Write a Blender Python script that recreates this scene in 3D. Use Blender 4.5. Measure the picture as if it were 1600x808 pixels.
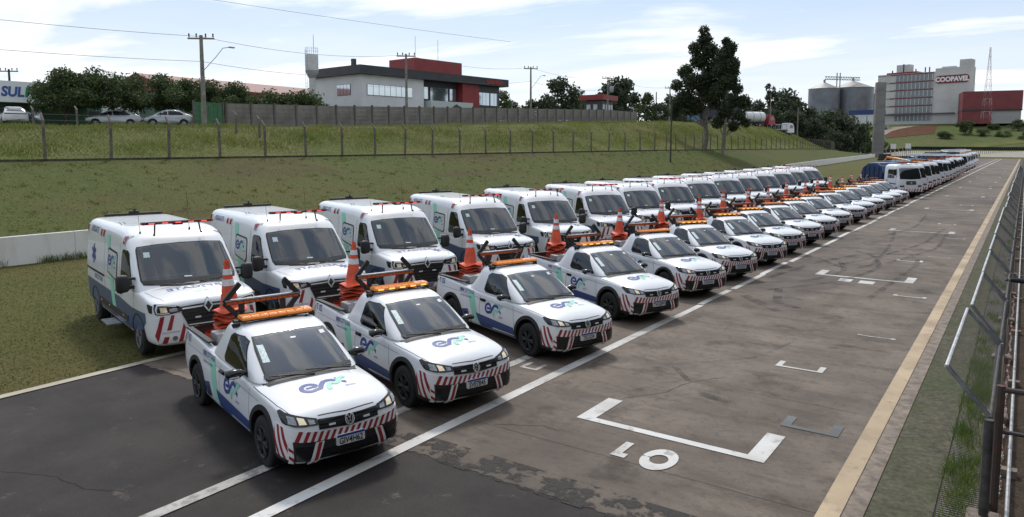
import bpy, bmesh, math, random
import numpy as np
from mathutils import Vector, Matrix, Euler
from mathutils.bvhtree import BVHTree

for o in list(bpy.data.objects): bpy.data.objects.remove(o)
SC = bpy.context.scene
COL = SC.collection
PI = math.pi
R = math.radians
rnd = random.Random(7)
npr = np.random.default_rng(11)

# ------------------------------------------------------------------ camera
cam_data = bpy.data.cameras.new('camera')
cam = bpy.data.objects.new('camera', cam_data); COL.objects.link(cam)
CAM_H, CAM_YAW, CAM_PITCH = 3.9, 0.6123, 0.0952
cam.location = (0, 0, CAM_H)
cam.rotation_euler = (PI/2 - CAM_PITCH, 0, CAM_YAW)
cam_data.sensor_width = 36.0
cam_data.lens = 1139.4/1600*36
cam_data.shift_y = -65.6/1600
cam_data.clip_start = 0.1; cam_data.clip_end = 6000
SC.camera = cam

# ------------------------------------------------------------------ sky + sun
SUN_EL, SUN_AZ = R(54), R(-42)          # azimuth measured clockwise from +Y (along the track)
world = bpy.data.worlds.new('World'); SC.world = world; world.use_nodes = True
nt = world.node_tree; nt.nodes.clear()
def wn(t, **k):
    n = nt.nodes.new(t)
    for a, b in k.items(): setattr(n, a, b)
    return n
def wl(a, b): nt.links.new(a, b)
def wmath(op, a, b=None):
    n = wn('ShaderNodeMath', operation=op)
    for i, v in enumerate((a, b)):
        if v is None: continue
        if isinstance(v, (int, float)): n.inputs[i].default_value = v
        else: wl(v, n.inputs[i])
    return n.outputs[0]
out = wn('ShaderNodeOutputWorld'); bg = wn('ShaderNodeBackground'); wl(bg.outputs[0], out.inputs[0])
sky = wn('ShaderNodeTexSky', sky_type='NISHITA', sun_disc=False)
sky.sun_elevation = SUN_EL; sky.sun_rotation = SUN_AZ
sky.air_density = 1.0; sky.dust_density = 2.2; sky.ozone_density = 1.0; sky.altitude = 700
tc = wn('ShaderNodeTexCoord'); sep = wn('ShaderNodeSeparateXYZ'); wl(tc.outputs['Generated'], sep.inputs[0])
zc = wmath('ADD', wmath('MAXIMUM', sep.outputs[2], 0.0), 0.09)
cx = wmath('DIVIDE', sep.outputs[0], zc); cy = wmath('DIVIDE', sep.outputs[1], zc)
com = wn('ShaderNodeCombineXYZ'); wl(cx, com.inputs[0]); wl(cy, com.inputs[1])
mp = wn('ShaderNodeMapping'); mp.inputs['Rotation'].default_value = (0, 0, R(-38)); mp.inputs['Scale'].default_value = (0.42, 0.85, 1); mp.inputs['Location'].default_value = (3.1, 7.4, 0)
wl(com.outputs[0], mp.inputs[0])
n1 = wn('ShaderNodeTexNoise'); n1.inputs['Scale'].default_value = 0.85; n1.inputs['Detail'].default_value = 9; n1.inputs['Roughness'].default_value = 0.56; n1.inputs['Distortion'].default_value = 0.35
wl(mp.outputs[0], n1.inputs[0])
ramp = wn('ShaderNodeValToRGB'); ramp.color_ramp.elements[0].position = 0.41; ramp.color_ramp.elements[1].position = 0.60
ramp.color_ramp.interpolation = 'EASE'
wl(n1.outputs[0], ramp.inputs[0])
n2 = wn('ShaderNodeTexNoise'); n2.inputs['Scale'].default_value = 2.6; n2.inputs['Detail'].default_value = 6; wl(mp.outputs[0], n2.inputs[0])
cl = wn('ShaderNodeMixRGB'); cl.inputs[1].default_value = (5.2, 5.6, 6.15, 1); cl.inputs[2].default_value = (8.0, 7.95, 7.8, 1); wl(n2.outputs[0], cl.inputs[0])
hz = wn('ShaderNodeMapRange'); hz.inputs[1].default_value = 0.0; hz.inputs[2].default_value = 0.22; hz.inputs[3].default_value = 0.9; hz.inputs[4].default_value = 0.0
wl(sep.outputs[2], hz.inputs[0])
# a second, finer layer of broken cloud higher up
n3 = wn('ShaderNodeTexNoise'); n3.inputs['Scale'].default_value = 8.0; n3.inputs['Detail'].default_value = 7; n3.inputs['Roughness'].default_value = 0.55; n3.inputs['Distortion'].default_value = 0.5; wl(mp.outputs[0], n3.inputs[0])
ramp3 = wn('ShaderNodeValToRGB'); ramp3.color_ramp.elements[0].position = 0.44; ramp3.color_ramp.elements[1].position = 0.58; wl(n3.outputs[0], ramp3.inputs[0])
up_ = wn('ShaderNodeMapRange'); up_.inputs[1].default_value = 0.22; up_.inputs[2].default_value = 0.55; wl(sep.outputs[2], up_.inputs[0])
low_ = wmath('MULTIPLY', ramp.outputs[0], wmath('SUBTRACT', 1.0, wmath('MULTIPLY', up_.outputs[0], 0.6)))
cmask = wmath('MAXIMUM', wmath('MAXIMUM', low_, wmath('MULTIPLY', ramp3.outputs[0], up_.outputs[0])), hz.outputs[0])
haz = wn('ShaderNodeMixRGB'); haz.inputs[0].default_value = 0.70; haz.inputs[2].default_value = (2.7, 3.6, 4.9, 1); wl(sky.outputs[0], haz.inputs[1])   # thin high veil over the blue
mixc = wn('ShaderNodeMixRGB'); wl(cmask, mixc.inputs[0]); wl(haz.outputs[0], mixc.inputs[1]); wl(cl.outputs[0], mixc.inputs[2])
# soft glow of the veiled sun in the thin cloud around it
sv = wn('ShaderNodeCombineXYZ'); sv.inputs[0].default_value = math.sin(SUN_AZ)*math.cos(SUN_EL); sv.inputs[1].default_value = math.cos(SUN_AZ)*math.cos(SUN_EL); sv.inputs[2].default_value = math.sin(SUN_EL)
dp = wn('ShaderNodeVectorMath', operation='DOT_PRODUCT'); wl(tc.outputs['Generated'], dp.inputs[0]); wl(sv.outputs[0], dp.inputs[1])
glow = wmath('SUBTRACT', wmath('ADD', wmath('MULTIPLY', wmath('POWER', wmath('MAXIMUM', dp.outputs['Value'], 0.0), 14.0), 1.3), wmath('MULTIPLY', dp.outputs['Value'], 0.10)), -0.03)
gadd = wn('ShaderNodeMixRGB'); gadd.blend_type = 'MULTIPLY'; gadd.inputs[0].default_value = 1.0; wl(mixc.outputs[0], gadd.inputs[1]); wl(wmath('ADD', glow, 1.0), gadd.inputs[2])
wl(gadd.outputs[0], bg.inputs[0]); bg.inputs[1].default_value = 0.15

sun_d = bpy.data.lights.new('sun', 'SUN'); sun = bpy.data.objects.new('sun', sun_d); COL.objects.link(sun)
sun_d.energy = 2.2; sun_d.angle = R(9); sun_d.color = (1.0, 0.94, 0.86)
sdir = Vector((math.sin(SUN_AZ)*math.cos(SUN_EL), math.cos(SUN_AZ)*math.cos(SUN_EL), math.sin(SUN_EL)))
sun.rotation_euler = sdir.to_track_quat('Z', 'Y').to_euler(); sun.location = (20, 40, 60)

vs = SC.view_settings; vs.view_transform = 'Standard'; vs.look = 'None'; vs.exposure = 0.03; vs.gamma = 1.0; vs.use_curve_mapping = False

# ------------------------------------------------------------------ materials
MATS = {}
def mat(name, col, rough=0.6, metal=0.0, var=0.0, scale=4.0, bump=0.0, bscale=None, coat=0.0, emit=None, estr=0.0, spec=None, alpha=None, col2=None, stretch=(1,1,1), detail=5, lo=0.35, hi=0.65):
    if name in MATS: return MATS[name]
    m = bpy.data.materials.new(name); m.use_nodes = True
    t = m.node_tree; b = t.nodes['Principled BSDF']
    b.inputs['Base Color'].default_value = (*col, 1); b.inputs['Roughness'].default_value = rough; b.inputs['Metallic'].default_value = metal
    if coat: b.inputs['Coat Weight'].default_value = coat; b.inputs['Coat Roughness'].default_value = 0.04
    if spec is not None: b.inputs['Specular IOR Level'].default_value = spec
    if emit: b.inputs['Emission Color'].default_value = (*emit, 1); b.inputs['Emission Strength'].default_value = estr
    if alpha is not None: b.inputs['Alpha'].default_value = alpha
    if var or col2 or bump:
        tcn = t.nodes.new('ShaderNodeTexCoord'); mpn = t.nodes.new('ShaderNodeMapping'); mpn.inputs['Scale'].default_value = stretch
        t.links.new(tcn.outputs['Object'], mpn.inputs[0])
        nz = t.nodes.new('ShaderNodeTexNoise'); nz.inputs['Scale'].default_value = scale; nz.inputs['Detail'].default_value = detail; nz.inputs['Roughness'].default_value = 0.6
        t.links.new(mpn.outputs[0], nz.inputs[0])
        if var or col2:
            rp = t.nodes.new('ShaderNodeValToRGB'); rp.color_ramp.elements[0].position = lo; rp.color_ramp.elements[1].position = hi
            c2 = col2 if col2 else tuple(min(1, c*(1+var)) for c in col)
            c1 = col if col2 else tuple(c*(1-var) for c in col)
            rp.color_ramp.elements[0].color = (*c1, 1); rp.color_ramp.elements[1].color = (*c2, 1)
            t.links.new(nz.outputs[0], rp.inputs[0]); t.links.new(rp.outputs[0], b.inputs['Base Color'])
        if bump:
            nb = t.nodes.new('ShaderNodeTexNoise'); nb.inputs['Scale'].default_value = bscale or scale*4; nb.inputs['Detail'].default_value = 4
            t.links.new(mpn.outputs[0], nb.inputs[0])
            bp = t.nodes.new('ShaderNodeBump'); bp.inputs['Strength'].default_value = bump; bp.inputs['Distance'].default_value = 0.02
            t.links.new(nb.outputs[0], bp.inputs['Height']); t.links.new(bp.outputs[0], b.inputs['Normal'])
    MATS[name] = m
    return m

def translucent(m, w):
    """thin leaves and blades pass some light through"""
    t = m.node_tree; b = t.nodes['Principled BSDF']; o = t.nodes['Material Output']; tr = t.nodes.new('ShaderNodeBsdfTranslucent'); mx = t.nodes.new('ShaderNodeMixShader'); mx.inputs[0].default_value = w
    src = b.inputs['Base Color']
    if src.is_linked: t.links.new(src.links[0].from_socket, tr.inputs[0])
    else: tr.inputs[0].default_value = src.default_value
    t.links.new(b.outputs[0], mx.inputs[1]); t.links.new(tr.outputs[0], mx.inputs[2]); t.links.new(mx.outputs[0], o.inputs[0]); return m

# ------------------------------------------------------------------ mesh helpers
class G:
    def __init__(s): s.v = []; s.f = []; s.m = []
    def add(s, vs_, fs_, mi=0):
        k = len(s.v); s.v += [tuple(p) for p in vs_]; s.f += [tuple(i+k for i in f) for f in fs_]; s.m += [mi]*len(fs_); return s
    def box(s, c, d, mi=0, rot=None):
        x, y, z = d[0]/2, d[1]/2, d[2]/2
        p = [(-x,-y,-z),(x,-y,-z),(x,y,-z),(-x,y,-z),(-x,-y,z),(x,-y,z),(x,y,z),(-x,y,z)]
        if rot is not None:
            mt = rot if isinstance(rot, Matrix) else Euler(rot).to_matrix()
            p = [tuple(mt @ Vector(q)) for q in p]
        p = [(q[0]+c[0], q[1]+c[1], q[2]+c[2]) for q in p]
        return s.add(p, [(3,2,1,0),(4,5,6,7),(0,1,5,4),(1,2,6,5),(2,3,7,6),(3,0,4,7)], mi)
    def tube(s, a, b, r, r2=None, n=8, mi=0, caps=True):
        a = Vector(a); b = Vector(b); d = (b-a)
        if d.length < 1e-9: return s
        q = d.to_track_quat('Z', 'Y'); r2 = r if r2 is None else r2
        ps = []
        for c, rr in ((a, r), (b, r2)):
            for i in range(n):
                t = 2*PI*i/n; ps.append(c + q @ Vector((rr*math.cos(t), rr*math.sin(t), 0)))
        fs = [(i, (i+1) % n, n+(i+1) % n, n+i) for i in range(n)]
        if caps: fs += [tuple(range(n-1, -1, -1)), tuple(range(n, 2*n))]
        return s.add(ps, fs, mi)
    def path(s, pts, r, n=6, mi=0):
        for a, b in zip(pts[:-1], pts[1:]): s.tube(a, b, r, n=n, mi=mi)
        return s
    def lathe(s, prof, n=16, mi=0, axis='z', c=(0,0,0), wav=None):
        ps = []
        for r, h in prof:
            for i in range(n):
                t = 2*PI*i/n; x, y = r*math.cos(t), r*math.sin(t)
                p = (x, y, h) if axis == 'z' else ((x, h, y) if axis == 'y' else (h, x, y))
                ps.append((p[0]+c[0], p[1]+c[1], p[2]+c[2]))
        fs = []
        for j in range(len(prof)-1):
            for i in range(n):
                a, b = j*n+i, j*n+(i+1) % n; fs.append((a, b, b+n, a+n))
        return s.add(ps, fs, mi)
    def prism(s, poly, z0, z1, mi=0, f=None):
        n = len(poly); f = f or (lambda x, y, z: (x, y, z))
        ps = [f(x, y, z0) for x, y in poly]+[f(x, y, z1) for x, y in poly]
        return s.add(ps, [tuple(range(n-1, -1, -1)), tuple(range(n, 2*n))]+[(i, (i+1) % n, n+(i+1) % n, n+i) for i in range(n)], mi)
    def loft(s, rings, closed=True, cap0=True, cap1=True, mi=0):
        n = len(rings[0]); ps = [p for r in rings for p in r]; fs = []
        for j in range(len(rings)-1):
            for i in range(n if closed else n-1):
                a, b = j*n+i, j*n+(i+1) % n; fs.append((a, b, b+n, a+n))
        if cap0: fs.append(tuple(range(n-1, -1, -1)))
        if cap1: fs.append(tuple(range((len(rings)-1)*n, len(rings)*n)))
        return s.add(ps, fs, mi)
    def mesh(s, name, mats, smooth=None, bevel=0, fix=True):
        me = bpy.data.meshes.new(name); me.from_pydata(s.v, [], s.f)
        for m in (mats if isinstance(mats, (list, tuple)) else [mats]): me.materials.append(m)
        me.polygons.foreach_set('material_index', s.m)
        if fix or bevel:
            bm = bmesh.new(); bm.from_mesh(me)
            bmesh.ops.remove_doubles(bm, verts=bm.verts, dist=1e-5)
            if fix: bmesh.ops.recalc_face_normals(bm, faces=bm.faces)
            if bevel: bmesh.ops.bevel(bm, geom=[e for e in bm.edges if len(e.link_faces) == 2 and e.calc_face_angle(0) > 0.6], offset=bevel, segments=2, affect='EDGES', clamp_overlap=True)
            bm.to_mesh(me); bm.free()
        if smooth is not None:
            me.polygons.foreach_set('use_smooth', [True]*len(me.polygons)); me.set_sharp_from_angle(angle=R(smooth))
        return me
    def obj(s, name, mats, parent=None, smooth=None, bevel=0, fix=True, loc=None, rz=0):
        return link(name, s.mesh(name, mats, smooth, bevel, fix), parent, loc, rz)

def link(name, data, parent=None, loc=None, rz=0):
    o = bpy.data.objects.new(name, data); COL.objects.link(o)
    if parent is not None: o.parent = parent
    if loc is not None: o.location = loc
    if rz: o.rotation_euler = (0, 0, rz)
    return o
def tag(o, label=None, cat=None, group=None, kind=None):
    if label: o['label'] = label
    if cat: o['category'] = cat
    if group: o['group'] = group
    if kind: o['kind'] = kind
    return o
def thing(name, label, cat, loc=(0,0,0), rz=0, group=None):
    o = link(name, None, None, loc, rz); o.empty_display_size = 0.3
    return tag(o, label, cat, group)
CHILD = {}
def kids(o):
    return [c for c in o.children]
def copy_tree(o, parent=None):
    c = o.copy(); COL.objects.link(c); c.parent = parent
    for ch in list(o.children): copy_tree(ch, c)
    return c
def struct(o): o['kind'] = 'structure'; return o

def npmesh(name, V, F, mat_, smooth=False):
    """fast mesh from numpy arrays; F is (n,3) or (n,4)"""
    me = bpy.data.meshes.new(name); V = np.asarray(V, np.float32); F = np.asarray(F, np.int32); k = F.shape[1]
    me.vertices.add(len(V)); me.vertices.foreach_set('co', V.ravel())
    me.loops.add(F.size); me.loops.foreach_set('vertex_index', F.ravel())
    me.polygons.add(len(F)); me.polygons.foreach_set('loop_start', np.arange(0, F.size, k, dtype=np.int32)); me.polygons.foreach_set('loop_total', np.full(len(F), k, np.int32))
    if smooth: me.polygons.foreach_set('use_smooth', np.ones(len(F), bool))
    me.materials.append(mat_); me.update(calc_edges=True); me.validate()
    return me

def mod_mesh(me, subsurf=0, cutters=()):
    """subdivide and cut a mesh through modifiers, returning the evaluated mesh"""
    o = bpy.data.objects.new('tmp', me); COL.objects.link(o); extra = []
    if subsurf:
        m = o.modifiers.new('s', 'SUBSURF'); m.levels = subsurf; m.render_levels = subsurf
    for cm in cutters:
        c = bpy.data.objects.new('tmpc', cm); COL.objects.link(c); extra.append(c)
        m = o.modifiers.new('b', 'BOOLEAN'); m.operation = 'DIFFERENCE'; m.object = c; m.solver = 'EXACT'; m.material_mode = 'TRANSFER'
    dg = bpy.context.evaluated_depsgraph_get(); dg.update()
    r = bpy.data.meshes.new_from_object(o.evaluated_get(dg), depsgraph=dg)
    for c in extra+[o]: bpy.data.objects.remove(c)
    return r
def bvh_of(*meshes):
    V = []; F = []
    for me in meshes:
        k = len(V); V += [v.co.copy() for v in me.vertices]; F += [[i+k for i in p.vertices] for p in me.polygons]
    return BVHTree.FromPolygons(V, F)

AX = {'R': (lambda a, b: Vector((a, -6, b)), Vector((0, 1, 0))), 'L': (lambda a, b: Vector((a, 6, b)), Vector((0, -1, 0))),
      'F': (lambda a, b: Vector((12, a, b)), Vector((-1, 0, 0))), 'B': (lambda a, b: Vector((-12, a, b)), Vector((1, 0, 0))), 'T': (lambda a, b: Vector((a, b, 8)), Vector((0, 0, -1)))}
def patch(name, polys, axis, bvh, off, mat_, parent, res=0.06, thick=0.0, smooth=40):
    """lay flat polygons onto a curved surface, optionally with a rim of real thickness"""
    bm = bmesh.new()
    for poly in polys:
        vs_ = [bm.verts.new((a, b, 0)) for a, b in poly]
        try: bm.faces.new(vs_)
        except ValueError: pass
    bmesh.ops.remove_doubles(bm, verts=bm.verts, dist=1e-5)
    bmesh.ops.triangulate(bm, faces=bm.faces)
    if res:
        xs = [v.co.x for v in bm.verts]; ys = [v.co.y for v in bm.verts]
        for ax, lo, hi in ((0, min(xs), max(xs)), (1, min(ys), max(ys))):
            n = int((hi-lo)/res)
            for i in range(1, n+1):
                c = lo+(hi-lo)*i/(n+1); co = (c, 0, 0) if ax == 0 else (0, c, 0); no = (1, 0, 0) if ax == 0 else (0, 1, 0)
                bmesh.ops.bisect_plane(bm, geom=bm.verts[:]+bm.edges[:]+bm.faces[:], plane_co=co, plane_no=no, dist=1e-6)
    st, d = AX[axis]; nr = {}
    for v in bm.verts:
        o = st(v.co.x, v.co.y); loc, no, i, ds = bvh.ray_cast(o, d)
        if loc is None:
            tgt = o + d*(o.length); loc, no, i, ds = bvh.find_nearest(o+d*10)
        if no.dot(d) > 0: no = -no
        nr[v] = no; v.co = loc + no*off
    bm.normal_update()
    for f in bm.faces:
        if f.normal.dot(d) > 0: f.normal_flip()
    if thick:
        be = [e for e in bm.edges if len(e.link_faces) == 1]
        ret = bmesh.ops.extrude_edge_only(bm, edges=be); nv = [g for g in ret['geom'] if isinstance(g, bmesh.types.BMVert)]; ns = set(nv)
        for v in nv:
            for e in v.link_edges:
                q = e.other_vert(v)
                if q not in ns and q in nr: v.co = q.co - nr[q]*thick; break
    me = bpy.data.meshes.new(name); bm.to_mesh(me); bm.free(); me.materials.append(mat_)
    if smooth: me.polygons.foreach_set('use_smooth', [True]*len(me.polygons)); me.set_sharp_from_angle(angle=R(smooth))
    return link(name, me, parent)

def text_polys(s, height, ox=0, oy=0, mirror=False, bold=0.0, align='CENTER', shear=0, sx=1.0):
    c = bpy.data.curves.new('t', 'FONT'); c.body = s; c.size = 1; c.align_x = align; c.offset = bold; c.shear = shear; c.resolution_u = 3
    o = bpy.data.objects.new('t', c); COL.objects.link(o); dg = bpy.context.evaluated_depsgraph_get(); dg.update()
    me = bpy.data.meshes.new_from_object(o.evaluated_get(dg)); k = height/0.70
    P = [[(((-1 if mirror else 1)*me.vertices[i].co.x*k*sx)+ox, me.vertices[i].co.y*k+oy) for i in p.vertices] for p in me.polygons]
    bpy.data.objects.remove(o); bpy.data.meshes.remove(me)
    return P
def ribbon(pts, w):
    """quads along a polyline with width w (number or per-point list)"""
    n = len(pts); L = []
    for i in range(n):
        a = Vector(pts[max(0, i-1)]); b = Vector(pts[min(n-1, i+1)]); t = (b-a).normalized(); nn = Vector((-t.y, t.x))
        ww = (w[i] if isinstance(w, list) else w)/2; p = Vector(pts[i]); L.append((tuple(p+nn*ww), tuple(p-nn*ww)))
    return [[L[i][0], L[i][1], L[i+1][1], L[i+1][0]] for i in range(n-1)]
def arc(cx, cy, r, a0, a1, n=10, ry=None):
    ry = ry or r
    return [(cx+r*math.cos(R(a0+(a1-a0)*i/n)), cy+ry*math.sin(R(a0+(a1-a0)*i/n))) for i in range(n+1)]
def xform(polys, s=1, ox=0, oy=0, flipx=False, swap=None):
    return [[((-a if flipx else a)*s+ox, b*s+oy) for a, b in p] for p in polys]
def rrect(x0, y0, x1, y1, r, n=4):
    P = []
    for cx, cy, a in ((x1-r, y1-r, 0), (x0+r, y1-r, 90), (x0+r, y0+r, 180), (x1-r, y0+r, 270)): P += arc(cx, cy, r, a, a+90, n)
    return P
def interp(x, xs, ys): return float(np.interp(x, xs, ys))
# ================================================================== SETTING
# world axes: +Y runs along the straight of the track, X = 0 below the camera, vehicles stand at negative X
YW = [-60, 12, 60, 100, 133, 170, 238, 330]; XW = [-27.6, -27.3, -27.3, -27.6, -29, -31.5, -36.6, -46]; ZW = [0, 0, 0, .35, .7, .8, .9, .6]
YF = [-60, 45, 80, 150, 200, 260]; XF = [-39, -39, -35.2, -36.5, -41, -50]; ZF = [3.1, 3.3, 3.5, 3.5, 3.2, 2.5]
YT = [-60, 15, 50, 110, 170, 200, 235, 300]; ZT = [4.6, 4.9, 5.8, 7.8, 8.1, 7.2, 4.6, 3.0]
def wall_x(y): return interp(y, YW, XW)
def wall_z(y): return interp(y, YW, ZW)
def fence_x(y): return interp(y, YF, XF)
def fence_z(y): return interp(y, YF, ZF)
HY, HZ = [292, 330, 340, 352, 400, 425, 1200], [0, 1.4, 2.4, 4.6, 12.5, 15.5, 16.0]
def hill(x, y):
    h = interp(y, HY, HZ)
    return h*interp(x, [-220, -90, -70, 200], [.55, .75, 1, 1])
def gz(x, y):
    """height of the ground"""
    xw, xf = wall_x(y), fence_x(y); zt = interp(y, YT, ZT)
    fade = interp(y, [235, 320], [1, 0])
    if x >= -13: b = 0
    else:
        X = [xf-40, xf-9.5, xf-1.3, xf, xw-.35, xw-.1, xw, -13]
        Z = [zt+.5, zt, fence_z(y)+.08, fence_z(y), wall_z(y)+.84, wall_z(y)+.80, wall_z(y), 0]
        b = interp(x, X, Z)
    return b*fade + hill(x, y)

def gz_np(x, y):
    """the same height for arrays of points"""
    xw = np.interp(y, YW, XW); xf = np.interp(y, YF, XF); zt = np.interp(y, YT, ZT); zf = np.interp(y, YF, ZF); zw = np.interp(y, YW, ZW); fade = np.interp(y, [235, 320], [1, 0])
    X = np.stack([xf-40, xf-9.5, xf-1.3, xf, xw-.35, xw-.1, xw, np.full_like(x, -13.)]); Z = np.stack([zt+.5, zt, zf+.08, zf, zw+.84, zw+.80, zw, np.zeros_like(x)])
    b = np.where(x <= X[0], Z[0], 0.)
    for k in range(7):
        t = np.clip((x-X[k])/(X[k+1]-X[k]), 0, 1); b = np.where((x > X[k]) & (x <= X[k+1]), Z[k]+(Z[k+1]-Z[k])*t, b)
    h = np.interp(y, HY, HZ)*np.interp(x, [-220, -90, -70, 200], [.55, .75, 1, 1])
    return b*fade+h
def node_ground(name, c1, c2, c3, s1, s2, bump, bs, rough=.95, dirt=None):
    """three-tone mottled natural ground"""
    m = bpy.data.materials.new(name); m.use_nodes = True; t = m.node_tree; b = t.nodes['Principled BSDF']; b.inputs['Roughness'].default_value = rough; b.inputs['Specular IOR Level'].default_value = .15
    tc_ = t.nodes.new('ShaderNodeTexCoord')
    def nz(s, d=6, st=None):
        n = t.nodes.new('ShaderNodeTexNoise'); n.inputs['Scale'].default_value = s; n.inputs['Detail'].default_value = d; n.inputs['Roughness'].default_value = .65
        if st:
            mp_ = t.nodes.new('ShaderNodeMapping'); mp_.inputs['Scale'].default_value = st; t.links.new(tc_.outputs['Object'], mp_.inputs[0]); t.links.new(mp_.outputs[0], n.inputs[0])
        else: t.links.new(tc_.outputs['Object'], n.inputs[0])
        return n
    def rp(src, a, b_, ca, cb):
        r = t.nodes.new('ShaderNodeValToRGB'); r.color_ramp.elements[0].position = a; r.color_ramp.elements[1].position = b_
        r.color_ramp.elements[0].color = (*ca, 1); r.color_ramp.elements[1].color = (*cb, 1); t.links.new(src, r.inputs[0]); return r.outputs[0]
    def mix(f, a, b_):
        n = t.nodes.new('ShaderNodeMixRGB'); t.links.new(f, n.inputs[0]); t.links.new(a, n.inputs[1])
        if isinstance(b_, tuple): n.inputs[2].default_value = (*b_, 1)
        else: t.links.new(b_, n.inputs[2])
        return n.outputs[0]
    base = rp(nz(s2, 8).outputs[0], .36, .64, c1, c2)
    base = mix(rp(nz(s1, 5).outputs[0], .42, .66, (0, 0, 0), (.85, .85, .85)), base, c3)
    ml = t.nodes.new('ShaderNodeMixRGB'); ml.blend_type = 'MULTIPLY'; ml.inputs[0].default_value = 1; t.links.new(base, ml.inputs[1]); t.links.new(rp(nz(s2*4.5, 9).outputs[0], .34, .68, (.62, .62, .62), (1.28, 1.25, 1.15)), ml.inputs[2]); base = ml.outputs[0]
    if dirt: base = mix(rp(nz(dirt[1], 6, dirt[2]).outputs[0], dirt[3], dirt[3]+.12, (0, 0, 0), (.75, .75, .75)), base, dirt[0])
    t.links.new(base, b.inputs['Base Color'])
    bp = t.nodes.new('ShaderNodeBump'); bp.inputs['Strength'].default_value = bump; bp.inputs['Distance'].default_value = .05; t.links.new(nz(bs, 8).outputs[0], bp.inputs['Height']); t.links.new(bp.outputs[0], b.inputs['Normal'])
    return m
M_verge = node_ground('mown_grass', (.074,.082,.022), (.104,.102,.032), (.116,.098,.040), .12, 3.0, .9, 22, dirt=((.06,.036,.02), .35, (1,1,1), .60))
M_bank = node_ground('bank_grass', (.054,.072,.017), (.076,.090,.023), (.088,.082,.027), .14, 2.6, .45, 7, dirt=((.070,.046,.024), .22, (.5,.35,1), .55))
M_tall = node_ground('tall_grass_ground', (.065,.090,.018), (.10,.115,.028), (.13,.12,.042), .15, 1.5, 1.0, 6)
M_far = node_ground('far_field', (.05,.075,.02), (.085,.11,.03), (.10,.10,.04), .03, .4, .5, 2, dirt=((.16,.14,.10), .05, (1,1,1), .64))

ys = sorted(set(list(np.arange(-60, 60, 3.0)) + list(np.arange(60, 240, 5)) + list(np.arange(240, 440, 8)) + [450,480,520,600,720,900,1200,1600]))
V = []; F = []; MI = []; nx = 0
for y in ys:
    # columns follow the wall and the fence so that the steps stay crisp
    xw, xf = wall_x(y), fence_x(y)
    cols = [(-900,3),(-600,3),(-420,3),(-300,3),(-220,3),(-160,3),(-125,3),(-100,3),(xf-40,2),(xf-30,2),(xf-22,2),(xf-16,2),(xf-12,2),(xf-9.5,2),(xf-7,2),(xf-5,2),(xf-3,2),(xf-1.3,2),(xf-.6,1),(xf,1)]
    cols += [(xf+(xw-.35-xf)*k/8, 1) for k in range(1, 8)]+[(xw-.35,1),(xw-.1,0),(xw,0)]+[(xw+(-13-xw)*k/10, 0) for k in range(1, 10)]+[(-13,0),(-9,0),(-4,0),(-1.3,0),(2,0),(8,0),(20,0),(45,0),(90,0),(160,0),(260,0),(420,0),(700,0)]
    nx = len(cols)
    for x, k in cols: V.append((x, y, gz(x, y)-.012))
for j in range(len(ys)-1):
    for i in range(nx-1):
        a = j*nx+i; F.append((a, a+1, a+1+nx, a+nx)); MI.append(3 if ys[j] > 300 else cols[i][1])
gm = bpy.data.meshes.new('ground'); gm.from_pydata(V, [], F)
for m in (M_verge, M_bank, M_tall, M_far): gm.materials.append(m)
gm.polygons.foreach_set('material_index', MI); gm.polygons.foreach_set('use_smooth', [True]*len(F))
struct(link('ground', gm))

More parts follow.
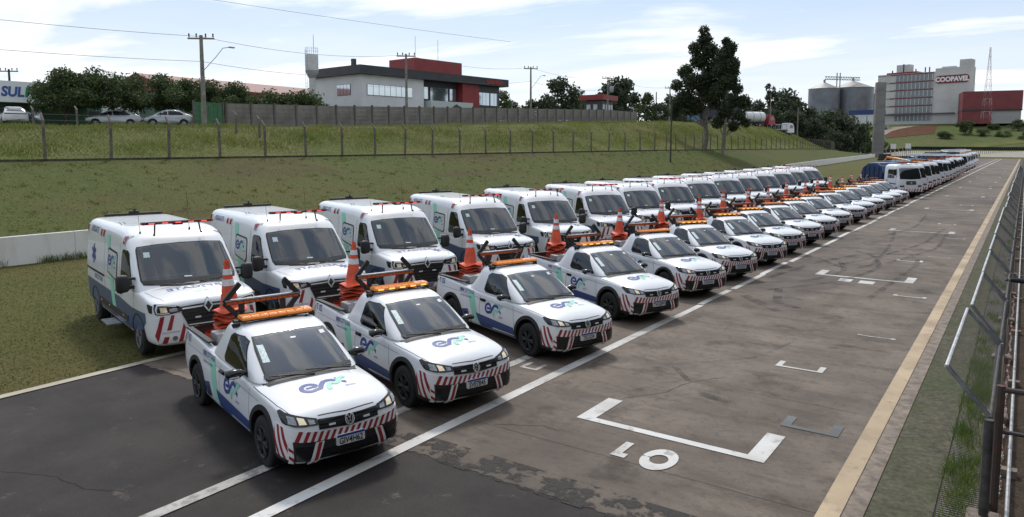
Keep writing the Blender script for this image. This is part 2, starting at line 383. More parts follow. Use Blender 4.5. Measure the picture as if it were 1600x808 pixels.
# ---- paved track: dark asphalt apron, then worn brown concrete
def sheet(name, poly, z, m, res=None):
    g = G(); n = len(poly); g.add([(x, y, z) for x, y in poly], [tuple(range(n))])
    o = g.obj(name, m, fix=False); return o
def track_mat(name, c1, c2, c3, streak=True, agg=.35):
    m = bpy.data.materials.new(name); m.use_nodes = True; t = m.node_tree; b = t.nodes['Principled BSDF']; b.inputs['Roughness'].default_value = .8; b.inputs['Specular IOR Level'].default_value = .3
    tc_ = t.nodes.new('ShaderNodeTexCoord')
    def nz(s, d, st):
        n = t.nodes.new('ShaderNodeTexNoise'); n.inputs['Scale'].default_value = s; n.inputs['Detail'].default_value = d; n.inputs['Roughness'].default_value = .62
        mp_ = t.nodes.new('ShaderNodeMapping'); mp_.inputs['Scale'].default_value = st; t.links.new(tc_.outputs['Object'], mp_.inputs[0]); t.links.new(mp_.outputs[0], n.inputs[0]); return n.outputs[0]
    def rp(src, a, b_, ca, cb):
        r = t.nodes.new('ShaderNodeValToRGB'); r.color_ramp.elements[0].position = a; r.color_ramp.elements[1].position = b_
        r.color_ramp.elements[0].color = (*ca, 1); r.color_ramp.elements[1].color = (*cb, 1); t.links.new(src, r.inputs[0]); return r.outputs[0]
    def mix(f, a, b_, mode='MIX'):
        n = t.nodes.new('ShaderNodeMixRGB'); n.blend_type = mode
        if isinstance(f, float): n.inputs[0].default_value = f
        else: t.links.new(f, n.inputs[0])
        t.links.new(a, n.inputs[1])
        if isinstance(b_, tuple): n.inputs[2].default_value = (*b_, 1)
        else: t.links.new(b_, n.inputs[2])
        return n.outputs[0]
    base = rp(nz(.9, 8, (1, 1, 1)), .38, .64, c1, c2)
    if streak:
        base = mix(rp(nz(1.0, 9, (.55, 1.7, 1)), .50, .72, (0, 0, 0), (.75, .75, .75)), base, c3)          # dark smears across the track
        base = mix(rp(nz(2.2, 8, (.25, 3.0, 1)), .54, .74, (0, 0, 0), (.45, .45, .45)), base, (c2[0]*1.2, c2[1]*1.18, c2[2]*1.15)); base = mix(rp(nz(7, 9, (1, 1, 1)), .52, .66, (0, 0, 0), (.45, .45, .45)), base, c3)
        base = mix(rp(nz(.22, 4, (1, .5, 1)), .45, .62, (0, 0, 0), (.65, .65, .65)), base, c3)
    base = mix(agg, base, rp(nz(60, 3, (1, 1, 1)), .3, .7, (.45, .45, .45), (1, 1, 1)), 'MULTIPLY')
    t.links.new(base, b.inputs['Base Color'])
    bp = t.nodes.new('ShaderNodeBump'); bp.inputs['Strength'].default_value = .35; bp.inputs['Distance'].default_value = .006; t.links.new(nz(70, 5, (1, 1, 1)), bp.inputs['Height']); t.links.new(bp.outputs[0], b.inputs['Normal'])
    return m
M_asph = track_mat('dark_asphalt', (.022,.018,.017), (.042,.034,.031), (.018,.016,.016), False, .75)
M_conc = track_mat('worn_concrete', (.138,.109,.086), (.205,.166,.133), (.068,.054,.045), True, .5)
def wavy_edge(y, x0, x1, n, a, seed):
    r_ = random.Random(seed); return [(x0+(x1-x0)*i/n, y+r_.uniform(-a, a)) for i in range(n+1)]
ed = wavy_edge(6.66, -12.85, -1.40, 160, .025, 3)
struct(sheet('asphalt_apron', [(-12.85, -30), (-1.40, -30)] + list(reversed(ed)), .006, M_asph))
struct(sheet('track_concrete', ed + [(-1.40, 300), (-12.85, 300)], .010, M_conc))
M_runoff = track_mat('runoff_concrete', (.24,.22,.17), (.34,.31,.25), (.18,.17,.13), False)
g = G(); g.add([(x, y, gz(x, y)+.05) for y in (300.3, 316, 326, 340) for x in (-60, -30, 0, 40, 90)], [(j*5+i, j*5+i+1, j*5+i+6, j*5+i+5) for j in range(3) for i in range(4)]); struct(g.obj('runoff_area', M_runoff, fix=False))

# ---- concrete slab joints (recessed dark seams)
M_seam = mat('seam_tar', (.022,.02,.019), .9)
g = G(); k = 0
for y in (7.95, 11.4, 15.2, 19.0, 22.8, 26.6, 34.2, 41.8):
    pts = wavy_edge(y, -6.2, -1.45, 40, .007, int(y*10))
    for (a, b), (c, d) in zip(pts[:-1], pts[1:]):
        w = .003; g.add([(a, b-w, .0145), (c, d-w, .0145), (c, d+w, .0145), (a, b+w, .0145)], [(0, 1, 2, 3)])
for pts in ([(-9.9, 3.4), (-9.2, 3.7), (-8.6, 3.75), (-8.1, 4.0)], [(-12.6, 6.7), (-11.2, 6.9), (-10.4, 6.75)], [(-4.9, 10.0), (-4.5, 10.6), (-4.35, 11.4), (-3.9, 12.0)], [(-5.9, 8.0), (-5.3, 8.35), (-5.0, 8.3)]):
    P_ = []
    for a, b in zip(pts[:-1], pts[1:]):
        for k in range(8): P_.append((a[0]+(b[0]-a[0])*k/8+rnd.uniform(-.02, .02), a[1]+(b[1]-a[1])*k/8+rnd.uniform(-.02, .02)))
    for q in ribbon(P_, .008): g.add([(x, y, .0155) for x, y in q], [(0, 1, 2, 3)])
struct(g.obj('slab_joints', M_seam, fix=False))

# ---- painted markings
def paint(name, col, wear=.5, col2=(.12,.10,.09)):
    m = bpy.data.materials.new(name); m.use_nodes = True; t = m.node_tree; b = t.nodes['Principled BSDF']; b.inputs['Roughness'].default_value = .7
    tc_ = t.nodes.new('ShaderNodeTexCoord')
    n = t.nodes.new('ShaderNodeTexNoise'); n.inputs['Scale'].default_value = 5; n.inputs['Detail'].default_value = 9; n.inputs['Roughness'].default_value = .7; t.links.new(tc_.outputs['Object'], n.inputs[0])
    r = t.nodes.new('ShaderNodeValToRGB'); r.color_ramp.elements[0].position = wear; r.color_ramp.elements[1].position = wear+.10
    r.color_ramp.elements[0].color = (*col, 1); r.color_ramp.elements[1].color = tuple(c*.45+d*.55 for c, d in zip(col, col2))+(1,); t.links.new(n.outputs[0], r.inputs[0])
    n2_ = t.nodes.new('ShaderNodeTexNoise'); n2_.inputs['Scale'].default_value = .7; n2_.inputs['Detail'].default_value = 5; t.links.new(tc_.outputs['Object'], n2_.inputs[0])
    r2 = t.nodes.new('ShaderNodeValToRGB'); r2.color_ramp.elements[0].color = (.62,.60,.57,1); r2.color_ramp.elements[1].color = (1,1,1,1); r2.color_ramp.elements[0].position = .35; r2.color_ramp.elements[1].position = .6; t.links.new(n2_.outputs[0], r2.inputs[0])
    mx = t.nodes.new('ShaderNodeMixRGB'); mx.blend_type = 'MULTIPLY'; mx.inputs[0].default_value = 1; t.links.new(r.outputs[0], mx.inputs[1]); t.links.new(r2.outputs[0], mx.inputs[2]); t.links.new(mx.outputs[0], b.inputs['Base Color'])
    return m
M_white = paint('road_white', (.56,.55,.53), .56)
M_worn = paint('road_white_worn', (.48,.47,.45), .48)
M_yel = paint('edge_ochre', (.44,.335,.215), .53, (.22,.17,.11))
M_grey = paint('road_grey', (.13,.135,.14), .62)
M_cream = paint('edge_cream', (.46,.41,.33), .55)
def strip(name, pieces, z, m, kind='structure'):
    g = G()
    for x0, y0, x1, y1 in pieces: g.add([(x0, y0, z), (x1, y0, z), (x1, y1, z), (x0, y1, z)], [(0, 1, 2, 3)])
    o = g.obj(name, m, fix=False); struct(o); return o
# outer white line: a solid run, then patched lengths with small offsets
pcs = [(-6.50, -30, -6.31, 15.6)]; y = 15.62; r_ = random.Random(21)
while y < 60:
    L = r_.uniform(1.2, 3.2); d = r_.uniform(-.05, .05); pcs.append((-6.46+d, y, -6.30+d, y+L)); y += L+r_.choice((.02, .02, .1, .25))
pcs.append((-6.45, y, -6.29, 285))
strip('outer_white_line', pcs, .018, M_white)
strip('inner_white_line', [(-7.45, -30, -7.27, 11.6), (-7.45, 14.8, -7.28, 19.5), (-7.44, 24, -7.28, 60), (-7.5, 90, -7.3, 285)], .018, M_worn)
strip('ochre_edge_line', [(-1.62, -30, -1.40, 280)], .020, M_yel)
strip('cream_edge_line', [(-12.98, -30, -12.80, 60)], .020, M_cream)
def grid_mark(name, x0, x1, y, cap, w, m, bar=.14, z=.018, capdir=1):
    strip(name, [(x0, y, x1, y+bar), (x0, y+bar+.001, x0+w, y+bar+cap), (x1-w, y+bar+.001, x1, y+bar+cap)], z, m)
for k_, yy in enumerate((8.88, 23.4, 37.9, 52.4, 67.0, 81.5, 96, 110.5, 125, 139.5)):
    grid_mark('grid_box', -5.10, -2.44, yy, .86, .24, M_white if k_ < 2 else M_worn)
for yy in (13.1, 27.9, 42.4, 57, 71.5, 86, 100.5): grid_mark('grid_bracket', -3.46, -2.67, yy, .30, .10, M_white, .07)
for yy in (21.2, 36.0, 50.6, 65): grid_mark('grid_bracket', -2.66, -1.90, yy, .12, .09, M_white, .07)
for yy in (16.25, 29.5): grid_mark('faded_bracket', -2.66, -1.96, yy, .05, .08, M_worn, .05)
grid_mark('grey_bracket', -2.62, -1.86, 10.26, .34, .13, M_grey, .11)
grid_mark('grid_bracket', -7.15, -6.78, 10.4, .3, .08, M_white, .07)
def numeral(ch, x, y, h, w):
    g = G()
    if ch == '1': polys = ribbon([(0, 0), (0, 1)], .42) + [[(-.21, .999), (-.21, .74), (-.52, .74), (-.52, 1.0)]]
    else: polys = ribbon([(.62*math.cos(t), .5+.5*math.sin(t)) for t in np.linspace(0, 2*PI, 25)], .40)
    # the figures face a driver coming down the track, so seen from here they stand upside down
    for p in polys: g.add([(x-a*w, y-b*h, .019) for a, b in p], [tuple(range(len(p)))])
    return struct(g.obj('grid_number', M_white, fix=False))
numeral('0', -3.54, 8.47, .48, .27); numeral('1', -4.06, 8.50, .48, .27)
strip('grid_number', [(-4.3, 22.6, -3.95, 23.1)], .019, M_white); strip('grid_number', [(-3.75, 22.55, -3.35, 23.05)], .019, M_white)

# ---- rubber laid down by tyres: thin curved films, worn through in patches
m = bpy.data.materials.new('tyre_rubber_film'); m.use_nodes = True; t = m.node_tree; b = t.nodes['Principled BSDF']; b.inputs['Base Color'].default_value = (.018,.016,.016,1); b.inputs['Roughness'].default_value = .75
tn = t.nodes.new('ShaderNodeTexNoise'); tn.inputs['Scale'].default_value = 2.2; tn.inputs['Detail'].default_value = 7; tcn = t.nodes.new('ShaderNodeTexCoord'); t.links.new(tcn.outputs['Object'], tn.inputs[0])
rr = t.nodes.new('ShaderNodeValToRGB'); rr.color_ramp.elements[0].position = .38; rr.color_ramp.elements[1].position = .72; rr.color_ramp.elements[1].color = (.55,.55,.55,1); t.links.new(tn.outputs[0], rr.inputs[0]); t.links.new(rr.outputs[0], b.inputs['Alpha'])
M_rub = m
def skid(pts, w, z):
    P = []
    n = 24; A = np.array(pts, float); tt = np.linspace(0, len(A)-1, n)
    P = [(float(np.interp(q, range(len(A)), A[:, 0])), float(np.interp(q, range(len(A)), A[:, 1]))) for q in tt]
    for _ in range(3): P = [P[0]]+[((P[i-1][0]+2*P[i][0]+P[i+1][0])/4, (P[i-1][1]+2*P[i][1]+P[i+1][1])/4) for i in range(1, n-1)]+[P[-1]]
    g = G()
    for q in ribbon(P, w): g.add([(a, b_, z) for a, b_ in q], [(0, 1, 2, 3)])
    o = g.obj('tyre_mark', M_rub, fix=False); struct(o)
def film(name, col, lo, hi, amax, scale):
    m = bpy.data.materials.new(name); m.use_nodes = True; t = m.node_tree; b = t.nodes['Principled BSDF']; b.inputs['Base Color'].default_value = (*col, 1); b.inputs['Roughness'].default_value = .85
    n_ = t.nodes.new('ShaderNodeTexNoise'); n_.inputs['Scale'].default_value = scale; n_.inputs['Detail'].default_value = 8; n_.inputs['Roughness'].default_value = .7; tc_ = t.nodes.new('ShaderNodeTexCoord'); t.links.new(tc_.outputs['Object'], n_.inputs[0])
    r2 = t.nodes.new('ShaderNodeValToRGB'); r2.color_ramp.elements[0].position = lo; r2.color_ramp.elements[1].position = hi; r2.color_ramp.elements[1].color = (amax, amax, amax, 1); t.links.new(n_.outputs[0], r2.inputs[0]); t.links.new(r2.outputs[0], b.inputs['Alpha']); return m
M_tar = film('tar_residue', (.026,.022,.020), .47, .56, .95, 3.2)
struct(sheet('tar_residue', [(-7.2, 6.60), (-1.5, 6.60), (-1.5, 7.15), (-7.2, 7.15)], .0135, M_tar))
M_stain = film('dark_stain', (.020,.017,.016), .54, .70, .32, 1.1)
struct(sheet('dark_stain', [(-6.2, 7.3), (-1.45, 7.3), (-1.45, 60), (-6.2, 60)], .0140, M_stain))
M_grit = film('pale_grit', (.20,.175,.15), .60, .70, .35, 2.4)
struct(sheet('pale_grit', [(-12.7, 1), (-1.6, 1), (-1.6, 6.55), (-12.7, 6.55)], .0100, M_grit))
zz = .0225
for pts, w in (([(-5.9, 19), (-5.2, 18.2), (-4.6, 17.6)], .28), ([(-5.4, 20.5), (-4.9, 18.5), (-4.3, 18.2)], .22), ([(-5.6, 20), (-4.2, 22.5), (-3.6, 26), (-4.4, 29), (-5.4, 30)], .16),
               ([(-5.2, 31), (-3.6, 31), (-2.7, 28), (-2.9, 24), (-3.1, 20.5)], .16), ([(-5.8, 27), (-4.6, 25), (-3.9, 26), (-4.2, 32), (-4.8, 38)], .14), ([(-5.3, 24.5), (-4.2, 28), (-3.2, 33), (-3.0, 40)], .15),
               ([(-5.9, 33), (-4.9, 35), (-4.2, 40), (-4.5, 48)], .14), ([(-6.1, 22), (-5.6, 26), (-4.6, 29), (-3.4, 29.5)], .2), ([(-3.6, 27), (-2.6, 32), (-2.7, 38)], .14), ([(-4.6, 12.5), (-3.9, 13.4), (-3.6, 15)], .05),
               ([(-5.9, 12.2), (-4.9, 12.0), (-4.4, 11.4)], .10), ([(-4.0, 10.9), (-3.5, 10.75)], .16), ([(-5.0, 10.3), (-4.7, 11.0), (-4.4, 11.5)], .03), ([(-6.6, 5.9), (-6.35, 6.5)], .12), ([(-6.2, 21), (-5.0, 22), (-4.4, 24.5), (-5.1, 27), (-6.0, 27.5)], .18)):
    skid(pts, w, zz); zz += .0004

# ---- right-hand verge: kerb seam, green concrete strip, drain with bars, dirt
M_green = node_ground('mossy_concrete', (.085,.082,.062), (.125,.118,.092), (.080,.092,.052), .5, 3, .5, 40)
M_dirt = node_ground('brown_dirt', (.075,.055,.042), (.115,.088,.068), (.095,.07,.055), .6, 5, .8, 30)
M_kerb = mat('kerb_concrete', (.19,.155,.125), .9, var=.35, scale=6, bump=.5)
struct(sheet('kerb_seam', [(-1.395, -30), (-1.20, -30), (-1.20, 285), (-1.395, 285)], .012, M_kerb))
struct(sheet('mossy_strip', [(-1.19, -30), (-.60, -30), (-.60, 285), (-1.19, 285)], .014, M_green))
struct(sheet('dirt_path', [(-.20, -30), (60, -30), (60, 285), (-.20, 285)], .010, M_dirt))
struct(sheet('drain_bed', [(-.596, -30), (-.204, -30), (-.204, 285), (-.596, 285)], .004, mat('drain_mud', (.035,.03,.022), .95)))
M_bar = mat('drain_bar_concrete', (.15,.135,.115), .9, var=.3, scale=9)
drain = thing('drain_grate', 'concrete bar drain running beside the mossy strip, overgrown with grass', 'drain', (-.4, 8, 0))
gb = G().box((0, 0, 0), (.36, .026, .03)); gbm = gb.mesh('bar', M_bar)
for i in range(150): link('bar', gbm, drain, (0, -1.0+i*.055, .024))
g = G()
for i in range(1300): g.box((0, 7.25+i*.055, .024), (.36, .026, .03))
tag(g.obj('bars', M_bar, drain, fix=False), kind='stuff')
M_blade = mat('grass_blade', (.07,.12,.02), .7, col2=(.14,.19,.045), scale=3)
M_blade2 = mat('dry_grass_blade', (.14,.15,.04), .8, col2=(.25,.23,.10), scale=.8)
M_mown = mat('mown_blade', (.062,.072,.018), .85, col2=(.125,.112,.040), scale=.55)
def blades(name, P, H, W, m, lean=.5, label=None, seg=1):
    """grass blades as bent slivers: P (n,3) base points, H heights, W widths"""
    n = len(P); a = npr.uniform(0, 2*PI, n); dx, dy = np.cos(a), np.sin(a); la = npr.uniform(0, 2*PI, n); ll = npr.uniform(.1, lean, n)*H
    b0 = P+np.stack([-dx*W/2, -dy*W/2, 0*H], 1); b1 = P+np.stack([dx*W/2, dy*W/2, 0*H], 1)
    mid = P+np.stack([np.cos(la)*ll*.35, np.sin(la)*ll*.35, H*.6], 1); tip = P+np.stack([np.cos(la)*ll, np.sin(la)*ll, H], 1)
    m0 = mid+np.stack([-dx*W*.35, -dy*W*.35, 0*H], 1); m1 = mid+np.stack([dx*W*.35, dy*W*.35, 0*H], 1)
    Vv = np.stack([b0, b1, m1, m0, tip], 1).reshape(-1, 3); k = np.arange(n)*5
    Fq = np.concatenate([np.stack([k, k+1, k+2], 1), np.stack([k, k+2, k+3], 1), np.stack([k+3, k+2, k+4], 1)])
    o = link(name, npmesh(name, Vv, Fq, m)); tag(o, label, 'grass', kind='stuff'); return o
# tufts in the drain
P = []
for c in range(120):
    cy_ = 7.4+abs(npr.normal(0, 1))*6 if c < 80 else npr.uniform(8, 45); cx_ = npr.uniform(-.55, -.26)
    k = npr.integers(25, 70); P.append(np.stack([npr.normal(cx_, .06, k), npr.normal(cy_, .16, k), np.full(k, .012)], 1))
P = np.concatenate(P); P = P[(P[:, 0] > -.62) & (P[:, 0] < -.2)]
blades('drain_grass', P, npr.uniform(.06, .20, len(P)), npr.uniform(.006, .012, len(P)), M_blade, .9, 'bright green grass growing through the drain bars')
# mown verge grass near the camera and tufts below the white wall
n = 90000; yy = npr.uniform(2, 36, n)**1.0; xx = npr.uniform(-27, -13.05, n)
P = np.stack([xx, yy, np.zeros(n)-.012], 1); blades('verge_grass', P, npr.uniform(.012, .03, n), npr.uniform(.010, .025, n), M_mown, 3.0, 'short mown grass of the verge between track and white wall')
n = 6000; yy = npr.uniform(4, 30, n); xx = np.interp(yy, YW, XW)+.05+np.abs(npr.normal(0, .12, n)); cl_ = np.sin(yy*1.7)+np.sin(yy*4.1)*.7+npr.normal(0, .5, n)
k = cl_ > .0; P = np.stack([xx, yy, np.zeros(n)-.012], 1)[k]; blades('wall_foot_grass', P, npr.uniform(.10, .34, len(P)), npr.uniform(.01, .02, len(P)), M_blade, .7, 'longer grass tufts along the foot of the white wall')
# bank grass (short) and tall grass on the second rise
n = 36000; yy = 2+npr.uniform(0, 1, n)**1.4*110; u = npr.uniform(0, 1, n); fx_, wx_ = np.interp(yy, YF, XF), np.interp(yy, YW, XW); xx = wx_-.3+(fx_-wx_+.3)*u
P = np.stack([xx, yy, gz_np(xx, yy)-.02], 1)
blades('bank_short_grass', P, npr.uniform(.015, .035, n), npr.uniform(.03, .07, n), mat('bank_blade', (.060,.080,.018), .85, col2=(.095,.105,.028), scale=.5), 3.2, 'short grass covering the bank behind the white wall')
k_ = 700; cy_ = npr.uniform(3, 90, k_); cu_ = npr.uniform(.03, .97, k_); P = []
for a_, b_ in zip(cy_, cu_):
    q_ = int(npr.integers(6, 16)); yy = a_+npr.normal(0, .10, q_); xx = np.interp(yy, YW, XW)-.3+(np.interp(yy, YF, XF)-np.interp(yy, YW, XW)+.3)*b_+npr.normal(0, .10, q_); P.append(np.stack([xx, yy, gz_np(xx, yy)-.02], 1))
P = np.concatenate(P); blades('bank_weeds', P, npr.uniform(.05, .16, len(P)), npr.uniform(.02, .05, len(P)), mat('weed_blade', (.09,.12,.024), .8, col2=(.15,.16,.04), scale=.6), 1.6, 'scattered weed tufts on the short grass of the bank')
n = 110000; yy = -5+npr.uniform(0, 1, n)**1.25*225; u = npr.uniform(0, 1, n); xx = np.interp(yy, YF, XF)-.5-u*12
P = np.stack([xx, yy, gz_np(xx, yy)-.05], 1)
pat = .5+.5*np.sin(xx*.9+np.sin(yy*.31)*2)*np.sin(yy*.45+xx*.2); grow = np.clip((np.interp(yy, YF, XF)-xx)/4, .12, 1)
Hh = (.08+.34*pat*npr.uniform(.4, 1, n)+npr.uniform(0, .12, n))*grow
k = (pat+npr.normal(0, .25, n)) > .55
blades('tall_grass', P[~k], Hh[~k]*.8, npr.uniform(.03, .07, (~k).sum()), M_blade2, .8, 'pale seeding grass on the upper bank behind the post fence')
blades('tall_green_grass', P[k], Hh[k], npr.uniform(.03, .07, k.sum()), mat('tall_blade', (.115,.155,.026), .8, col2=(.19,.21,.048), scale=.4), .7, 'lush green tall grass on the upper bank behind the post fence')
for q_ in ('grass_blade', 'dry_grass_blade', 'tall_blade', 'weed_blade', 'mown_blade', 'bank_blade'): translucent(MATS[q_], .45)
# ================================================================== VEHICLES
M_paint = mat('white_car_paint', (.72,.73,.75), .32, coat=.6, var=.02, scale=1.2)
M_black = mat('black_plastic', (.014,.014,.015), .55)
M_gloss = mat('gloss_black', (.010,.010,.012), .18)
M_rubber = mat('tyre_rubber', (.012,.012,.012), .85, bump=.2, scale=20)
M_glass = mat('dark_glass', (.016,.019,.02), .02, spec=.5); M_glass.node_tree.nodes['Principled BSDF'].inputs['IOR'].default_value = 2.1
M_chrome = mat('chrome', (.78,.79,.80), .25, metal=.55)
M_steel = mat('galvanised_steel', (.32,.34,.36), .45, metal=.7, var=.2, scale=6)
M_lens = mat('headlight_lens', (.20,.21,.22), .06, metal=.75, spec=.8, coat=1)
M_lampon = mat('lamp_reflector', (.85,.72,.5), .2, metal=.4, emit=(1, .78, .5), estr=.06)
M_amber = mat('amber_lens', (.78,.24,.03), .18, coat=.6, emit=(1, .35, .05), estr=.10)
M_amberlit = mat('amber_lit', (1, .55,.12), .2, emit=(1, .55, .12), estr=1.1)
M_orange = mat('orange_lamp', (.42,.075,.02), .3)
M_red = mat('red_film', (.28,.018,.026), .4)
M_redlens = mat('red_lens', (.30,.02,.02), .12, coat=.6)
M_redlit = mat('red_lamp_lit', (.8,.12,.10), .2, emit=(1, .12, .1), estr=.9)
M_whitef = mat('white_film', (.72,.72,.71), .4)
M_blue = mat('blue_film', (.018,.058,.20), .35, coat=.3)
M_navy = mat('navy_ink', (.03,.055,.22), .4)
M_mint = mat('mint_film', (.27,.62,.47), .4)
M_plate = mat('plate_white', (.62,.62,.62), .4)
M_platebl = mat('plate_blue', (.012,.045,.28), .4)
M_ink = mat('plate_ink', (.012,.012,.014), .5)
M_cone = mat('cone_orange', (.60,.072,.022), .6, var=.25, scale=7)
M_coneband = mat('cone_band', (.66,.66,.68), .5, var=.1, scale=20)
M_diam = mat('checker_plate', (.36,.36,.37), .4, metal=.8, bump=1, bscale=60, scale=10)
M_sticker = mat('sticker', (.55,.66,.66), .5, var=.25, scale=30)
M_bed = mat('bed_liner', (.03,.03,.032), .8)
M_seat = mat('seat_cloth', (.05,.05,.055), .9)

def glass_mat(name, tint, ior):
    m = bpy.data.materials.new(name); m.use_nodes = True; t = m.node_tree; t.nodes.clear()
    o = t.nodes.new('ShaderNodeOutputMaterial'); mx = t.nodes.new('ShaderNodeMixShader'); fr = t.nodes.new('ShaderNodeFresnel'); fr.inputs[0].default_value = ior
    tr = t.nodes.new('ShaderNodeBsdfTransparent'); tr.inputs[0].default_value = (*tint, 1); gl = t.nodes.new('ShaderNodeBsdfGlossy'); gl.inputs['Roughness'].default_value = .015; gl.inputs[0].default_value = (.95, .97, 1, 1)
    t.links.new(fr.outputs[0], mx.inputs[0]); t.links.new(tr.outputs[0], mx.inputs[1]); t.links.new(gl.outputs[0], mx.inputs[2]); t.links.new(mx.outputs[0], o.inputs[0]); MATS[name] = m; return m
M_clear = glass_mat('clear_glass', (.50,.54,.53), 1.95); M_tint = glass_mat('tinted_glass', (.22,.24,.25), 1.7)
M_cabin = mat('cabin_trim', (.022,.022,.024), .85)
def prism_mesh(poly, a0, a1, f):
    return G().prism(poly, a0, a1, f=f).mesh('cut', M_cabin)
def seat(parent, x, y, z, w=.44, h=.52):
    g = G(); g.box((x-.06, y, z+h*.42), (.12, w, h), rot=(0, R(-14), 0)); s = g.obj('seat', M_seat, parent, bevel=.04)
    G().box((x-.16, y, z+h*.42+h*.62), (.09, .24, .17), rot=(0, R(-12), 0)).obj('headrest', M_seat, s, bevel=.03)
def steering_wheel(parent, x, y, z, r=.18, tilt=-35):
    g = G(); n = 20; mt = Euler((0, R(tilt), 0)).to_matrix()
    P = [Vector((x, y, z))+mt @ Vector((0, r*math.cos(2*PI*i/n), r*math.sin(2*PI*i/n))) for i in range(n+1)]; g.path(P, .016, n=6)
    for a in (0, 120, 240): g.tube((x, y, z), tuple(Vector((x, y, z))+mt @ Vector((0, r*math.cos(R(a+90)), r*math.sin(R(a+90))))), .02, n=6)
    g.obj('steering_wheel', M_black, parent)
ORD = ['first', 'second', 'third', 'fourth', 'fifth', 'sixth', 'seventh', 'eighth', 'ninth', 'tenth', 'eleventh', 'twelfth', 'thirteenth', 'fourteenth', 'fifteenth', 'sixteenth', 'seventeenth', 'eighteenth']
def root_at(front, yaw, half): return (front[0]-half*math.cos(yaw), front[1]-half*math.sin(yaw), .012)
def half_ring(pts):
    """mirror a half outline (y>=0, starts and ends on the centre line)"""
    return pts + [(x, -y, z) for x, y, z in reversed(pts) if y > 1e-6]
def cyl_mesh(c, r, y0, y1, n=32):
    g = G(); g.loft([[(c[0]+r*math.cos(2*PI*i/n), y, c[1]+r*math.sin(2*PI*i/n)) for i in range(n)] for y in (y0, y1)]); return g.mesh('cut', M_black)
def box_mesh(c, d, rot=None):
    g = G(); g.box(c, d, rot=rot); return g.mesh('cut', M_black)

def make_wheel(parent, x, y, r, w, side, rimcol, spokes=5, name='wheel'):
    """tyre as the wheel, rim and hub cap as sub-parts; side=-1 right, +1 left"""
    key = ('wheel', r, w, rimcol.name, spokes)
    if key not in CHILD:
        g = G(); g.lathe([(r*.60, -w/2+.01), (r*.70, -w/2), (r*.90, -w/2), (r*.97, -w/2+.015), (r, -w/2+.04), (r, w/2-.04), (r*.97, w/2-.015), (r*.9, w/2), (r*.70, w/2), (r*.60, w/2-.01), (r*.60, -w/2+.01)], 32, axis='y')
        tm = g.mesh('wheel', M_rubber, 40, fix=True)
        g = G(); g.lathe([(0, -.045), (r*.10, -.045), (r*.14, -.02), (r*.16, -.018), (r*.2, 0.0)], 20, axis='y'); g.lathe([(r*.52, .01), (r*.54, -.028), (r*.60, -.045), (r*.62, -.02), (r*.61, .05)], 28, axis='y'); g.lathe([(r*.58, .045), (r*.1, .05)], 20, axis='y')
        for i in range(spokes):
            a = 2*PI*i/spokes
            for da in (-.16, .16):
                g.tube((r*.12*math.cos(a), -.02, r*.12*math.sin(a)), (r*.56*math.cos(a+da), -.022, r*.56*math.sin(a+da)), r*.075, r*.06, n=6)
        rm = g.mesh('rim', rimcol, 35)
        CHILD[key] = (tm, rm)
    tm, rm = CHILD[key]
    o = link(name, tm, parent, (x, y, r)); q = link('rim', rm, o, (0, side*(w/2-.03) if side > 0 else -(w/2-.03), 0))
    if side > 0: q.rotation_euler = (0, 0, PI)
    return o

def logo_polys():
    """the ribbon monogram: dark e + wave, mint wave, dark tail (unit = loop height)"""
    e = [(-.16, .00), (.30, .00)] + arc(0, 0, .36, 0, 300, 22, .34)[1:] + [(.42, -.25), (.60, .06), (.80, .30), (1.02, .36), (1.22, .32), (1.36, .20)]
    mint = [(.80, -.52), (.84, -.20), (.96, .02), (1.12, .0), (1.26, -.08), (1.42, .06), (1.62, .36), (1.92, .48)]
    tail = [[(1.58, .06), (1.78, .02), (1.74, -.22), (1.56, -.02)], [(1.40, .46), (1.52, .50), (1.48, .36)]]
    return ribbon(e, [.16]*2+[.22]*22+[.24]*5+[.2, .1]) , ribbon(mint, .22), tail
def add_logo(parent, axis, bvh, s, ox, oy, flip=False, off=.004, small=True):
    e, mi, tl = logo_polys()
    if axis == 'T':
        tr = lambda P: [[(ox - b*s, oy + a*s) for a, b in p] for p in P]
    else:
        tr = lambda P: [[(ox+(-a if flip else a)*s, oy+b*s) for a, b in p] for p in P]
    o = patch('logo', tr(e)+[], axis, bvh, off, M_navy, parent, res=.08)
    patch('logo_wave', tr(mi), axis, bvh, off+.002, M_mint, o, res=.08)
    patch('logo_tail', tr(tl[:1]), axis, bvh, off+.003, M_navy, o, res=.08); patch('logo_tail', tr(tl[1:]), axis, bvh, off+.003, M_navy, o, res=.08)
    if small: patch('logo_text', tr(text_polys('iguaçu', .15, 1.80, -.48)), axis, bvh, off+.001, M_navy, o, res=0)
    return o
def star_polys():
    P = []
    for k in range(3):
        a = R(60*k); c, s = math.cos(a), math.sin(a)
        for y0, y1 in ((.14, .5), (-.5, -.14)):
            P.append([(x*c-y*s, x*s+y*c) for x, y in ((-.11, y0), (.11, y0), (.11, y1), (-.11, y1))])
    P.append([(.14*1.1*math.cos(R(60*i+30)), .14*1.1*math.sin(R(60*i+30))) for i in range(6)])
    return P
def diag(y0, y1, lean, zb, zt, n=4):
    """a slanted stripe between two height functions zb(y), zt(y), leaning by `lean` metres at the top"""
    b = [(y0, zb(y0)), (y1, zb(y1))]; t = [(y1+lean, zt(y1+lean)), (y0+lean, zt(y0+lean))]
    return b+t
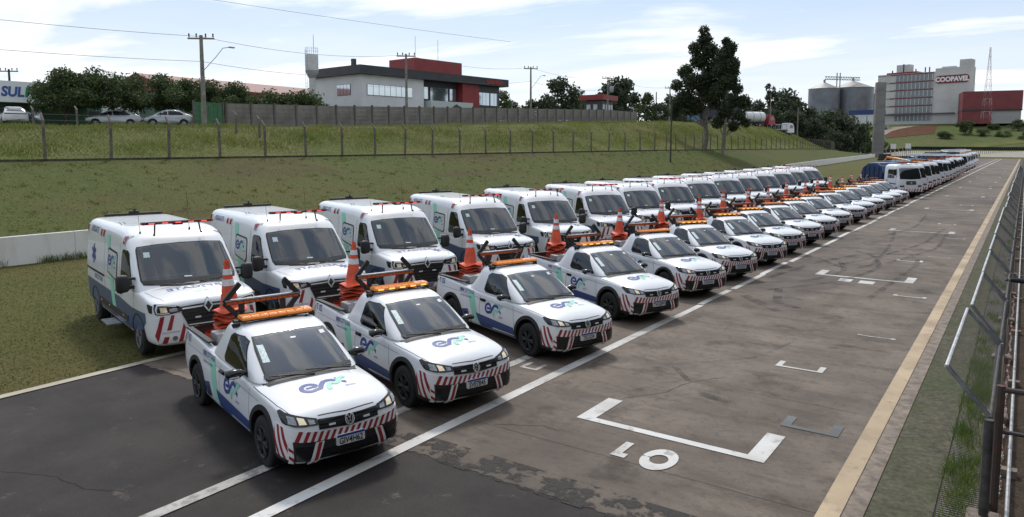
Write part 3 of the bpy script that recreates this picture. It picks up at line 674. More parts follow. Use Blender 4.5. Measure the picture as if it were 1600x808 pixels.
# ------------------------------------------------------------------ pickup prototype (x forward, right flank at -y)
PL = 2.235
def px(xf): return PL-xf
def make_pickup():
    root = thing('pickup_truck', 'white pickup', 'pickup truck')
    st = [  # xf, z bottom, half width, z shoulder, z top centre
        (0.00, .33, .52, .61, .65), (.015, .27, .62, .675, .715), (.06, .235, .73, .735, .785), (.14, .215, .80, .785, .845), (.26, .205, .83, .825, .90), (.45, .20, .845, .86, .945),
        (.75, .20, .853, .89, .982), (1.02, .20, .855, .91, .998), (1.30, .20, .855, .925, 1.0), (1.8, .20, .856, .945, 1.0), (2.4, .20, .856, .965, 1.0), (2.95, .20, .856, .985, 1.03), (3.15, .20, .856, 1.01, 1.045),
        (3.6, .22, .855, 1.045, 1.07), (4.1, .27, .85, 1.075, 1.10), (4.36, .33, .835, 1.09, 1.11), (4.43, .36, .80, 1.07, 1.09), (4.455, .40, .74, 1.02, 1.04)]
    rings = []
    for xf, zb, hw, zs, zt in st:
        h = zs-zb
        rings.append(half_ring([(px(xf), 0, zb), (px(xf), hw*.70, zb), (px(xf), hw*.93, zb+.02), (px(xf), hw*.985, zb+h*.16), (px(xf), hw, zb+h*.42), (px(xf), hw*.995, zb+h*.62), (px(xf), hw*.965, zb+h*.80), (px(xf), hw*.955, zs-.03), (px(xf), hw*.925, zs), (px(xf), hw*.80, zs+(zt-zs)*.45), (px(xf), hw*.45, zt-.004), (px(xf), 0, zt)]))
    g = G(); g.loft(rings); low = g.mesh('low', M_paint); bb = bvh_of(mod_mesh(low, 2))
    R_W = .325; xF, xR = px(.83), px(3.66)
    cut = [cyl_mesh((x, R_W+.02), .385, s*.50, s*1.2) for x in (xF, xR) for s in (-1, 1)] + [box_mesh((px(3.76), 0, 1.12), (1.16, 1.40, 1.06))]
    low = mod_mesh(low, 2, cut); low.name = 'body'
    low.polygons.foreach_set('use_smooth', [True]*len(low.polygons)); low.set_sharp_from_angle(angle=R(32))
    body = link('body', low, root)
    # cab
    zr = [.90, .98, 1.12, 1.28, 1.40, 1.465, 1.50, 1.515]; fr = [.98, 1.06, 1.30, 1.57, 1.79, 1.93, 2.08, 2.25]; rr_ = [3.30, 3.14, 2.99, 2.90, 2.83, 2.79, 2.72, 2.6]; hw = [.815, .80, .765, .715, .668, .628, .56, .40]
    rg = []
    for z, f, r, w in zip(zr, fr, rr_, hw):
        L = r-f
        rg.append(half_ring([(px(f), 0, z), (px(f+.015), w*.5, z), (px(f+.06), w*.82, z), (px(f+.15), w*.955, z), (px(f+.32), w*.995, z), (px(f+L*.45), w, z), (px(f+L*.72), w, z), (px(r-.17), w*.985, z), (px(r-.07), w*.93, z), (px(r-.01), w*.80, z), (px(r), w*.4, z), (px(r), 0, z)]))
    g = G(); g.loft(rg); cab0 = g.mesh('cab', M_paint); bc = bvh_of(mod_mesh(cab0, 2)); inner = []
    for z, f, r, w in zip((.93, 1.05, 1.2, 1.33, 1.415, 1.445), (1.10, 1.24, 1.48, 1.70, 1.86, 1.98), (2.98, 2.90, 2.82, 2.77, 2.72, 2.62), (.745, .725, .69, .645, .60, .50)):
        inner.append(half_ring([(px(f), 0, z), (px(f+.03), w*.6, z), (px(f+.16), w*.95, z), (px(f+.4), w, z), (px(r-.1), w, z), (px(r), w*.85, z), (px(r), 0, z)]))
    wsp = [(-.625, .99), (-.35, 1.0), (0, 1.005), (.35, 1.0), (.625, .99), (.615, 1.10), (.59, 1.27), (.545, 1.395), (.30, 1.412), (0, 1.418), (-.30, 1.412), (-.545, 1.395), (-.59, 1.27), (-.615, 1.10)]
    sw = [(px(1.46), 1.005), (px(2.34), 1.015), (px(2.41), 1.06), (px(2.36), 1.34), (px(2.28), 1.385), (px(1.98), 1.392), (px(1.84), 1.35)]
    cuts = [G().loft(inner).mesh('cut', M_cabin), prism_mesh([(a*.97, 1.2+(b-1.2)*.96) for a, b in wsp], px(2.05), px(.6), lambda a, b, c: (c, a, b)), prism_mesh([(px(1.95)+(a-px(1.95))*.96, 1.2+(b-1.2)*.94) for a, b in sw], -1.2, 1.2, lambda a, b, c: (a, c, b))]
    cab = mod_mesh(cab0, 2, cuts); cab.name = 'cab'
    cab.polygons.foreach_set('use_smooth', [True]*len(cab.polygons)); cab.set_sharp_from_angle(angle=R(40))
    cabo = link('cab', cab, root)
    ba = bvh_of(low, cab)
    # glass
    def frame(name, poly, k, off, axis, cx, cz, kz=None):
        o_ = [(cx+(a-cx)*k, cz+(b-cz)*(kz or k)) for a, b in poly]; i_ = [(cx+(a-cx)*.97, cz+(b-cz)*.955) for a, b in poly]; n_ = len(poly)
        return patch(name, [[o_[q], o_[(q+1) % n_], i_[(q+1) % n_], i_[q]] for q in range(n_)], axis, bc, off, M_black, root, res=.05)
    frame('windscreen_trim', wsp, 1.035, .005, 'F', 0, 1.2, 1.06)
    patch('dashboard', [[(px(1.12), -.70), (px(1.12), .70), (px(2.9), .72), (px(2.9), -.72)]], 'T', bb, .006, M_cabin, root, res=.2)
    G().box((px(1.52), 0, 1.03), (.35, 1.24, .09)).obj('dashboard', M_cabin, root, bevel=.03)
    for y_ in (-.34, .34): seat(root, px(2.38), y_, .92)
    steering_wheel(root, px(1.80), .34, 1.08); G().box((px(1.93), 0, 1.365), (.02, .20, .05)).obj('cabin_mirror', M_black, root)
    ws = patch('windscreen', [wsp], 'F', bc, .011, M_clear, root, res=.05)
    sk = patch('sticker', [[(-.585, 1.15), (-.49, 1.15), (-.475, 1.32), (-.56, 1.32)]], 'F', bc, .0135, M_sticker, ws); patch('sticker', [[(.43, 1.34), (.52, 1.34), (.51, 1.375), (.43, 1.375)]], 'F', bc, .0135, M_whitef, ws); patch('sticker', [[(-.05, 1.345), (.03, 1.345), (.03, 1.36), (-.05, 1.36)]], 'F', bc, .0135, M_whitef, ws)
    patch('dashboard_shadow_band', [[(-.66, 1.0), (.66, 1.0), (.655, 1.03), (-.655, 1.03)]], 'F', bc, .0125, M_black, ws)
    for sd in ('R', 'L'):
        frame('window_trim', sw, 1.045, .006, sd, px(1.95), 1.2, 1.10)
        w = patch('side_window', [sw], sd, bc, .010, M_tint, root, res=.045)
        # door shut lines, drip rail
        sl = ribbon([(px(1.36), .97), (px(1.33), .80), (px(1.27), .45), (px(1.31), .29)], .008)+ribbon([(px(2.50), .98), (px(2.54), .80), (px(2.52), .45), (px(2.44), .28)], .008)
        patch('door_gap', sl[:3], sd, bb, .002, M_black, body, res=.1, smooth=None); patch('door_gap', sl[3:], sd, bb, .002, M_black, body, res=.1, smooth=None)
        patch('side_crease_shade', ribbon([(px(1.0), .80), (px(2.0), .835), (px(3.1), .86), (px(4.2), .875)], .012), sd, bb, .0025, mat('crease_shade_grey', (.35,.36,.38), .5), body, res=.12, smooth=None)  # grey line paints in the shade of a body crease
        s = -1 if sd == 'R' else 1
        g = G(); g.box((px(2.40), s*.858, .835), (.15, .03, .035)); g.box((px(2.40), s*.845, .83), (.19, .012, .06)); g.obj('door_handle', M_gloss, root, bevel=.006)
        # mirror
        g = G()
        for x_, w_, z_ in ((0, .05, .07), (.05, .11, .11), (.11, .12, .10), (.16, .08, .06)): pass
        rings_ = []
        for q, (dy, hx, hz_) in enumerate(((.0, .03, .03), (.05, .05, .045), (.09, .075, .065), (.18, .085, .068), (.245, .07, .055), (.27, .035, .03))):
            rings_.append([(px(1.52)+hx*math.cos(t)*.9, s*(.80+dy), 1.045+hz_*math.sin(t)) for t in np.linspace(0, 2*PI, 13)[:-1]])
        g.loft(rings_); mo = g.obj('mirror', M_gloss, root, smooth=60)
        G().box((px(1.59)+.0, s*.985, 1.05), (.012, .15, .085)).obj('mirror_glass', M_chrome, mo)
        G().box((px(1.445), s*.98, 1.02), (.012, .13, .012)).obj('indicator', M_chrome, mo)
        # flares over the wheels, sill, wheel house lining
        for x_ in (xF, xR):
            poly = [(x_+.445*math.cos(R(a)), R_W+.02+.445*math.sin(R(a))) for a in range(-14, 195, 8)] + [(x_+.378*math.cos(R(a)), R_W+.02+.378*math.sin(R(a))) for a in range(194, -15, -8)]
            quads = []; N = len(poly)//2
            for i in range(N-1): quads.append([poly[i], poly[i+1], poly[len(poly)-2-i], poly[len(poly)-1-i]])
            patch('wheel_arch', quads, sd, bb, .016, M_black, root, res=0, thick=.03)
        patch('sill', [[(px(1.24), .215), (px(3.20), .215), (px(3.22), .255), (px(1.26), .255)]], sd, bb, .004, M_whitef, root)
        # livery
        patch('blue_panel', [[(px(1.27), .27), (px(2.40), .27), (px(2.58), .50), (px(2.52), .52), (px(1.36), .45)]] if False else [[(px(1.26), .27), (px(2.52), .265), (px(2.66), .52), (px(1.30), .46)]], sd, bb, .004, M_blue, root, res=.12)
        patch('blue_panel', [[(px(2.86), .265), (px(3.21), .265), (px(3.24), .50), (px(3.0), .545), (px(2.98), .53)]], sd, bb, .004, M_blue, root, res=.1)
        patch('fuel_hatch', [[(px(2.97), .32), (px(3.13), .32), (px(3.15), .46), (px(3.02), .47)]], sd, bb, .007, M_gloss, root, res=.1)
        patch('mint_stripe', [[(px(2.50), .262), (px(2.70), .262), (px(3.06), .985), (px(2.80), .985)]], sd, bb, .0035, M_mint, root, res=.1)
        lx = -1 if sd == 'R' else 1
        add_logo(root, sd, bb, .26, px(2.20) if sd == 'R' else px(1.70), .695, flip=(sd == 'L'), off=.0048)
        ph = text_polys('0800 277 0163', .078, 0, 0, bold=.012, sx=.84); ph2 = text_polys('Serviço Gratuito', .05, 0, 0, shear=.2, sx=.9)
        f = (lambda P, ox, oy: [[(ox+(a if sd == 'R' else -a), oy+b) for a, b in p] for p in P])
        patch('phone_number', f(ph, px(3.06), .885), sd, bb, .0065, M_navy, root, res=0); patch('small_lettering', f(ph2, px(3.08), .79), sd, bb, .0065, M_navy, root, res=0)
    # front: lamps, grille, badge, bumper, plate
    for s in (-1, 1):
        hl = [(s*.42, .700), (s*.60, .705), (s*.72, .715), (s*.775, .73), (s*.785, .80), (s*.75, .835), (s*.66, .815), (s*.52, .785), (s*.43, .765)]
        h = patch('headlight', [hl], 'F', bb, .012, M_gloss, root, res=.05, thick=.02)
        patch('lens', [[(s*.57, .722), (s*.66, .728), (s*.665, .795), (s*.59, .78)]], 'F', bb, .016, M_lampon, h, res=.05, thick=.006)
        patch('lens', [[(s*.685, .732), (s*.76, .742), (s*.755, .81), (s*.69, .80)]], 'F', bb, .016, M_lens, h, res=.05, thick=.006)
        patch('lens', [[(s*.46, .715), (s*.54, .718), (s*.545, .77), (s*.47, .755)]], 'F', bb, .016, M_lens, h, res=.05, thick=.006)
        patch('side_lens', [[(px(.17), .725), (px(.26), .735), (px(.43), .835), (px(.40), .85), (px(.20), .82)]], 'R' if s < 0 else 'L', bb, .010, M_gloss, h, res=.05, thick=.015)
        patch('strobe', [[(s*.20, .665), (s*.29, .668), (s*.29, .690), (s*.20, .687)]], 'F', bb, .024, M_plate, root, res=0, thick=.012)
    gr = patch('grille', [[(-.42, .645), (0, .615), (.42, .645), (.42, .755), (.2, .745), (0, .74), (-.2, .745), (-.42, .755)]], 'F', bb, .010, M_black, root, res=.07, thick=.015)
    for z_ in (.647, .687, .727): patch('grille_bar', ribbon([(-.41, z_+.012), (-.2, z_), (0, z_-.004), (.2, z_), (.41, z_+.012)], .014), 'F', bb, .019, M_gloss, gr, res=.08, thick=.008)
    em = patch('badge', [[(.062*math.cos(t), .690+.062*math.sin(t)) for t in np.linspace(0, 2*PI, 21)[:-1]]], 'F', bb, .026, M_ink, root, res=0, thick=.016)
    patch('badge_ring', ribbon([(.060*math.cos(t), .690+.060*math.sin(t)) for t in np.linspace(0, 2*PI, 25)], .012), 'F', bb, .030, M_chrome, em, res=0, thick=.006)
    patch('badge_letters', ribbon([(-.030, .737), (0, .698), (.030, .737)], .012)+ribbon([(-.046, .710), (-.024, .645), (0, .682), (.024, .645), (.046, .710)], .012), 'F', bb, .031, M_chrome, em, res=0)
    bp = patch('bumper', [[(-.76, .225), (-.6, .222), (0, .24), (.6, .222), (.76, .225), (.79, .56), (.6, .52), (.3, .50), (0, .495), (-.3, .50), (-.6, .52), (-.79, .56)]], 'F', bb, .010, M_black, root, res=.07, thick=.02)
    for z_ in (.30, .345, .39): patch('intake_bar', ribbon([(-.40, z_), (0, z_-.012), (.40, z_)], .016), 'F', bb, .020, M_gloss, bp, res=.08, thick=.008)
    for s in (-1, 1):
        fp = patch('fog_recess', [[(s*.545, .30), (s*.70, .30), (s*.72, .475), (s*.50, .46)]], 'F', bb, .015, M_gloss, bp, res=.06, thick=.006)
    # reflective band over the bumper with legs running down beside the fog lamps
    zt_ = lambda y: .603+.085*min(1, abs(y)/.78)**2
    zb_ = lambda y: .497+.05*min(1, abs(y)/.78)**2
    ysn = np.linspace(-.785, .785, 29)
    band = patch('warning_band', [[(a, zb_(a)), (b, zb_(b)), (b, zt_(b)), (a, zt_(a))] for a, b in zip(ysn[:-1], ysn[1:])], 'F', bb, .018, M_whitef, root, res=0, thick=.012)
    reds = []
    for i in range(-9, 10):
        y0 = i*.088-.02; ln = .055
        q = [(y0, zb_(y0)), (y0+.044, zb_(y0+.044)), (y0+.044+ln, zt_(y0+.044+ln)), (y0+ln, zt_(y0+ln))]
        if max(abs(a) for a, b in q) < .787: reds.append(q)
    rd = patch('red_stripes', reds, 'F', bb, .0205, M_red, band, res=0); tag(rd, kind='stuff')
    for s in (-1, 1):
        sd = 'R' if s < 0 else 'L'
        lg = patch('warning_leg', [[(s*.725, .27), (s*.765, .27), (s*.786, .55), (s*.74, .545)]], 'F', bb, .018, M_whitef, root, res=.05, thick=.01)
        tag(patch('red_stripes', [[(s*.727, .30), (s*.767, .335), (s*.769, .375), (s*.729, .34)], [(s*.732, .40), (s*.774, .435), (s*.777, .475), (s*.735, .44)]], 'F', bb, .0215, M_red, lg, res=0), kind='stuff')
        lg = patch('warning_leg', [[(s*.45, .235), (s*.56, .235), (s*.475, .50), (s*.36, .498)]], 'F', bb, .021, M_whitef, root, res=.05, thick=.01)
        patch('red_stripe', [[(s*.47, .236), (s*.52, .236), (s*.44, .499), (s*.39, .498)]], 'F', bb, .0245, M_red, lg, res=.06)
        patch('bumper_side', [[(px(.10), .215), (px(.40), .215), (px(.43), .30), (px(.42), .33), (px(.10), .30)]], sd, bb, .011, M_black, bp, res=.05, thick=.01)
        lg = patch('warning_side', [[(px(.13), .31), (px(.40), .33), (px(.415), .50), (px(.44), .60), (px(.43), .705), (px(.16), .685), (px(.12), .60)]], sd, bb, .012, M_whitef, root, res=.05, thick=.01)
        tag(patch('red_stripes', [[(px(.135), .40), (px(.135), .50), (px(.235), .688), (px(.285), .692)], [(px(.17), .315), (px(.225), .318), (px(.375), .70), (px(.325), .695)], [(px(.29), .325), (px(.345), .328), (px(.43), .56), (px(.43), .66)]], sd, bb, .0150, M_red, lg, res=.05), kind='stuff')
    pl = patch('number_plate', [rrect(-.20, .400, .20, .530, .012, 2)], 'F', bb, .040, M_plate, root, res=0, thick=.03)
    patch('plate_band', [[(-.196, .500), (.196, .500), (.196, .527), (-.196, .527)]], 'F', bb, .042, M_platebl, pl, res=0)
    # bonnet: logo, creases, wipers
    add_logo(root, 'T', bb, .30, px(.62), -.26, off=.004)
    for s in (-1, 1):
        patch('bonnet_gap', ribbon([(px(.16), s*.70), (px(.5), s*.765), (px(1.0), s*.79), (px(1.25), s*.79)], .008), 'T', bb, .002, M_black, body, res=.12, smooth=None)
    patch('bonnet_gap', ribbon([(px(.085), -.40), (px(.062), 0), (px(.085), .40)], .01), 'T', bb, .002, M_black, body, res=.12, smooth=None)
    cw = patch('cowl', [[(px(1.02), -.66), (px(.965), -.3), (px(.955), 0), (px(.965), .3), (px(1.02), .66), (px(1.14), .68), (px(1.09), 0), (px(1.14), -.68)]], 'T', ba, .005, M_black, root, res=.08)
    for y0, y1, z1 in ((-.62, -.02, 1.03), (-.08, .54, 1.035)):
        g = G(); g.tube((px(1.0), y1+.02, 1.01), (px(1.06), (y0+y1)/2, 1.035), .011, n=6); g.tube((px(1.02), y1, 1.015), (px(1.115), y0, 1.05), .008, n=6); g.obj('wiper', M_black, root)
    # bed: liner, rail trims, toolbox, tailgate
    fx, rx = px(3.18), px(4.34)
    g = G(); g.box(((fx+rx)/2, 0, .598), (fx-rx-.02, 1.38, .02)); g.box((fx+.006, 0, .82), (.012, 1.38, .42)); g.box((rx+.008, 0, .82), (.012, 1.38, .42))
    for s in (-1, 1): g.box(((fx+rx)/2, s*.693, .82), (fx-rx-.02, .012, .43))
    g.obj('bed_liner', M_bed, root)
    for s in (-1, 1): G().box(((fx+rx)/2-.01, s*.745, 1.085), (fx-rx+.03, .10, .03)).obj('bed_rail', M_black, root, bevel=.006)
    G().box((rx-.045, 0, 1.108), (.09, 1.48, .022)).obj('bed_rail', M_black, root, bevel=.006)
    g = G(); g.box((px(3.36), -.02, .90), (.32, 1.25, .56)); g.obj('toolbox', M_diam, root, bevel=.01)
    G().box((px(3.0), 0, 1.2), (.04, 1.0, .26)).obj('rear_guard', M_black, root, bevel=.01)
    for s in (-1, 1):
        patch('tail_lamp', [[(s*.70, .72), (s*.80, .72), (s*.80, 1.0), (s*.72, 1.0)]], 'B', bb, .01, M_redlens, root, res=.06, thick=.02)
    for x_, sgn in ((xF, 1), (xR, 1)):
        for s in (-1, 1): make_wheel(root, x_, s*.745, R_W, .205, s, M_black, 6)
    G().box((px(2.2), 0, .24), (3.9, 1.1, .10)).obj('chassis', M_black, root)
    # roof: crossbar, amber light bar
    lbx = px(2.38)
    g = G(); g.tube((lbx, -.60, 1.532), (lbx, .60, 1.532), .016, n=8)
    for s in (-1, 1): g.box((lbx, s*.60, 1.49), (.10, .055, .07)); g.box((lbx, s*.575, 1.535), (.06, .12, .03)); g.tube((lbx-.02, s*.63, 1.44), (lbx-.03, s*.66, 1.50), .02, n=6)
    g.box((lbx+.06, -.62, 1.50), (.05, .09, .06)); g.box((lbx-.08, -.60, 1.52), (.09, .05, .05))
    g.obj('roof_crossbar', M_black, root, bevel=.004)
    LB = G().box((lbx+.02, 0, 1.552), (.20, 1.12, .02)).obj('light_bar', M_black, root)
    n = 8; w = 1.12/n
    for i in range(n):
        yc = -.56+w*(i+.5); g = G(); g.loft([[(lbx+.02-dx, y, z) for dx, z in ((-.115, 1.562), (-.115, 1.594), (-.08, 1.618), (.08, 1.618), (.115, 1.594), (.115, 1.562))] for y in (yc-w/2+.004, yc+w/2-.004)]); g.obj('lamp_module', M_amber, LB, bevel=.004)
    for i in range(5):
        yc = -.45+.225*i; G().box((lbx+.137, yc, 1.578), (.006, .115, .024)).obj('lamp_front', M_amber, LB)
    g = G(); g.lathe([(.0, 1.50), (.035, 1.50), (.03, 1.515), (.012, 1.525), (0.0, 1.53)], 12, c=(px(2.25), .45, 0)); g.tube((px(2.25), .45, 1.52), (px(2.42), .45, 1.72), .003, n=5); g.obj('antenna', M_black, root)
    # arrow board behind the cab: a bar with arrow heads at both ends on two posts
    abx = px(2.88); zb = 1.72
    AB = G().box((abx, 0, zb+.028), (.075, 1.22, .022)).obj('arrow_board', M_steel, root)
    G().box((abx, 0, zb-.01), (.05, 1.22, .055)).obj('arrow_bar', M_black, AB)
    for i in range(13): G().box((abx+.029, -.55+i*1.10/12, zb-.012), (.012, .08, .036)).obj('arrow_lamp', M_orange, AB)
    for s in (-1, 1):
        for d in (1, -1):
            g = G(); a = Vector((abx-.01, s*.62, zb)); b_ = a+Vector((0, -s*.26, d*.27)); g.box(tuple((a+b_)/2), (.06, (b_-a).length, .075), rot=(math.atan2((b_-a).z, (b_-a).y), 0, 0)); g.obj('arrow_arm', M_black, AB, bevel=.008)
        G().box((abx-.02, s*.34, 1.34), (.05, .085, .82)).obj('board_post', M_black, AB)
    g = G(); g.box((abx, -.30, 1.52), (.12, .28, .05)); g.path([(abx, -.52, 1.12), (abx-.05, -.46, 1.30), (abx+.02, -.38, 1.46)], .02); g.path([(abx+.03, .1, 1.2), (abx-.04, .22, 1.34), (abx, .30, 1.40)], .018); g.box((abx-.05, 0, 1.16), (.1, .9, .06)); g.obj('board_motor', M_black, AB)
    return root, bb

pick0, pick_bvh = make_pickup()
# ------------------------------------------------------------------ rescue van prototype (x forward, right flank at -y)
VL = 2.75
def vx(xf): return VL-xf
def make_van():
    root = thing('rescue_van', 'white rescue van', 'ambulance van')
    st = [(0.00, .42, .70, .93, .985), (.02, .34, .83, .985, 1.045), (.07, .29, .915, 1.03, 1.09), (.16, .27, .96, 1.065, 1.135), (.32, .26, .985, 1.10, 1.185), (.55, .26, .998, 1.125, 1.225), (.85, .26, 1.006, 1.15, 1.26), (1.2, .26, 1.01, 1.17, 1.27), (1.8, .27, 1.012, 1.18, 1.26), (2.6, .28, 1.012, 1.2, 1.26), (3.6, .29, 1.012, 1.2, 1.26), (4.6, .30, 1.01, 1.2, 1.26), (5.3, .33, 1.0, 1.2, 1.26), (5.44, .36, .985, 1.18, 1.22), (5.49, .42, .95, 1.15, 1.18)]
    rings = []
    for xf, zb, hw, zs, zt in st:
        h = zs-zb; X_ = vx(xf)
        rings.append(half_ring([(X_, 0, zb), (X_, hw*.75, zb), (X_, hw*.95, zb+.03), (X_, hw*.99, zb+h*.18), (X_, hw, zb+h*.45), (X_, hw*.998, zb+h*.7), (X_, hw*.99, zs-.03), (X_, hw*.955, zs+.01), (X_, hw*.82, zs+(zt-zs)*.5), (X_, hw*.45, zt-.006), (X_, 0, zt)]))
    low = G().loft(rings).mesh('low', M_paint); l0 = mod_mesh(low, 2); bb = bvh_of(l0)
    RW = .335; xF, xR = vx(.86), vx(4.46)
    low = mod_mesh(low, 2, [cyl_mesh((x, RW+.02), .40, s*.6, s*1.4) for x in (xF, xR) for s in (-1, 1)])
    low.polygons.foreach_set('use_smooth', [True]*len(low.polygons)); low.set_sharp_from_angle(angle=R(32)); body = link('body', low, root)
    zr = [1.02, 1.16, 1.40, 1.70, 1.93, 2.06, 2.16, 2.235, 2.27]; fr = [.62, .76, .99, 1.28, 1.51, 1.66, 1.84, 2.08, 2.4]; rr_ = [5.49, 5.49, 5.485, 5.47, 5.45, 5.44, 5.42, 5.37, 5.2]; hw = [1.008, 1.006, .998, .975, .955, .935, .90, .83, .62]
    rg = []
    for z, f, r, w in zip(zr, fr, rr_, hw):
        L = r-f
        rg.append(half_ring([(vx(f), 0, z), (vx(f+.02), w*.45, z), (vx(f+.07), w*.80, z), (vx(f+.15), w*.945, z), (vx(f+.30), w*.99, z), (vx(f+L*.3), w, z), (vx(f+L*.6), w, z), (vx(r-.25), w*.998, z), (vx(r-.08), w*.985, z), (vx(r-.02), w*.93, z), (vx(r), w*.5, z), (vx(r), 0, z)]))
    up0 = mod_mesh(G().loft(rg).mesh('up', M_paint), 2); inner = []
    for z, f, r, w in zip((1.20, 1.4, 1.7, 1.93, 2.04), (.98, 1.13, 1.42, 1.64, 1.78), (2.32,)*5, (.94, .93, .90, .87, .82)):
        inner.append(half_ring([(vx(f), 0, z), (vx(f+.03), w*.6, z), (vx(f+.14), w*.95, z), (vx(f+.35), w, z), (vx(r-.05), w, z), (vx(r), w*.95, z), (vx(r), 0, z)]))
    wsp = [(-.83, 1.29), (-.45, 1.265), (0, 1.255), (.45, 1.265), (.83, 1.29), (.86, 1.36), (.84, 1.60), (.805, 1.87), (.775, 1.92), (.45, 1.95), (0, 1.96), (-.45, 1.95), (-.775, 1.92), (-.805, 1.87), (-.84, 1.60), (-.86, 1.36)]
    sw = [(vx(1.28), 1.27), (vx(2.04), 1.25), (vx(2.08), 1.30), (vx(2.02), 1.80), (vx(1.96), 1.85), (vx(1.70), 1.85), (vx(1.62), 1.80)]
    up = mod_mesh(G().loft(rg).mesh('up', M_paint), 2, [G().loft(inner).mesh('cut', M_cabin), prism_mesh([(a*.97, 1.6+(b-1.6)*.95) for a, b in wsp], vx(1.95), vx(.3), lambda a, b, c: (c, a, b)), prism_mesh([(vx(1.75)+(a-vx(1.75))*.93, 1.55+(b-1.55)*.93) for a, b in sw], -1.4, 1.4, lambda a, b, c: (a, c, b))])
    up.polygons.foreach_set('use_smooth', [True]*len(up.polygons)); up.set_sharp_from_angle(angle=R(40)); link('upper_body', up, root)
    bc = bvh_of(up0); ba = bvh_of(l0, up0)
    def frame(name, poly, k, off, axis, cx, cz, kz=None):
        o_ = [(cx+(a-cx)*k, cz+(b-cz)*(kz or k)) for a, b in poly]; i_ = [(cx+(a-cx)*.95, cz+(b-cz)*.94) for a, b in poly]; n_ = len(poly)
        return patch(name, [[o_[q], o_[(q+1) % n_], i_[(q+1) % n_], i_[q]] for q in range(n_)], axis, ba, off, M_black, root, res=.06)
    frame('windscreen_trim', wsp, 1.03, .005, 'F', 0, 1.58, 1.05)
    G().box((vx(1.28), 0, 1.27), (.50, 1.74, .10)).obj('dashboard', M_cabin, root, bevel=.03)
    for y_ in (-.55, .0, .52): seat(root, vx(2.12), y_, 1.18, .46, .60)
    steering_wheel(root, vx(1.56), .52, 1.38, .20, -50)
    ws = patch('windscreen', [wsp], 'F', ba, .011, M_clear, root, res=.06)
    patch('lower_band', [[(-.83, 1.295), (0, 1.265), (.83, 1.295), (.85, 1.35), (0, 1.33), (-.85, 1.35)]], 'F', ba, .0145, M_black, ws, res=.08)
    patch('sticker', [[(-.73, 1.74), (-.62, 1.74), (-.615, 1.83), (-.715, 1.83)]], 'F', ba, .015, M_sticker, ws, res=0)
    patch('paper', [[(-.12, 1.36), (.02, 1.355), (.02, 1.375), (-.12, 1.38)]], 'F', ba, .015, M_whitef, ws, res=0)
    for sd in ('R', 'L'):
        s = -1 if sd == 'R' else 1; f = (lambda P, ox, oy: [[(ox+(a if sd == 'R' else -a), oy+b) for a, b in p] for p in P])
        # cab door window, slanting with the pillar
        frame('window_trim', sw, 1.08, .006, sd, vx(1.72), 1.55, 1.08)
        patch('cab_window', [sw], sd, ba, .011, M_tint, root)
        # sliding door window, white film with the monogram
        rw = [(vx(2.42), 1.28), (vx(2.50), 1.21), (vx(3.16), 1.30), (vx(3.20), 1.38), (vx(3.14), 1.72), (vx(3.08), 1.76), (vx(2.46), 1.73), (vx(2.41), 1.68)]
        fr_ = patch('rear_window_frame', [[(vx(2.795)+(a-vx(2.795))*1.1, 1.49+(b-1.49)*1.14) for a, b in rw]], sd, ba, .006, M_black, root)
        patch('rear_window', [rw], sd, ba, .010, mat('window_film', (.55,.57,.57), .15, spec=.7), root)
        add_logo(fr_, sd, ba, .26, vx(3.02) if s < 0 else vx(2.55), 1.545, flip=s > 0, off=.0125)
        # livery
        patch('blue_band', [[(vx(.60), .50), (vx(1.2), .40), (vx(5.44), .43), (vx(5.46), .92), (vx(2.2), .90), (vx(1.30), .84), (vx(.40), .86), (vx(.37), .70)]], sd, bb, .004, mat('van_blue', (.040,.072,.175), .35, coat=.3), root, res=.14)
        patch('mint_stripe', [[(vx(2.52), .62), (vx(2.82), .62), (vx(3.35), 2.05), (vx(3.08), 2.05)]], sd, ba, .0055, M_mint, root, res=.1)
        patch('sill_trim', [[(vx(1.62), .50), (vx(4.00), .505), (vx(3.98), .645), (vx(1.55), .62)]], sd, bb, .014, mat('brown_black_trim', (.035,.028,.024), .6), root, res=.15, thick=.02)
        for xx in (1.9, 3.1, 3.85): patch('marker_lamp', [rrect(vx(xx)-.035, .565, vx(xx)+.035, .595, .01, 2)], sd, bb, .022, M_amber, root, res=0, thick=.01)
        tag(patch('sill_stripes', [[(vx(1.5+i*.16), .33), (vx(1.58+i*.16), .33), (vx(1.64+i*.16), .40), (vx(1.56+i*.16), .40)] for i in range(15)], sd, bb, .006, M_red, root, res=0), kind='stuff')
        tag(patch('star_of_life', f(xform(star_polys(), .42), vx(4.55), 1.52), sd, ba, .006, M_navy, root, res=0), None)
        patch('phone_number', f(text_polys('0800 277 0163', .10, bold=.01, sx=.9), vx(4.1), .985), sd, bb, .0065, M_navy, root, res=0)
        patch('lettering', f(text_polys('RESGATE', .12, bold=.01), vx(4.55), 2.0), sd, ba, .006, M_navy, root, res=0)
        for xx in (1.95, 3.62, 3.86, 5.22):
            lm = patch('side_lamp', [rrect(vx(xx)-.075, 1.96, vx(xx)+.075, 2.13, .02, 2)], sd, ba, .012, mat('lamp_bezel', (.55,.56,.58), .4), root, res=.06, thick=.012); patch('side_lens', [rrect(vx(xx)-.05, 1.98, vx(xx)+.05, 2.11, .015, 2)], sd, ba, .022, M_redlens, lm, res=.06, thick=.012)
        for pts in ([(vx(1.18), 1.22), (vx(1.14), .9), (vx(1.18), .45)], [(vx(2.20), 1.95), (vx(2.22), 1.2), (vx(2.20), .42)], [(vx(3.52), 1.95), (vx(3.54), 1.2), (vx(3.52), .46)]):
            patch('door_gap', ribbon(pts, .010), sd, ba, .003, M_black, body, res=.12, smooth=None)
        patch('sliding_rail', ribbon([(vx(3.6), 1.14), (vx(5.3), 1.14)], .05), sd, ba, .012, M_black, root, res=.15, thick=.015)
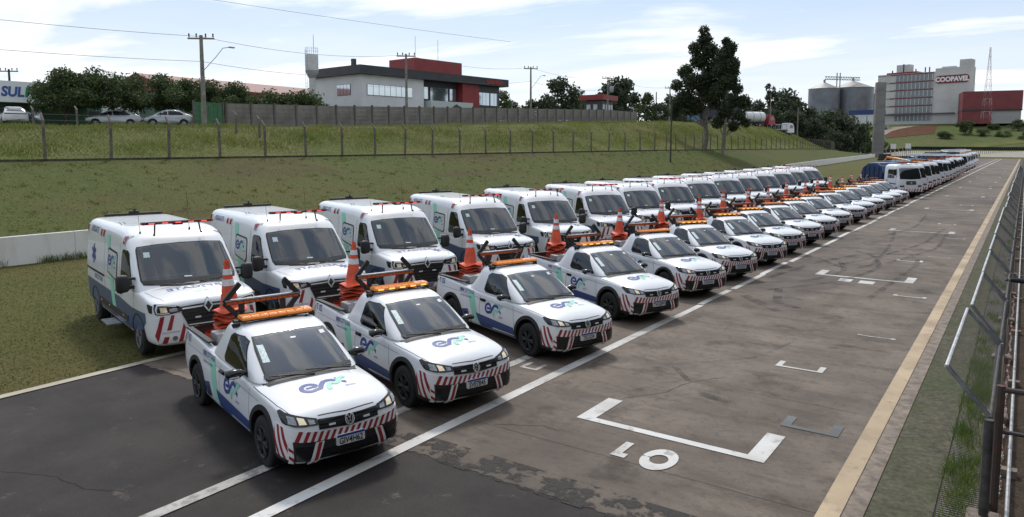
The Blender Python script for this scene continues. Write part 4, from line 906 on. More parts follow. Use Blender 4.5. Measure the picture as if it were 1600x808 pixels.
        for xx in (2.08, 2.36): G().box((vx(xx), s*1.025, 1.0), (.17, .03, .045)).obj('door_handle', M_black, root, bevel=.008)
        # mirrors: tall twin housings on two arms
        g = G(); rings_ = []
        for dy, hx, hz_ in ((0, .05, .12), (.03, .075, .16), (.14, .085, .175), (.20, .08, .165), (.225, .05, .12)): rings_.append([(vx(1.16)+hx*math.copysign(abs(math.cos(t))**.7, math.cos(t)), s*(1.06+dy), 1.32+hz_*math.copysign(abs(math.sin(t))**.6, math.sin(t))) for t in np.linspace(0, 2*PI, 17)[:-1]])
        g.loft(rings_); g.box((vx(1.18), s*1.02, 1.24), (.10, .14, .06)); g.box((vx(1.18), s*1.02, 1.40), (.06, .14, .04)); mo = g.obj('mirror', M_black, root, smooth=50)
        G().box((vx(1.25), s*1.175, 1.33), (.012, .15, .27)).obj('mirror_glass', M_chrome, mo)
        for x_ in (xF, xR):
            N = 24; quads = []
            for i in range(N):
                a0, a1 = R(-8+196*i/N), R(-8+196*(i+1)/N); quads.append([(x_+r*math.cos(a), RW+.02+r*math.sin(a)) for r, a in ((.405, a0), (.435, a0), (.435, a1), (.405, a1))])
            patch('wheel_arch', quads, sd, bb, .010, M_black, root, res=0, thick=.02)
            make_wheel(root, x_, s*.885, RW, .225, s, mat('steel_rim', (.12,.12,.125), .5, metal=.5), 8)
    G().box((vx(2.72), -1.08, .30), (.62, .26, .03)).obj('side_step', M_steel, root)
    G().box((vx(2.7), 0, .30), (4.9, 1.5, .12)).obj('chassis', M_black, root)
    # nose
    for s in (-1, 1):
        hl = [(s*.47, .90), (s*.62, .875), (s*.80, .865), (s*.895, .88), (s*.915, .97), (s*.90, 1.055), (s*.80, 1.05), (s*.58, 1.02), (s*.48, .98)]
        h = patch('headlight', [hl], 'F', bb, .014, M_gloss, root, res=.05, thick=.02)
        patch('daytime_light', ribbon([(s*.56, 1.0), (s*.76, 1.03), (s*.86, 1.035), (s*.885, .97), (s*.875, .905), (s*.80, .89), (s*.68, .893)], .020), 'F', bb, .020, M_plate, h, res=.06, thick=.008)
        patch('lens', [[(s*.71, .912), (s*.82, .912), (s*.83, 1.0), (s*.73, .995)]], 'F', bb, .019, M_lampon, h, res=.05, thick=.006)
        patch('lens', [[(s*.54, .915), (s*.67, .912), (s*.69, .985), (s*.55, .97)]], 'F', bb, .019, M_lens, h, res=.05, thick=.006)
        patch('side_lens', [[(vx(.13), .895), (vx(.22), .90), (vx(.32), 1.03), (vx(.28), 1.05), (vx(.14), 1.03)]], 'R' if s < 0 else 'L', bb, .010, M_gloss, h, res=.05, thick=.012)
        # white bumper horn with red bars, fog lamp
        hp = [(s*.36, .36), (s*.60, .34), (s*.86, .36), (s*.91, .58), (s*.905, .81), (s*.80, .845), (s*.60, .855), (s*.49, .79), (s*.39, .55)]
        hr = patch('bumper_corner', [hp], 'F', bb, .018, M_whitef, root, res=.06, thick=.03)
        for a in ([(.865, .38), (.905, .50), (.83, .838), (.765, .845)], [(.66, .58), (.735, .58), (.655, .85), (.595, .852)], [(.73, .348), (.81, .352), (.775, .47), (.695, .46)], [(.465, .352), (.54, .345), (.45, .68), (.41, .60)]):
            patch('red_bar', [[(s*a_, b_) for a_, b_ in a]], 'F', bb, .0215, M_red, hr, res=.06)
        patch('fog_lamp', [[(s*.60+.045*math.cos(t), .425+.04*math.sin(t)) for t in np.linspace(0, 2*PI, 15)[:-1]]], 'F', bb, .027, M_lens, hr, res=0, thick=.01)
        patch('bumper_fold', [[(s*.53, .53), (s*.80, .53), (s*.82, .56), (s*.51, .56)]], 'F', bb, .024, mat('film_grey', (.5,.5,.51), .5), hr, res=.06, thick=.006)
    gr = patch('grille', [[(-.47, .86), (-.35, .60), (-.30, .45), (0, .44), (.30, .45), (.35, .60), (.47, .86), (.47, .98), (.2, .995), (0, 1.0), (-.2, .995), (-.47, .98)]], 'F', bb, .016, M_black, root, res=.07, thick=.02)
    for z_, w_ in ((.945, .46), (.87, .45), (.79, .42), (.71, .38), (.63, .35), (.55, .32)): patch('grille_bar', ribbon([(-w_, z_), (0, z_+.012), (w_, z_)], .026 if z_ > .9 else .018), 'F', bb, .026, M_chrome if z_ > .9 else M_gloss, gr, res=.08, thick=.01)
    for s in (-1, 1): patch('strobe', [[(s*.14, .745), (s*.24, .745), (s*.24, .775), (s*.14, .775)]], 'F', bb, .034, M_plate, gr, res=0, thick=.012)
    em = patch('badge', [[(0, 1.085), (-.10, .95), (0, .815), (.10, .95)]], 'F', bb, .034, M_ink, root, res=0, thick=.02)
    patch('badge_ring', ribbon([(0, 1.055), (-.075, .95), (0, .845), (.075, .95), (0, 1.055)], .035), 'F', bb, .040, M_chrome, em, res=0, thick=.008)
    patch('lower_bumper', [[(-.88, .28), (0, .29), (.88, .28), (.88, .345), (.34, .355), (.30, .43), (-.30, .43), (-.34, .355), (-.88, .345)]], 'F', bb, .012, M_whitef, root, res=.07, thick=.015)
    pl = patch('number_plate', [rrect(-.20, .335, .20, .45, .012, 2)], 'F', bb, .042, M_plate, root, res=0, thick=.03); patch('plate_band', [[(-.196, .425), (.196, .425), (.196, .447), (-.196, .447)]], 'F', bb, .044, M_platebl, pl, res=0)
    tag(patch('plate_characters', [[(-.165+i*.024, .35), (-.152+i*.024, .35), (-.152+i*.024, .415), (-.165+i*.024, .415)] for i in range(14)], 'F', bb, .045, M_ink, pl, res=0), kind='stuff')
    # bonnet: mirror-written word and star, gap lines
    tw = text_polys('RESGATE', .15, 0, 0, bold=.012, mirror=True, sx=1.15)
    patch('mirrored_lettering', [[(vx(.50)-b, a-.06) for a, b in p] for p in tw], 'T', bb, .004, M_navy, root, res=0)
    patch('star_of_life', [[(vx(.45)-b*.24, .52+a*.24) for a, b in p] for p in star_polys()], 'T', bb, .004, M_navy, root, res=0)
    patch('unit_number', [[(vx(.27)-b, a-.02) for a, b in p] for p in text_polys('R-01', .10, mirror=True)], 'T', bb, .004, M_mint, root, res=0)
    for s in (-1, 1): patch('bonnet_gap', ribbon([(vx(.14), s*.72), (vx(.4), s*.83), (vx(.8), s*.89)], .006), 'T', bb, .003, M_black, body, res=.1, smooth=None)
    for y0, y1 in ((-.72, .0), (.0, .70)):
        g = G(); g.tube((vx(.70), y1-.02, 1.235), (vx(.76), y0+.1, 1.275), .012, n=6); g.tube((vx(.74), y1, 1.25), (vx(.80), y0, 1.30), .009, n=6); g.obj('wiper', M_black, root)
    # roof: red light bar on stalks, rear bar, aerials, roof ribs
    bx = vx(1.72)
    LB = G().box((bx, 0, 2.375), (.17, 1.26, .045)).obj('light_bar', M_gloss, root, bevel=.008)
    n = 5
    for i in range(n):
        yc = -.50+i*.25; G().box((bx+.088, yc, 2.375), (.008, .11, .026)).obj('lamp_front', M_redlit, LB)
        G().box((bx+.087, yc+.125, 2.375), (.006, .12, .032)).obj('lamp_cover', M_redlens, LB)
    for s in (-1, 1): G().box((bx, s*.64, 2.375), (.16, .06, .05)).obj('end_lens', M_redlens, LB, bevel=.01)
    G().box((bx+.02, 0, 2.342), (.10, .18, .03)).obj('siren', M_black, LB)
    for s in (-1, 1):
        g = G(); g.tube((bx, s*.42, 2.36), (bx+.03, s*.44, 2.16), .015, n=6); g.box((bx+.04, s*.45, 2.145), (.06, .03, .04)); g.obj('bar_stalk', M_black, LB)
    rb = G().box((vx(5.15), 0, 2.30), (.14, 1.25, .05)).obj('rear_bar', M_black, root, bevel=.01); g = G(); g.box((vx(5.15), 0, 2.345), (.10, .2, .05)); g.tube((vx(5.1), 0, 2.36), (vx(5.1), .02, 2.42), .03, n=8); g.obj('rear_beacon', M_black, rb)
    for y_, h in ((-.64, .35), (.30, .75)):
        g = G(); g.lathe([(0, 0), (.022, 0), (.018, .03), (.008, .06), (0, .065)], 8, c=(vx(1.95), y_, 2.15+.03*(y_ > 0))); g.tube((vx(1.95), y_, 2.17), (vx(2.05), y_, 2.2+h), .0035, n=5); g.obj('aerial', M_black, root)
    for i in range(7): patch('roof_rib', [[(vx(2.7+i*.37), -.62), (vx(2.82+i*.37), -.62), (vx(2.82+i*.37), .62), (vx(2.7+i*.37), .62)]], 'T', bc, .006, M_paint, root, res=.3, thick=.007)
    for y_ in (-.70, -.62): G().path([(vx(3.1), y_, 2.235), (vx(3.2), y_-.04, 2.30)], .006, n=5).obj('roof_hook', M_black, root)
    return root
van0 = make_van()
# ------------------------------------------------------------------ cab-over trucks (x forward from the front bumper at x = 0)
M_tblue = mat('truck_blue', (.014,.034,.095), .4, var=.15, scale=2)
M_tnavy = mat('truck_navy', (.010,.018,.05), .5)
M_tgreen = mat('truck_green', (.06,.26,.13), .5)
M_torange = mat('truck_orange', (.55,.17,.03), .5)
def make_cab():
    root = thing('service_truck', 'truck', 'truck')
    zr = [.62, .70, 1.0, 1.28, 1.38, 1.75, 2.12, 2.30, 2.40, 2.43]; fr = [.05, .01, .0, .03, .06, .17, .30, .40, .56, .85]; hw = [1.02, 1.06, 1.075, 1.08, 1.075, 1.05, 1.01, .97, .88, .6]
    rg = []
    for z, f, w in zip(zr, fr, hw):
        r = 1.72 if z < 2.35 else 1.6
        rg.append(half_ring([(-f, 0, z), (-f-.01, w*.5, z), (-f-.05, w*.85, z), (-f-.13, w*.97, z), (-f-.30, w, z), (-1.0, w, z), (-r+.08, w, z), (-r, w*.94, z), (-r, w*.5, z), (-r, 0, z)]))
    me = mod_mesh(G().loft(rg).mesh('cab', M_paint), 2, [cyl_mesh((-1.02, .46), .52, s*.7, s*1.4) for s in (-1, 1)])
    me.polygons.foreach_set('use_smooth', [True]*len(me.polygons)); me.set_sharp_from_angle(angle=R(35)); cab = link('cab', me, root); b = bvh_of(me)
    w = patch('windscreen', [[(-.87, 1.38), (0, 1.35), (.87, 1.38), (.89, 1.46), (.84, 2.06), (.79, 2.13), (0, 2.16), (-.79, 2.13), (-.84, 2.06), (-.89, 1.46)]], 'F', b, .010, M_glass, root, res=.12)
    g_ = patch('grille', [rrect(-.42, .98, .42, 1.24, .05, 2)], 'F', b, .012, M_black, root, res=.1, thick=.02)
    for z in (1.04, 1.11, 1.18): patch('grille_bar', ribbon([(-.40, z), (.40, z)], .02), 'F', b, .022, M_steel, g_, res=.1, thick=.01)
    patch('badge', [[(.07*math.cos(t), 1.11+.07*math.sin(t)) for t in np.linspace(0, 2*PI, 13)[:-1]]], 'F', b, .03, M_chrome, g_, res=0, thick=.012)
    for s in (-1, 1):
        sd = 'R' if s < 0 else 'L'
        patch('side_window', [[(-.50, 1.45), (-1.25, 1.43), (-1.25, 2.0), (-1.20, 2.05), (-.68, 2.05), (-.60, 2.0)]], sd, b, .010, M_glass, root, res=.12)
        patch('blue_flash', [[(-.30, 1.0), (-1.55, 1.02), (-1.55, 1.12), (-.30, 1.06)]], sd, b, .006, M_blue, root, res=.15)
        patch('door_gap', ribbon([(-.36, 2.2), (-.32, 1.35), (-.42, .95)], .012), sd, b, .003, M_black, cab, res=.15, smooth=None)
        G().box((-1.3, s*1.09, 1.28), (.16, .03, .05)).obj('door_handle', M_black, root)
        patch('headlight', [[(s*.56, .80), (s*.90, .80), (s*.94, .93), (s*.60, .95)]], 'F', b, .014, M_lens, root, res=.08, thick=.02)
        g = G(); g.box((-.22, s*1.24, 1.86), (.10, .20, .42)); g.tube((-.30, s*1.02, 2.10), (-.22, s*1.24, 2.05), .018, n=6); g.tube((-.28, s*1.05, 1.52), (-.22, s*1.24, 1.68), .018, n=6); g.obj('mirror', M_black, root, bevel=.015)
    bp = G().box((-.02, 0, .60), (.16, 2.1, .26)).obj('bumper', M_whitef, root, bevel=.03)
    for i in range(9): G().add([(.063, -1.0+i*.235, .49), (.063, -.89+i*.235, .49), (.063, -.80+i*.235, .71), (.063, -.91+i*.235, .71)], [(0, 1, 2, 3)]).obj('red_stripe', M_red, bp, fix=False)
    pl = G().box((.075, 0, .60), (.02, .40, .13)).obj('number_plate', M_plate, root)
    g = G(); g.box((-3.5, .38, .72), (5.6, .09, .2)); g.box((-3.5, -.38, .72), (5.6, .09, .2)); g.obj('chassis', M_black, root)
    w = mat('truck_rim', (.35,.35,.36), .5, metal=.4)
    for x_ in (-1.02, -4.5):
        for s in (-1, 1): make_wheel(root, x_, s*.92, .45, .26, s, w, 8)
    lb = G().box((-.75, 0, 2.52), (.18, 1.1, .05)).obj('light_bar', M_black, root)
    G().box((-.75, 0, 2.57), (.16, 1.06, .05)).obj('lamp_cover', M_amber, lb, bevel=.015)
    return root
TB = {}
def body_variant(root, kind):
    L0, L1 = -1.95, -6.2; xc = (L0+L1)/2; ln = L0-L1
    if kind not in TB:
        parts = []
        if kind in 'AE':
            m = M_tblue if kind == 'A' else M_tgreen
            L0, L1 = -1.9, -4.5; xc = (L0+L1)/2
            prof = [(L0, .95), (L0+.05, 1.8), (L0-.2, 2.25), (L0-.7, 2.45), (L1+.9, 2.40), (L1+.3, 2.1), (L1, 1.4), (L1+.2, .95)]
            parts.append(('tank_body', G().prism(prof, -1.08, 1.08, f=lambda x, y, z: (x, z, y)).mesh('tank_body', m, bevel=.05)))
            for i in range(4): parts.append(('rib', G().box((L0-.35-i*.55, 0, 1.6), (.07, 2.24, 1.2)).mesh('rib', m)))
            parts.append(('roof_panel', G().box((xc, 0, 2.46), (1.5, 1.5, .06)).mesh('roof_panel', mat('pale_blue_sheet', (.25,.36,.52), .4), bevel=.01)))
        elif kind in 'BF':
            parts.append(('flat_bed', G().box((xc, 0, 1.08), (ln, 2.3, .16)).mesh('flat_bed', mat('bed_white', (.6,.6,.6), .5), bevel=.02)))
            parts.append(('headboard', G().box((L0-.1, 0, 1.7), (.08, 2.2, 1.1)).mesh('headboard', M_steel)))
            g = G(); g.tube((L0-.6, 0, 1.2), (L0-1.0, 0, 2.5), .10, n=8); g.tube((L0-1.0, 0, 2.5), (L0-3.3, 0, 2.75), .09, n=8); g.tube((L0-3.3, 0, 2.75), (L0-3.9, 0, 2.2), .06, n=8); parts.append(('crane_boom', g.mesh('crane_boom', M_torange if kind == 'B' else M_steel, 40)))
        elif kind == 'C':
            parts.append(('flat_bed', G().box((xc, 0, 1.08), (ln, 2.3, .16)).mesh('flat_bed', M_tnavy)))
            for s in (-1, 1):
                for z in (1.45, 1.85, 2.25, 2.62): parts.append(('side_rail', G().box((xc, s*1.12, z), (ln, .04, .10)).mesh('side_rail', M_tnavy)))
                for i in range(7): parts.append(('stake', G().box((L0-.05-i*(ln-.1)/6, s*1.12, 1.9), (.06, .06, 1.62)).mesh('stake', M_tnavy)))
            parts.append(('headboard', G().box((L0-.1, 0, 1.9), (.06, 2.2, 1.6)).mesh('headboard', M_tblue)))
        elif kind == 'D':
            parts.append(('box_body', G().box((xc, 0, 1.95), (ln, 2.25, 1.7)).mesh('box_body', M_paint, bevel=.06)))
            parts.append(('roof_hatch', G().box((xc+.8, 0, 2.84), (1.2, 1.4, .10)).mesh('roof_hatch', M_steel, bevel=.02)))
        TB[kind] = parts
    for nme, me in TB[kind]: link(nme, me, root)
KINDS = 'AAABFACFCDCEDCFDDD'
TY = [62.3, 66.1, 69.9, 73.6, 77.4, 82, 86.5, 91, 95.5, 100.5, 106, 112, 118.5, 126, 134, 143, 153, 164]
WHAT = {'A': 'blue ribbed tank body', 'B': 'white flat bed and orange crane boom', 'C': 'navy stake cage body', 'F': 'white flat bed and grey crane boom', 'D': 'white box body', 'E': 'green tank body'}
cab0 = make_cab()
# ================================================================== WALLS AND FENCES
M_wall = mat('white_wall_paint', (.70,.68,.64), .85, col2=(.54,.51,.46), scale=1.6, stretch=(1, 1, .35), bump=.3, lo=.50, hi=.80)
wallr = thing('low_wall', 'long low white painted wall at the foot of the grass bank', 'wall', (-27.3, 12, 0))
yy = -24.0; k = 0
while yy < 236:
    L = 6.0; x0, x1 = wall_x(yy), wall_x(yy+L); z0, z1 = wall_z(yy), wall_z(yy+L); h = .95
    g = G(); t_ = .09
    g.add([(x0-t_, yy, z0-.2), (x0+t_, yy, z0-.2), (x0+t_, yy, z0+h), (x0-t_, yy, z0+h), (x1-t_, yy+L-.006, z1-.2), (x1+t_, yy+L-.006, z1-.2), (x1+t_, yy+L-.006, z1+h), (x1-t_, yy+L-.006, z1+h)], [(0, 1, 2, 3), (7, 6, 5, 4), (1, 5, 6, 2), (2, 6, 7, 3), (3, 7, 4, 0), (0, 4, 5, 1)])
    o = g.obj('wall_length', M_wall, wallr, bevel=.012); o.location = (27.3, -12, 0); yy += L
# post fence on the bank
M_post = mat('post_concrete', (.125,.108,.09), .9, var=.35, scale=5, bump=.4)
M_wire = mat('fence_wire', (.07,.065,.06), .6, metal=.4)
M_kerbd = mat('fence_kerb', (.06,.05,.036), .95, var=.5, scale=3)
fr = thing('post_fence', 'long wire fence of cranked concrete posts along the top of the grass bank', 'fence', (-39, 12, 3.3))
g = G(); g.box((0, 0, 1.0), (.11, .11, 2.0)); g.add([(-.055, -.055, 2.0), (.055, -.055, 2.0), (.055, .055, 2.0), (-.055, .055, 2.0), (-.33, -.04, 2.34), (-.27, -.04, 2.38), (-.27, .04, 2.38), (-.33, .04, 2.34)], [(0, 1, 5, 4), (1, 2, 6, 5), (2, 3, 7, 6), (3, 0, 4, 7), (4, 5, 6, 7)])
pm = g.mesh('fence_post', M_post)
yy = 6.6; r_ = random.Random(2); pts = []
while yy < 222:
    pts.append((fence_x(yy), yy, gz(fence_x(yy), yy))); yy += 3.15
# the run starts at the left edge of the view
pts = [(fence_x(q), q, gz(fence_x(q), q)) for q in (-2.9, .25, 3.4)]+pts
for i, p_ in enumerate(pts):
    o = link('fence_post', pm, fr, (p_[0]+39, p_[1]-12, p_[2]-3.35)); o.rotation_euler = (R(r_.uniform(-1.5, 1.5)), R(r_.uniform(-2, 2)), R(r_.uniform(-8, 8)))
for z in (.25, .95, 1.55, 1.95):
    g = G(); g.path([(x+39, y-12, zz-3.3+z) for x, y, zz in pts], .006, n=4); g.obj('wire', M_wire, fr, fix=False)
g = G(); g.path([(x+38.72, y-12, zz-3.3+2.25) for x, y, zz in pts], .006, n=4); g.obj('wire', M_wire, fr, fix=False)
for (x0, y0, z0), (x1, y1, z1) in zip(pts[:-1], pts[1:]):
    g = G(); g.add([(x0+38.93, y0-12, z0-3.5), (x0+39.12, y0-12, z0-3.5), (x0+39.12, y0-12, z0-3.23), (x0+38.93, y0-12, z0-3.23), (x1+38.93, y1-12.02, z1-3.5), (x1+39.12, y1-12.02, z1-3.5), (x1+39.12, y1-12.02, z1-3.23), (x1+38.93, y1-12.02, z1-3.23)], [(0, 1, 2, 3), (7, 6, 5, 4), (1, 5, 6, 2), (2, 6, 7, 3), (3, 7, 4, 0)]); g.obj('kerb_length', M_kerbd, fr, fix=False)
# a fine diamond mesh in the nearer bays
g = G()
for (x0, y0, z0), (x1, y1, z1) in list(zip(pts[:-1], pts[1:]))[:22]:
    n = 14
    for i in range(-n, n):
        for d in (1, -1):
            a0, a1 = max(0, i/n), min(1, (i+n*.62)/n)
            if a1 <= a0: continue
            h0, h1 = (a0-i/n)/.62*1.95, (a1-i/n)/.62*1.95
            if d < 0: h0, h1 = 1.95-h0, 1.95-h1
            A = (x0+39+(x1-x0)*a0, y0-12+(y1-y0)*a0, z0-3.3+(z1-z0)*a0+h0+.05); B = (x0+39+(x1-x0)*a1, y0-12+(y1-y0)*a1, z0-3.3+(z1-z0)*a1+h1+.05); g.tube(A, B, .0035, n=3, caps=False)
tag(g.obj('wire_mesh', M_wire, fr, fix=False), kind='stuff')

# ---- tilted safety fence at the right
M_galv = mat('galvanised_tube', (.27,.29,.32), .42, metal=.75, var=.25, scale=7)
M_galvl = mat('bright_tube', (.48,.49,.49), .45, metal=.5, var=.25, scale=7)
M_rust = mat('rusty_steel', (.085,.048,.032), .8, col2=(.06,.05,.045), scale=9)
M_dark = mat('weathered_post', (.075,.07,.068), .6, metal=.4, var=.4, scale=8)
BX, BZ, TX, TZ = -.16, 1.13, -.55, 1.62
sf = thing('safety_fence', 'tubular safety fence with tilted wire mesh frames beside the track edge', 'fence', (BX, 8.7, 0))
def loc3(x, y, z): return (x-BX, y-8.7, z)
js = [8.7+3.55*i for i in range(30)]
gm_ = None
for i, y in enumerate(js):
    g = G(); g.tube(loc3(BX, y, -.05), loc3(BX, y, BZ), .045, n=10); g.obj('fence_post', M_galv if i else M_dark, sf, smooth=40)
    G().box(loc3(BX, y, .05), (.30, .30, .12)).obj('post_footing', M_kerb, sf, bevel=.015)
    if i == len(js)-1: continue
    j2 = js[i+1]; dz = r_.uniform(-.03, .03); dx = r_.uniform(-.03, .03)
    a, b_ = y+.10, j2-.14
    fo = G().tube(loc3(BX, a, BZ), loc3(TX+dx, a, TZ+dz), .026, n=8).obj('frame_arm', M_galv, sf, smooth=40)
    G().tube(loc3(BX, b_, BZ), loc3(TX+dx, b_, TZ+dz), .026, n=8).obj('frame_arm', M_galv, sf, smooth=40)
    G().tube(loc3(TX+dx, a-.02, TZ+dz), loc3(TX+dx, b_+.02, TZ+dz), .022, n=8).obj('frame_top', M_galvl, sf, smooth=40)
    G().tube(loc3(BX+.01, a-.05, BZ), loc3(BX+.01, b_+.10, BZ), .020, n=8).obj('frame_bottom', M_dark, sf, smooth=40)
    G().tube(loc3(BX+.03, a, .12), loc3(BX+.03, b_+.1, .12), .018, n=6).obj('lower_rail', M_rust, sf, smooth=40)
    if i < 14:
        gm_ = G(); n = 34; Lp = b_-a; wd = .60
        for q in range(-9, n):
            for d in (1, -1):
                s0 = q/n*Lp; s1 = s0+wd; t0, t1 = 0., 1.
                if s0 < 0: t0 = -s0/wd; s0 = 0
                if s1 > Lp: t1 = 1-(s1-Lp)/wd; s1 = Lp
                if t1 <= t0: continue
                if d < 0: t0_, t1_ = 1-t0, 1-t1
                else: t0_, t1_ = t0, t1
                P0 = loc3(BX+(TX+dx-BX)*t0_, a+s0, BZ+(TZ+dz-BZ)*t0_); P1 = loc3(BX+(TX+dx-BX)*t1_, a+s1, BZ+(TZ+dz-BZ)*t1_); gm_.tube(P0, P1, .0013, n=3, caps=False)
        tag(gm_.obj('wire_mesh', M_wire, sf, fix=False), kind='stuff')
        gl = G()
        for q in range(-22, 46):
            for d in (1, -1):
                s0 = q/46*Lp; s1 = s0+1.0; t0, t1 = 0., 1.
                if s0 < 0: t0 = -s0; s0 = 0
                if s1 > Lp: t1 = 1-(s1-Lp); s1 = Lp
                if t1 <= t0: continue
                h0, h1 = (.12+t0*1.0, .12+t1*1.0) if d > 0 else (1.12-t0*1.0, 1.12-t1*1.0)
                gl.tube(loc3(BX, a+s0, h0), loc3(BX, a+s1, h1), .0013, n=3, caps=False)
        tag(gl.obj('wire_mesh', M_wire, sf, fix=False), kind='stuff')
# rusty rail bracket beside the first post
rr2 = thing('rusty_railing', 'rusty steel railing branching off the nearest fence post', 'railing', (-.08, 9.0, 0))
G().tube((0, 0, 0), (0, 0, 1.42), .04, n=8).obj('post', M_rust, rr2, smooth=40); G().tube((-.02, 0, 1.38), (2.2, 0, 1.38), .03, n=8).obj('rail', M_rust, rr2, smooth=40); G().tube((0, 0, .93), (2.2, 0, .93), .022, n=8).obj('rail', M_dark, rr2, smooth=40); G().tube((2.2, 0, 0), (2.2, 0, 1.42), .04, n=8).obj('post', M_rust, rr2, smooth=40)
# low pipe rail and red-white chain on the dirt side
pr = thing('pipe_rail', 'pale galvanised pipe running low along the dirt side of the safety fence', 'pipe', (.04, 9, .1))
for i in range(22):
    G().tube((0, -2+i*4, 0), (0, 1.9+i*4, 0), .022, n=8).obj('pipe_length', M_galvl, pr, smooth=40); G().tube((0, 1.86+i*4, 0), (0, 2.0+i*4, 0), .028, n=8).obj('pipe_sleeve', M_steel, pr, smooth=40); G().box((0, 1.2+i*4, -.05), (.16, .12, .10)).obj('pipe_block', M_kerb, pr)
ch = thing('barrier_chain', 'faded red and white plastic chain lying along the fence foot', 'chain', (-.05, 9.5, .05))
ra, rb_ = G(), G()
lk = G(); n = 10
for q in range(n):
    a0, a1 = 2*PI*q/n, 2*PI*(q+1)/n; lk.tube((.014*math.cos(a0), .03*math.sin(a0), 0), (.014*math.cos(a1), .03*math.sin(a1), 0), .005, n=4, caps=False)
m1 = lk.mesh('chain_link', mat('chain_red', (.30,.11,.09), .6)); m2 = m1.copy(); m2.materials.clear(); m2.materials.append(mat('chain_white', (.5,.47,.45), .6))
for i in range(280):
    o = link('chain_link', m1 if (i//4) % 2 else m2, ch, (.012*math.sin(i*.31), i*.048, .01+.012*math.sin(i*.7))); o.rotation_euler = (0, (i % 2)*PI/2, .2*math.sin(i))
# ---- the grandstand outside the frame, right of the track, put in to darken vehicle reflections
M_stand = mat('stand_concrete', (.24,.225,.205), .9, var=.2, scale=1.2)
gs = thing('added_grandstand', 'unseen roofed concrete stand added right of the track to darken reflections', 'added_grandstand', (6, 50, 0))
for i in range(9): G().box((.5+i*.9, 0, .6+i*.28), (.88, 170, 1.2+i*.56)).obj('terrace_step', M_stand, gs)
G().box((9.2, 0, 4.6), (.4, 170, 9.2)).obj('back_wall', M_stand, gs); G().box((4.2, 0, 9.0), (10.6, 170, .35)).obj('roof', M_steel, gs)
for i in range(15): G().box((8.4, -80+i*11.4, 4.5), (.5, .5, 8.7)).obj('column', M_stand, gs)
# ================================================================== BACKGROUND
def uv_loc(u, dep):
    """ground position seen at photo column u, dep metres along the viewing axis"""
    x = (u-800)/1139.4*dep; c, s = math.cos(CAM_YAW), math.sin(CAM_YAW)
    return (x*c-dep*s, dep*c+x*s)
# ---- vegetation
M_leaf = {k: mat('leaf_'+k, a, .7, col2=b, scale=sc, lo=.3, hi=.7) for k, a, b, sc in (('dark', (.030,.052,.014), (.070,.105,.028), .9), ('mid', (.042,.072,.018), (.090,.130,.036), .9), ('euc', (.026,.040,.017), (.062,.080,.034), .6), ('far', (.034,.050,.025), (.070,.088,.044), .15), ('bright', (.05,.085,.02), (.10,.14,.035), .8))}
for q_ in M_leaf.values(): translucent(q_, .30)
M_bark = mat('bark', (.075,.058,.045), .9, var=.4, scale=6, bump=.5)
M_barkp = mat('pale_bark', (.17,.145,.12), .9, var=.35, scale=5)
def leaf_cloud(clumps, n, size, seed, flat=1.0, droop=0.0):
    g = np.random.default_rng(seed); C = np.array([c[:3] for c in clumps]); Rr = np.array([c[3] for c in clumps]); w = Rr**2.2; k = g.choice(len(C), n, p=w/w.sum())
    d = g.normal(size=(n, 3)); d /= np.linalg.norm(d, axis=1)[:, None]; rad = (g.uniform(0, 1, n)**.38)*(1+.12*g.normal(size=n)); P = C[k]+d*rad[:, None]*Rr[k][:, None]*np.array([1, 1, flat])
    a = g.normal(size=(n, 3)); a /= np.linalg.norm(a, axis=1)[:, None]; a = a*.8+d*.5; a[:, 2] -= droop; a /= np.linalg.norm(a, axis=1)[:, None]
    b = np.cross(a, g.normal(size=(n, 3))); b /= np.linalg.norm(b, axis=1)[:, None]; s = size*g.uniform(.6, 1.4, n)[:, None]
    V = np.stack([P-a*s*.5, P+b*s*.26, P+a*s*.5, P-b*s*.26], 1).reshape(-1, 3); q = np.arange(n)*4
    return V, np.stack([q, q+1, q+2, q+3], 1)
def limbs(g, base, top, r0, r1, clumps, seed, nb=8):
    r_ = random.Random(seed); b = Vector(base); t = Vector(top); n = 6; P = [b.lerp(t, i/n)+Vector((r_.uniform(-1, 1), r_.uniform(-1, 1), 0))*(.0 if i in (0,) else .025*(t-b).length) for i in range(n+1)]
    for i in range(n): g.tube(P[i], P[i+1], r0+(r1-r0)*i/n, r0+(r1-r0)*(i+1)/n, n=8, caps=(i == 0))
    for c in clumps[:nb] if nb else clumps:
        c3 = Vector(c[:3]); h = min(max((c3.z-b.z)/(t.z-b.z+1e-6)-.22, .25), .92); s = b.lerp(t, h); m = s.lerp(c3, .55)+Vector((0, 0, .06*(c3-s).length)); rr3 = (r0+(r1-r0)*h)*.45
        g.tube(s, m, rr3, rr3*.6, n=5, caps=False); g.tube(m, c3, rr3*.6, rr3*.25, n=5, caps=False)
TREE = {}
def tree_meshes(key, clumps, base, top, r0, r1, n, size, leaf, seed, bark=None, flat=1.0, nb=10):
    if key not in TREE:
        V, F = leaf_cloud(clumps, n, size, seed, flat); g = G(); limbs(g, base, top, r0, r1, clumps, seed, nb); TREE[key] = (npmesh('crown', V, F, M_leaf[leaf]), g.mesh('trunk', bark or M_bark, 50, fix=False))
    return TREE[key]
def tree(name, label, key, loc, rz=0, sc=(1, 1, 1), group=None, cat='tree'):
    t = thing(name, label, cat, loc, rz, group); t.scale = sc; c, k = TREE[key]; link('trunk', k, t); link('crown', c, t); return t
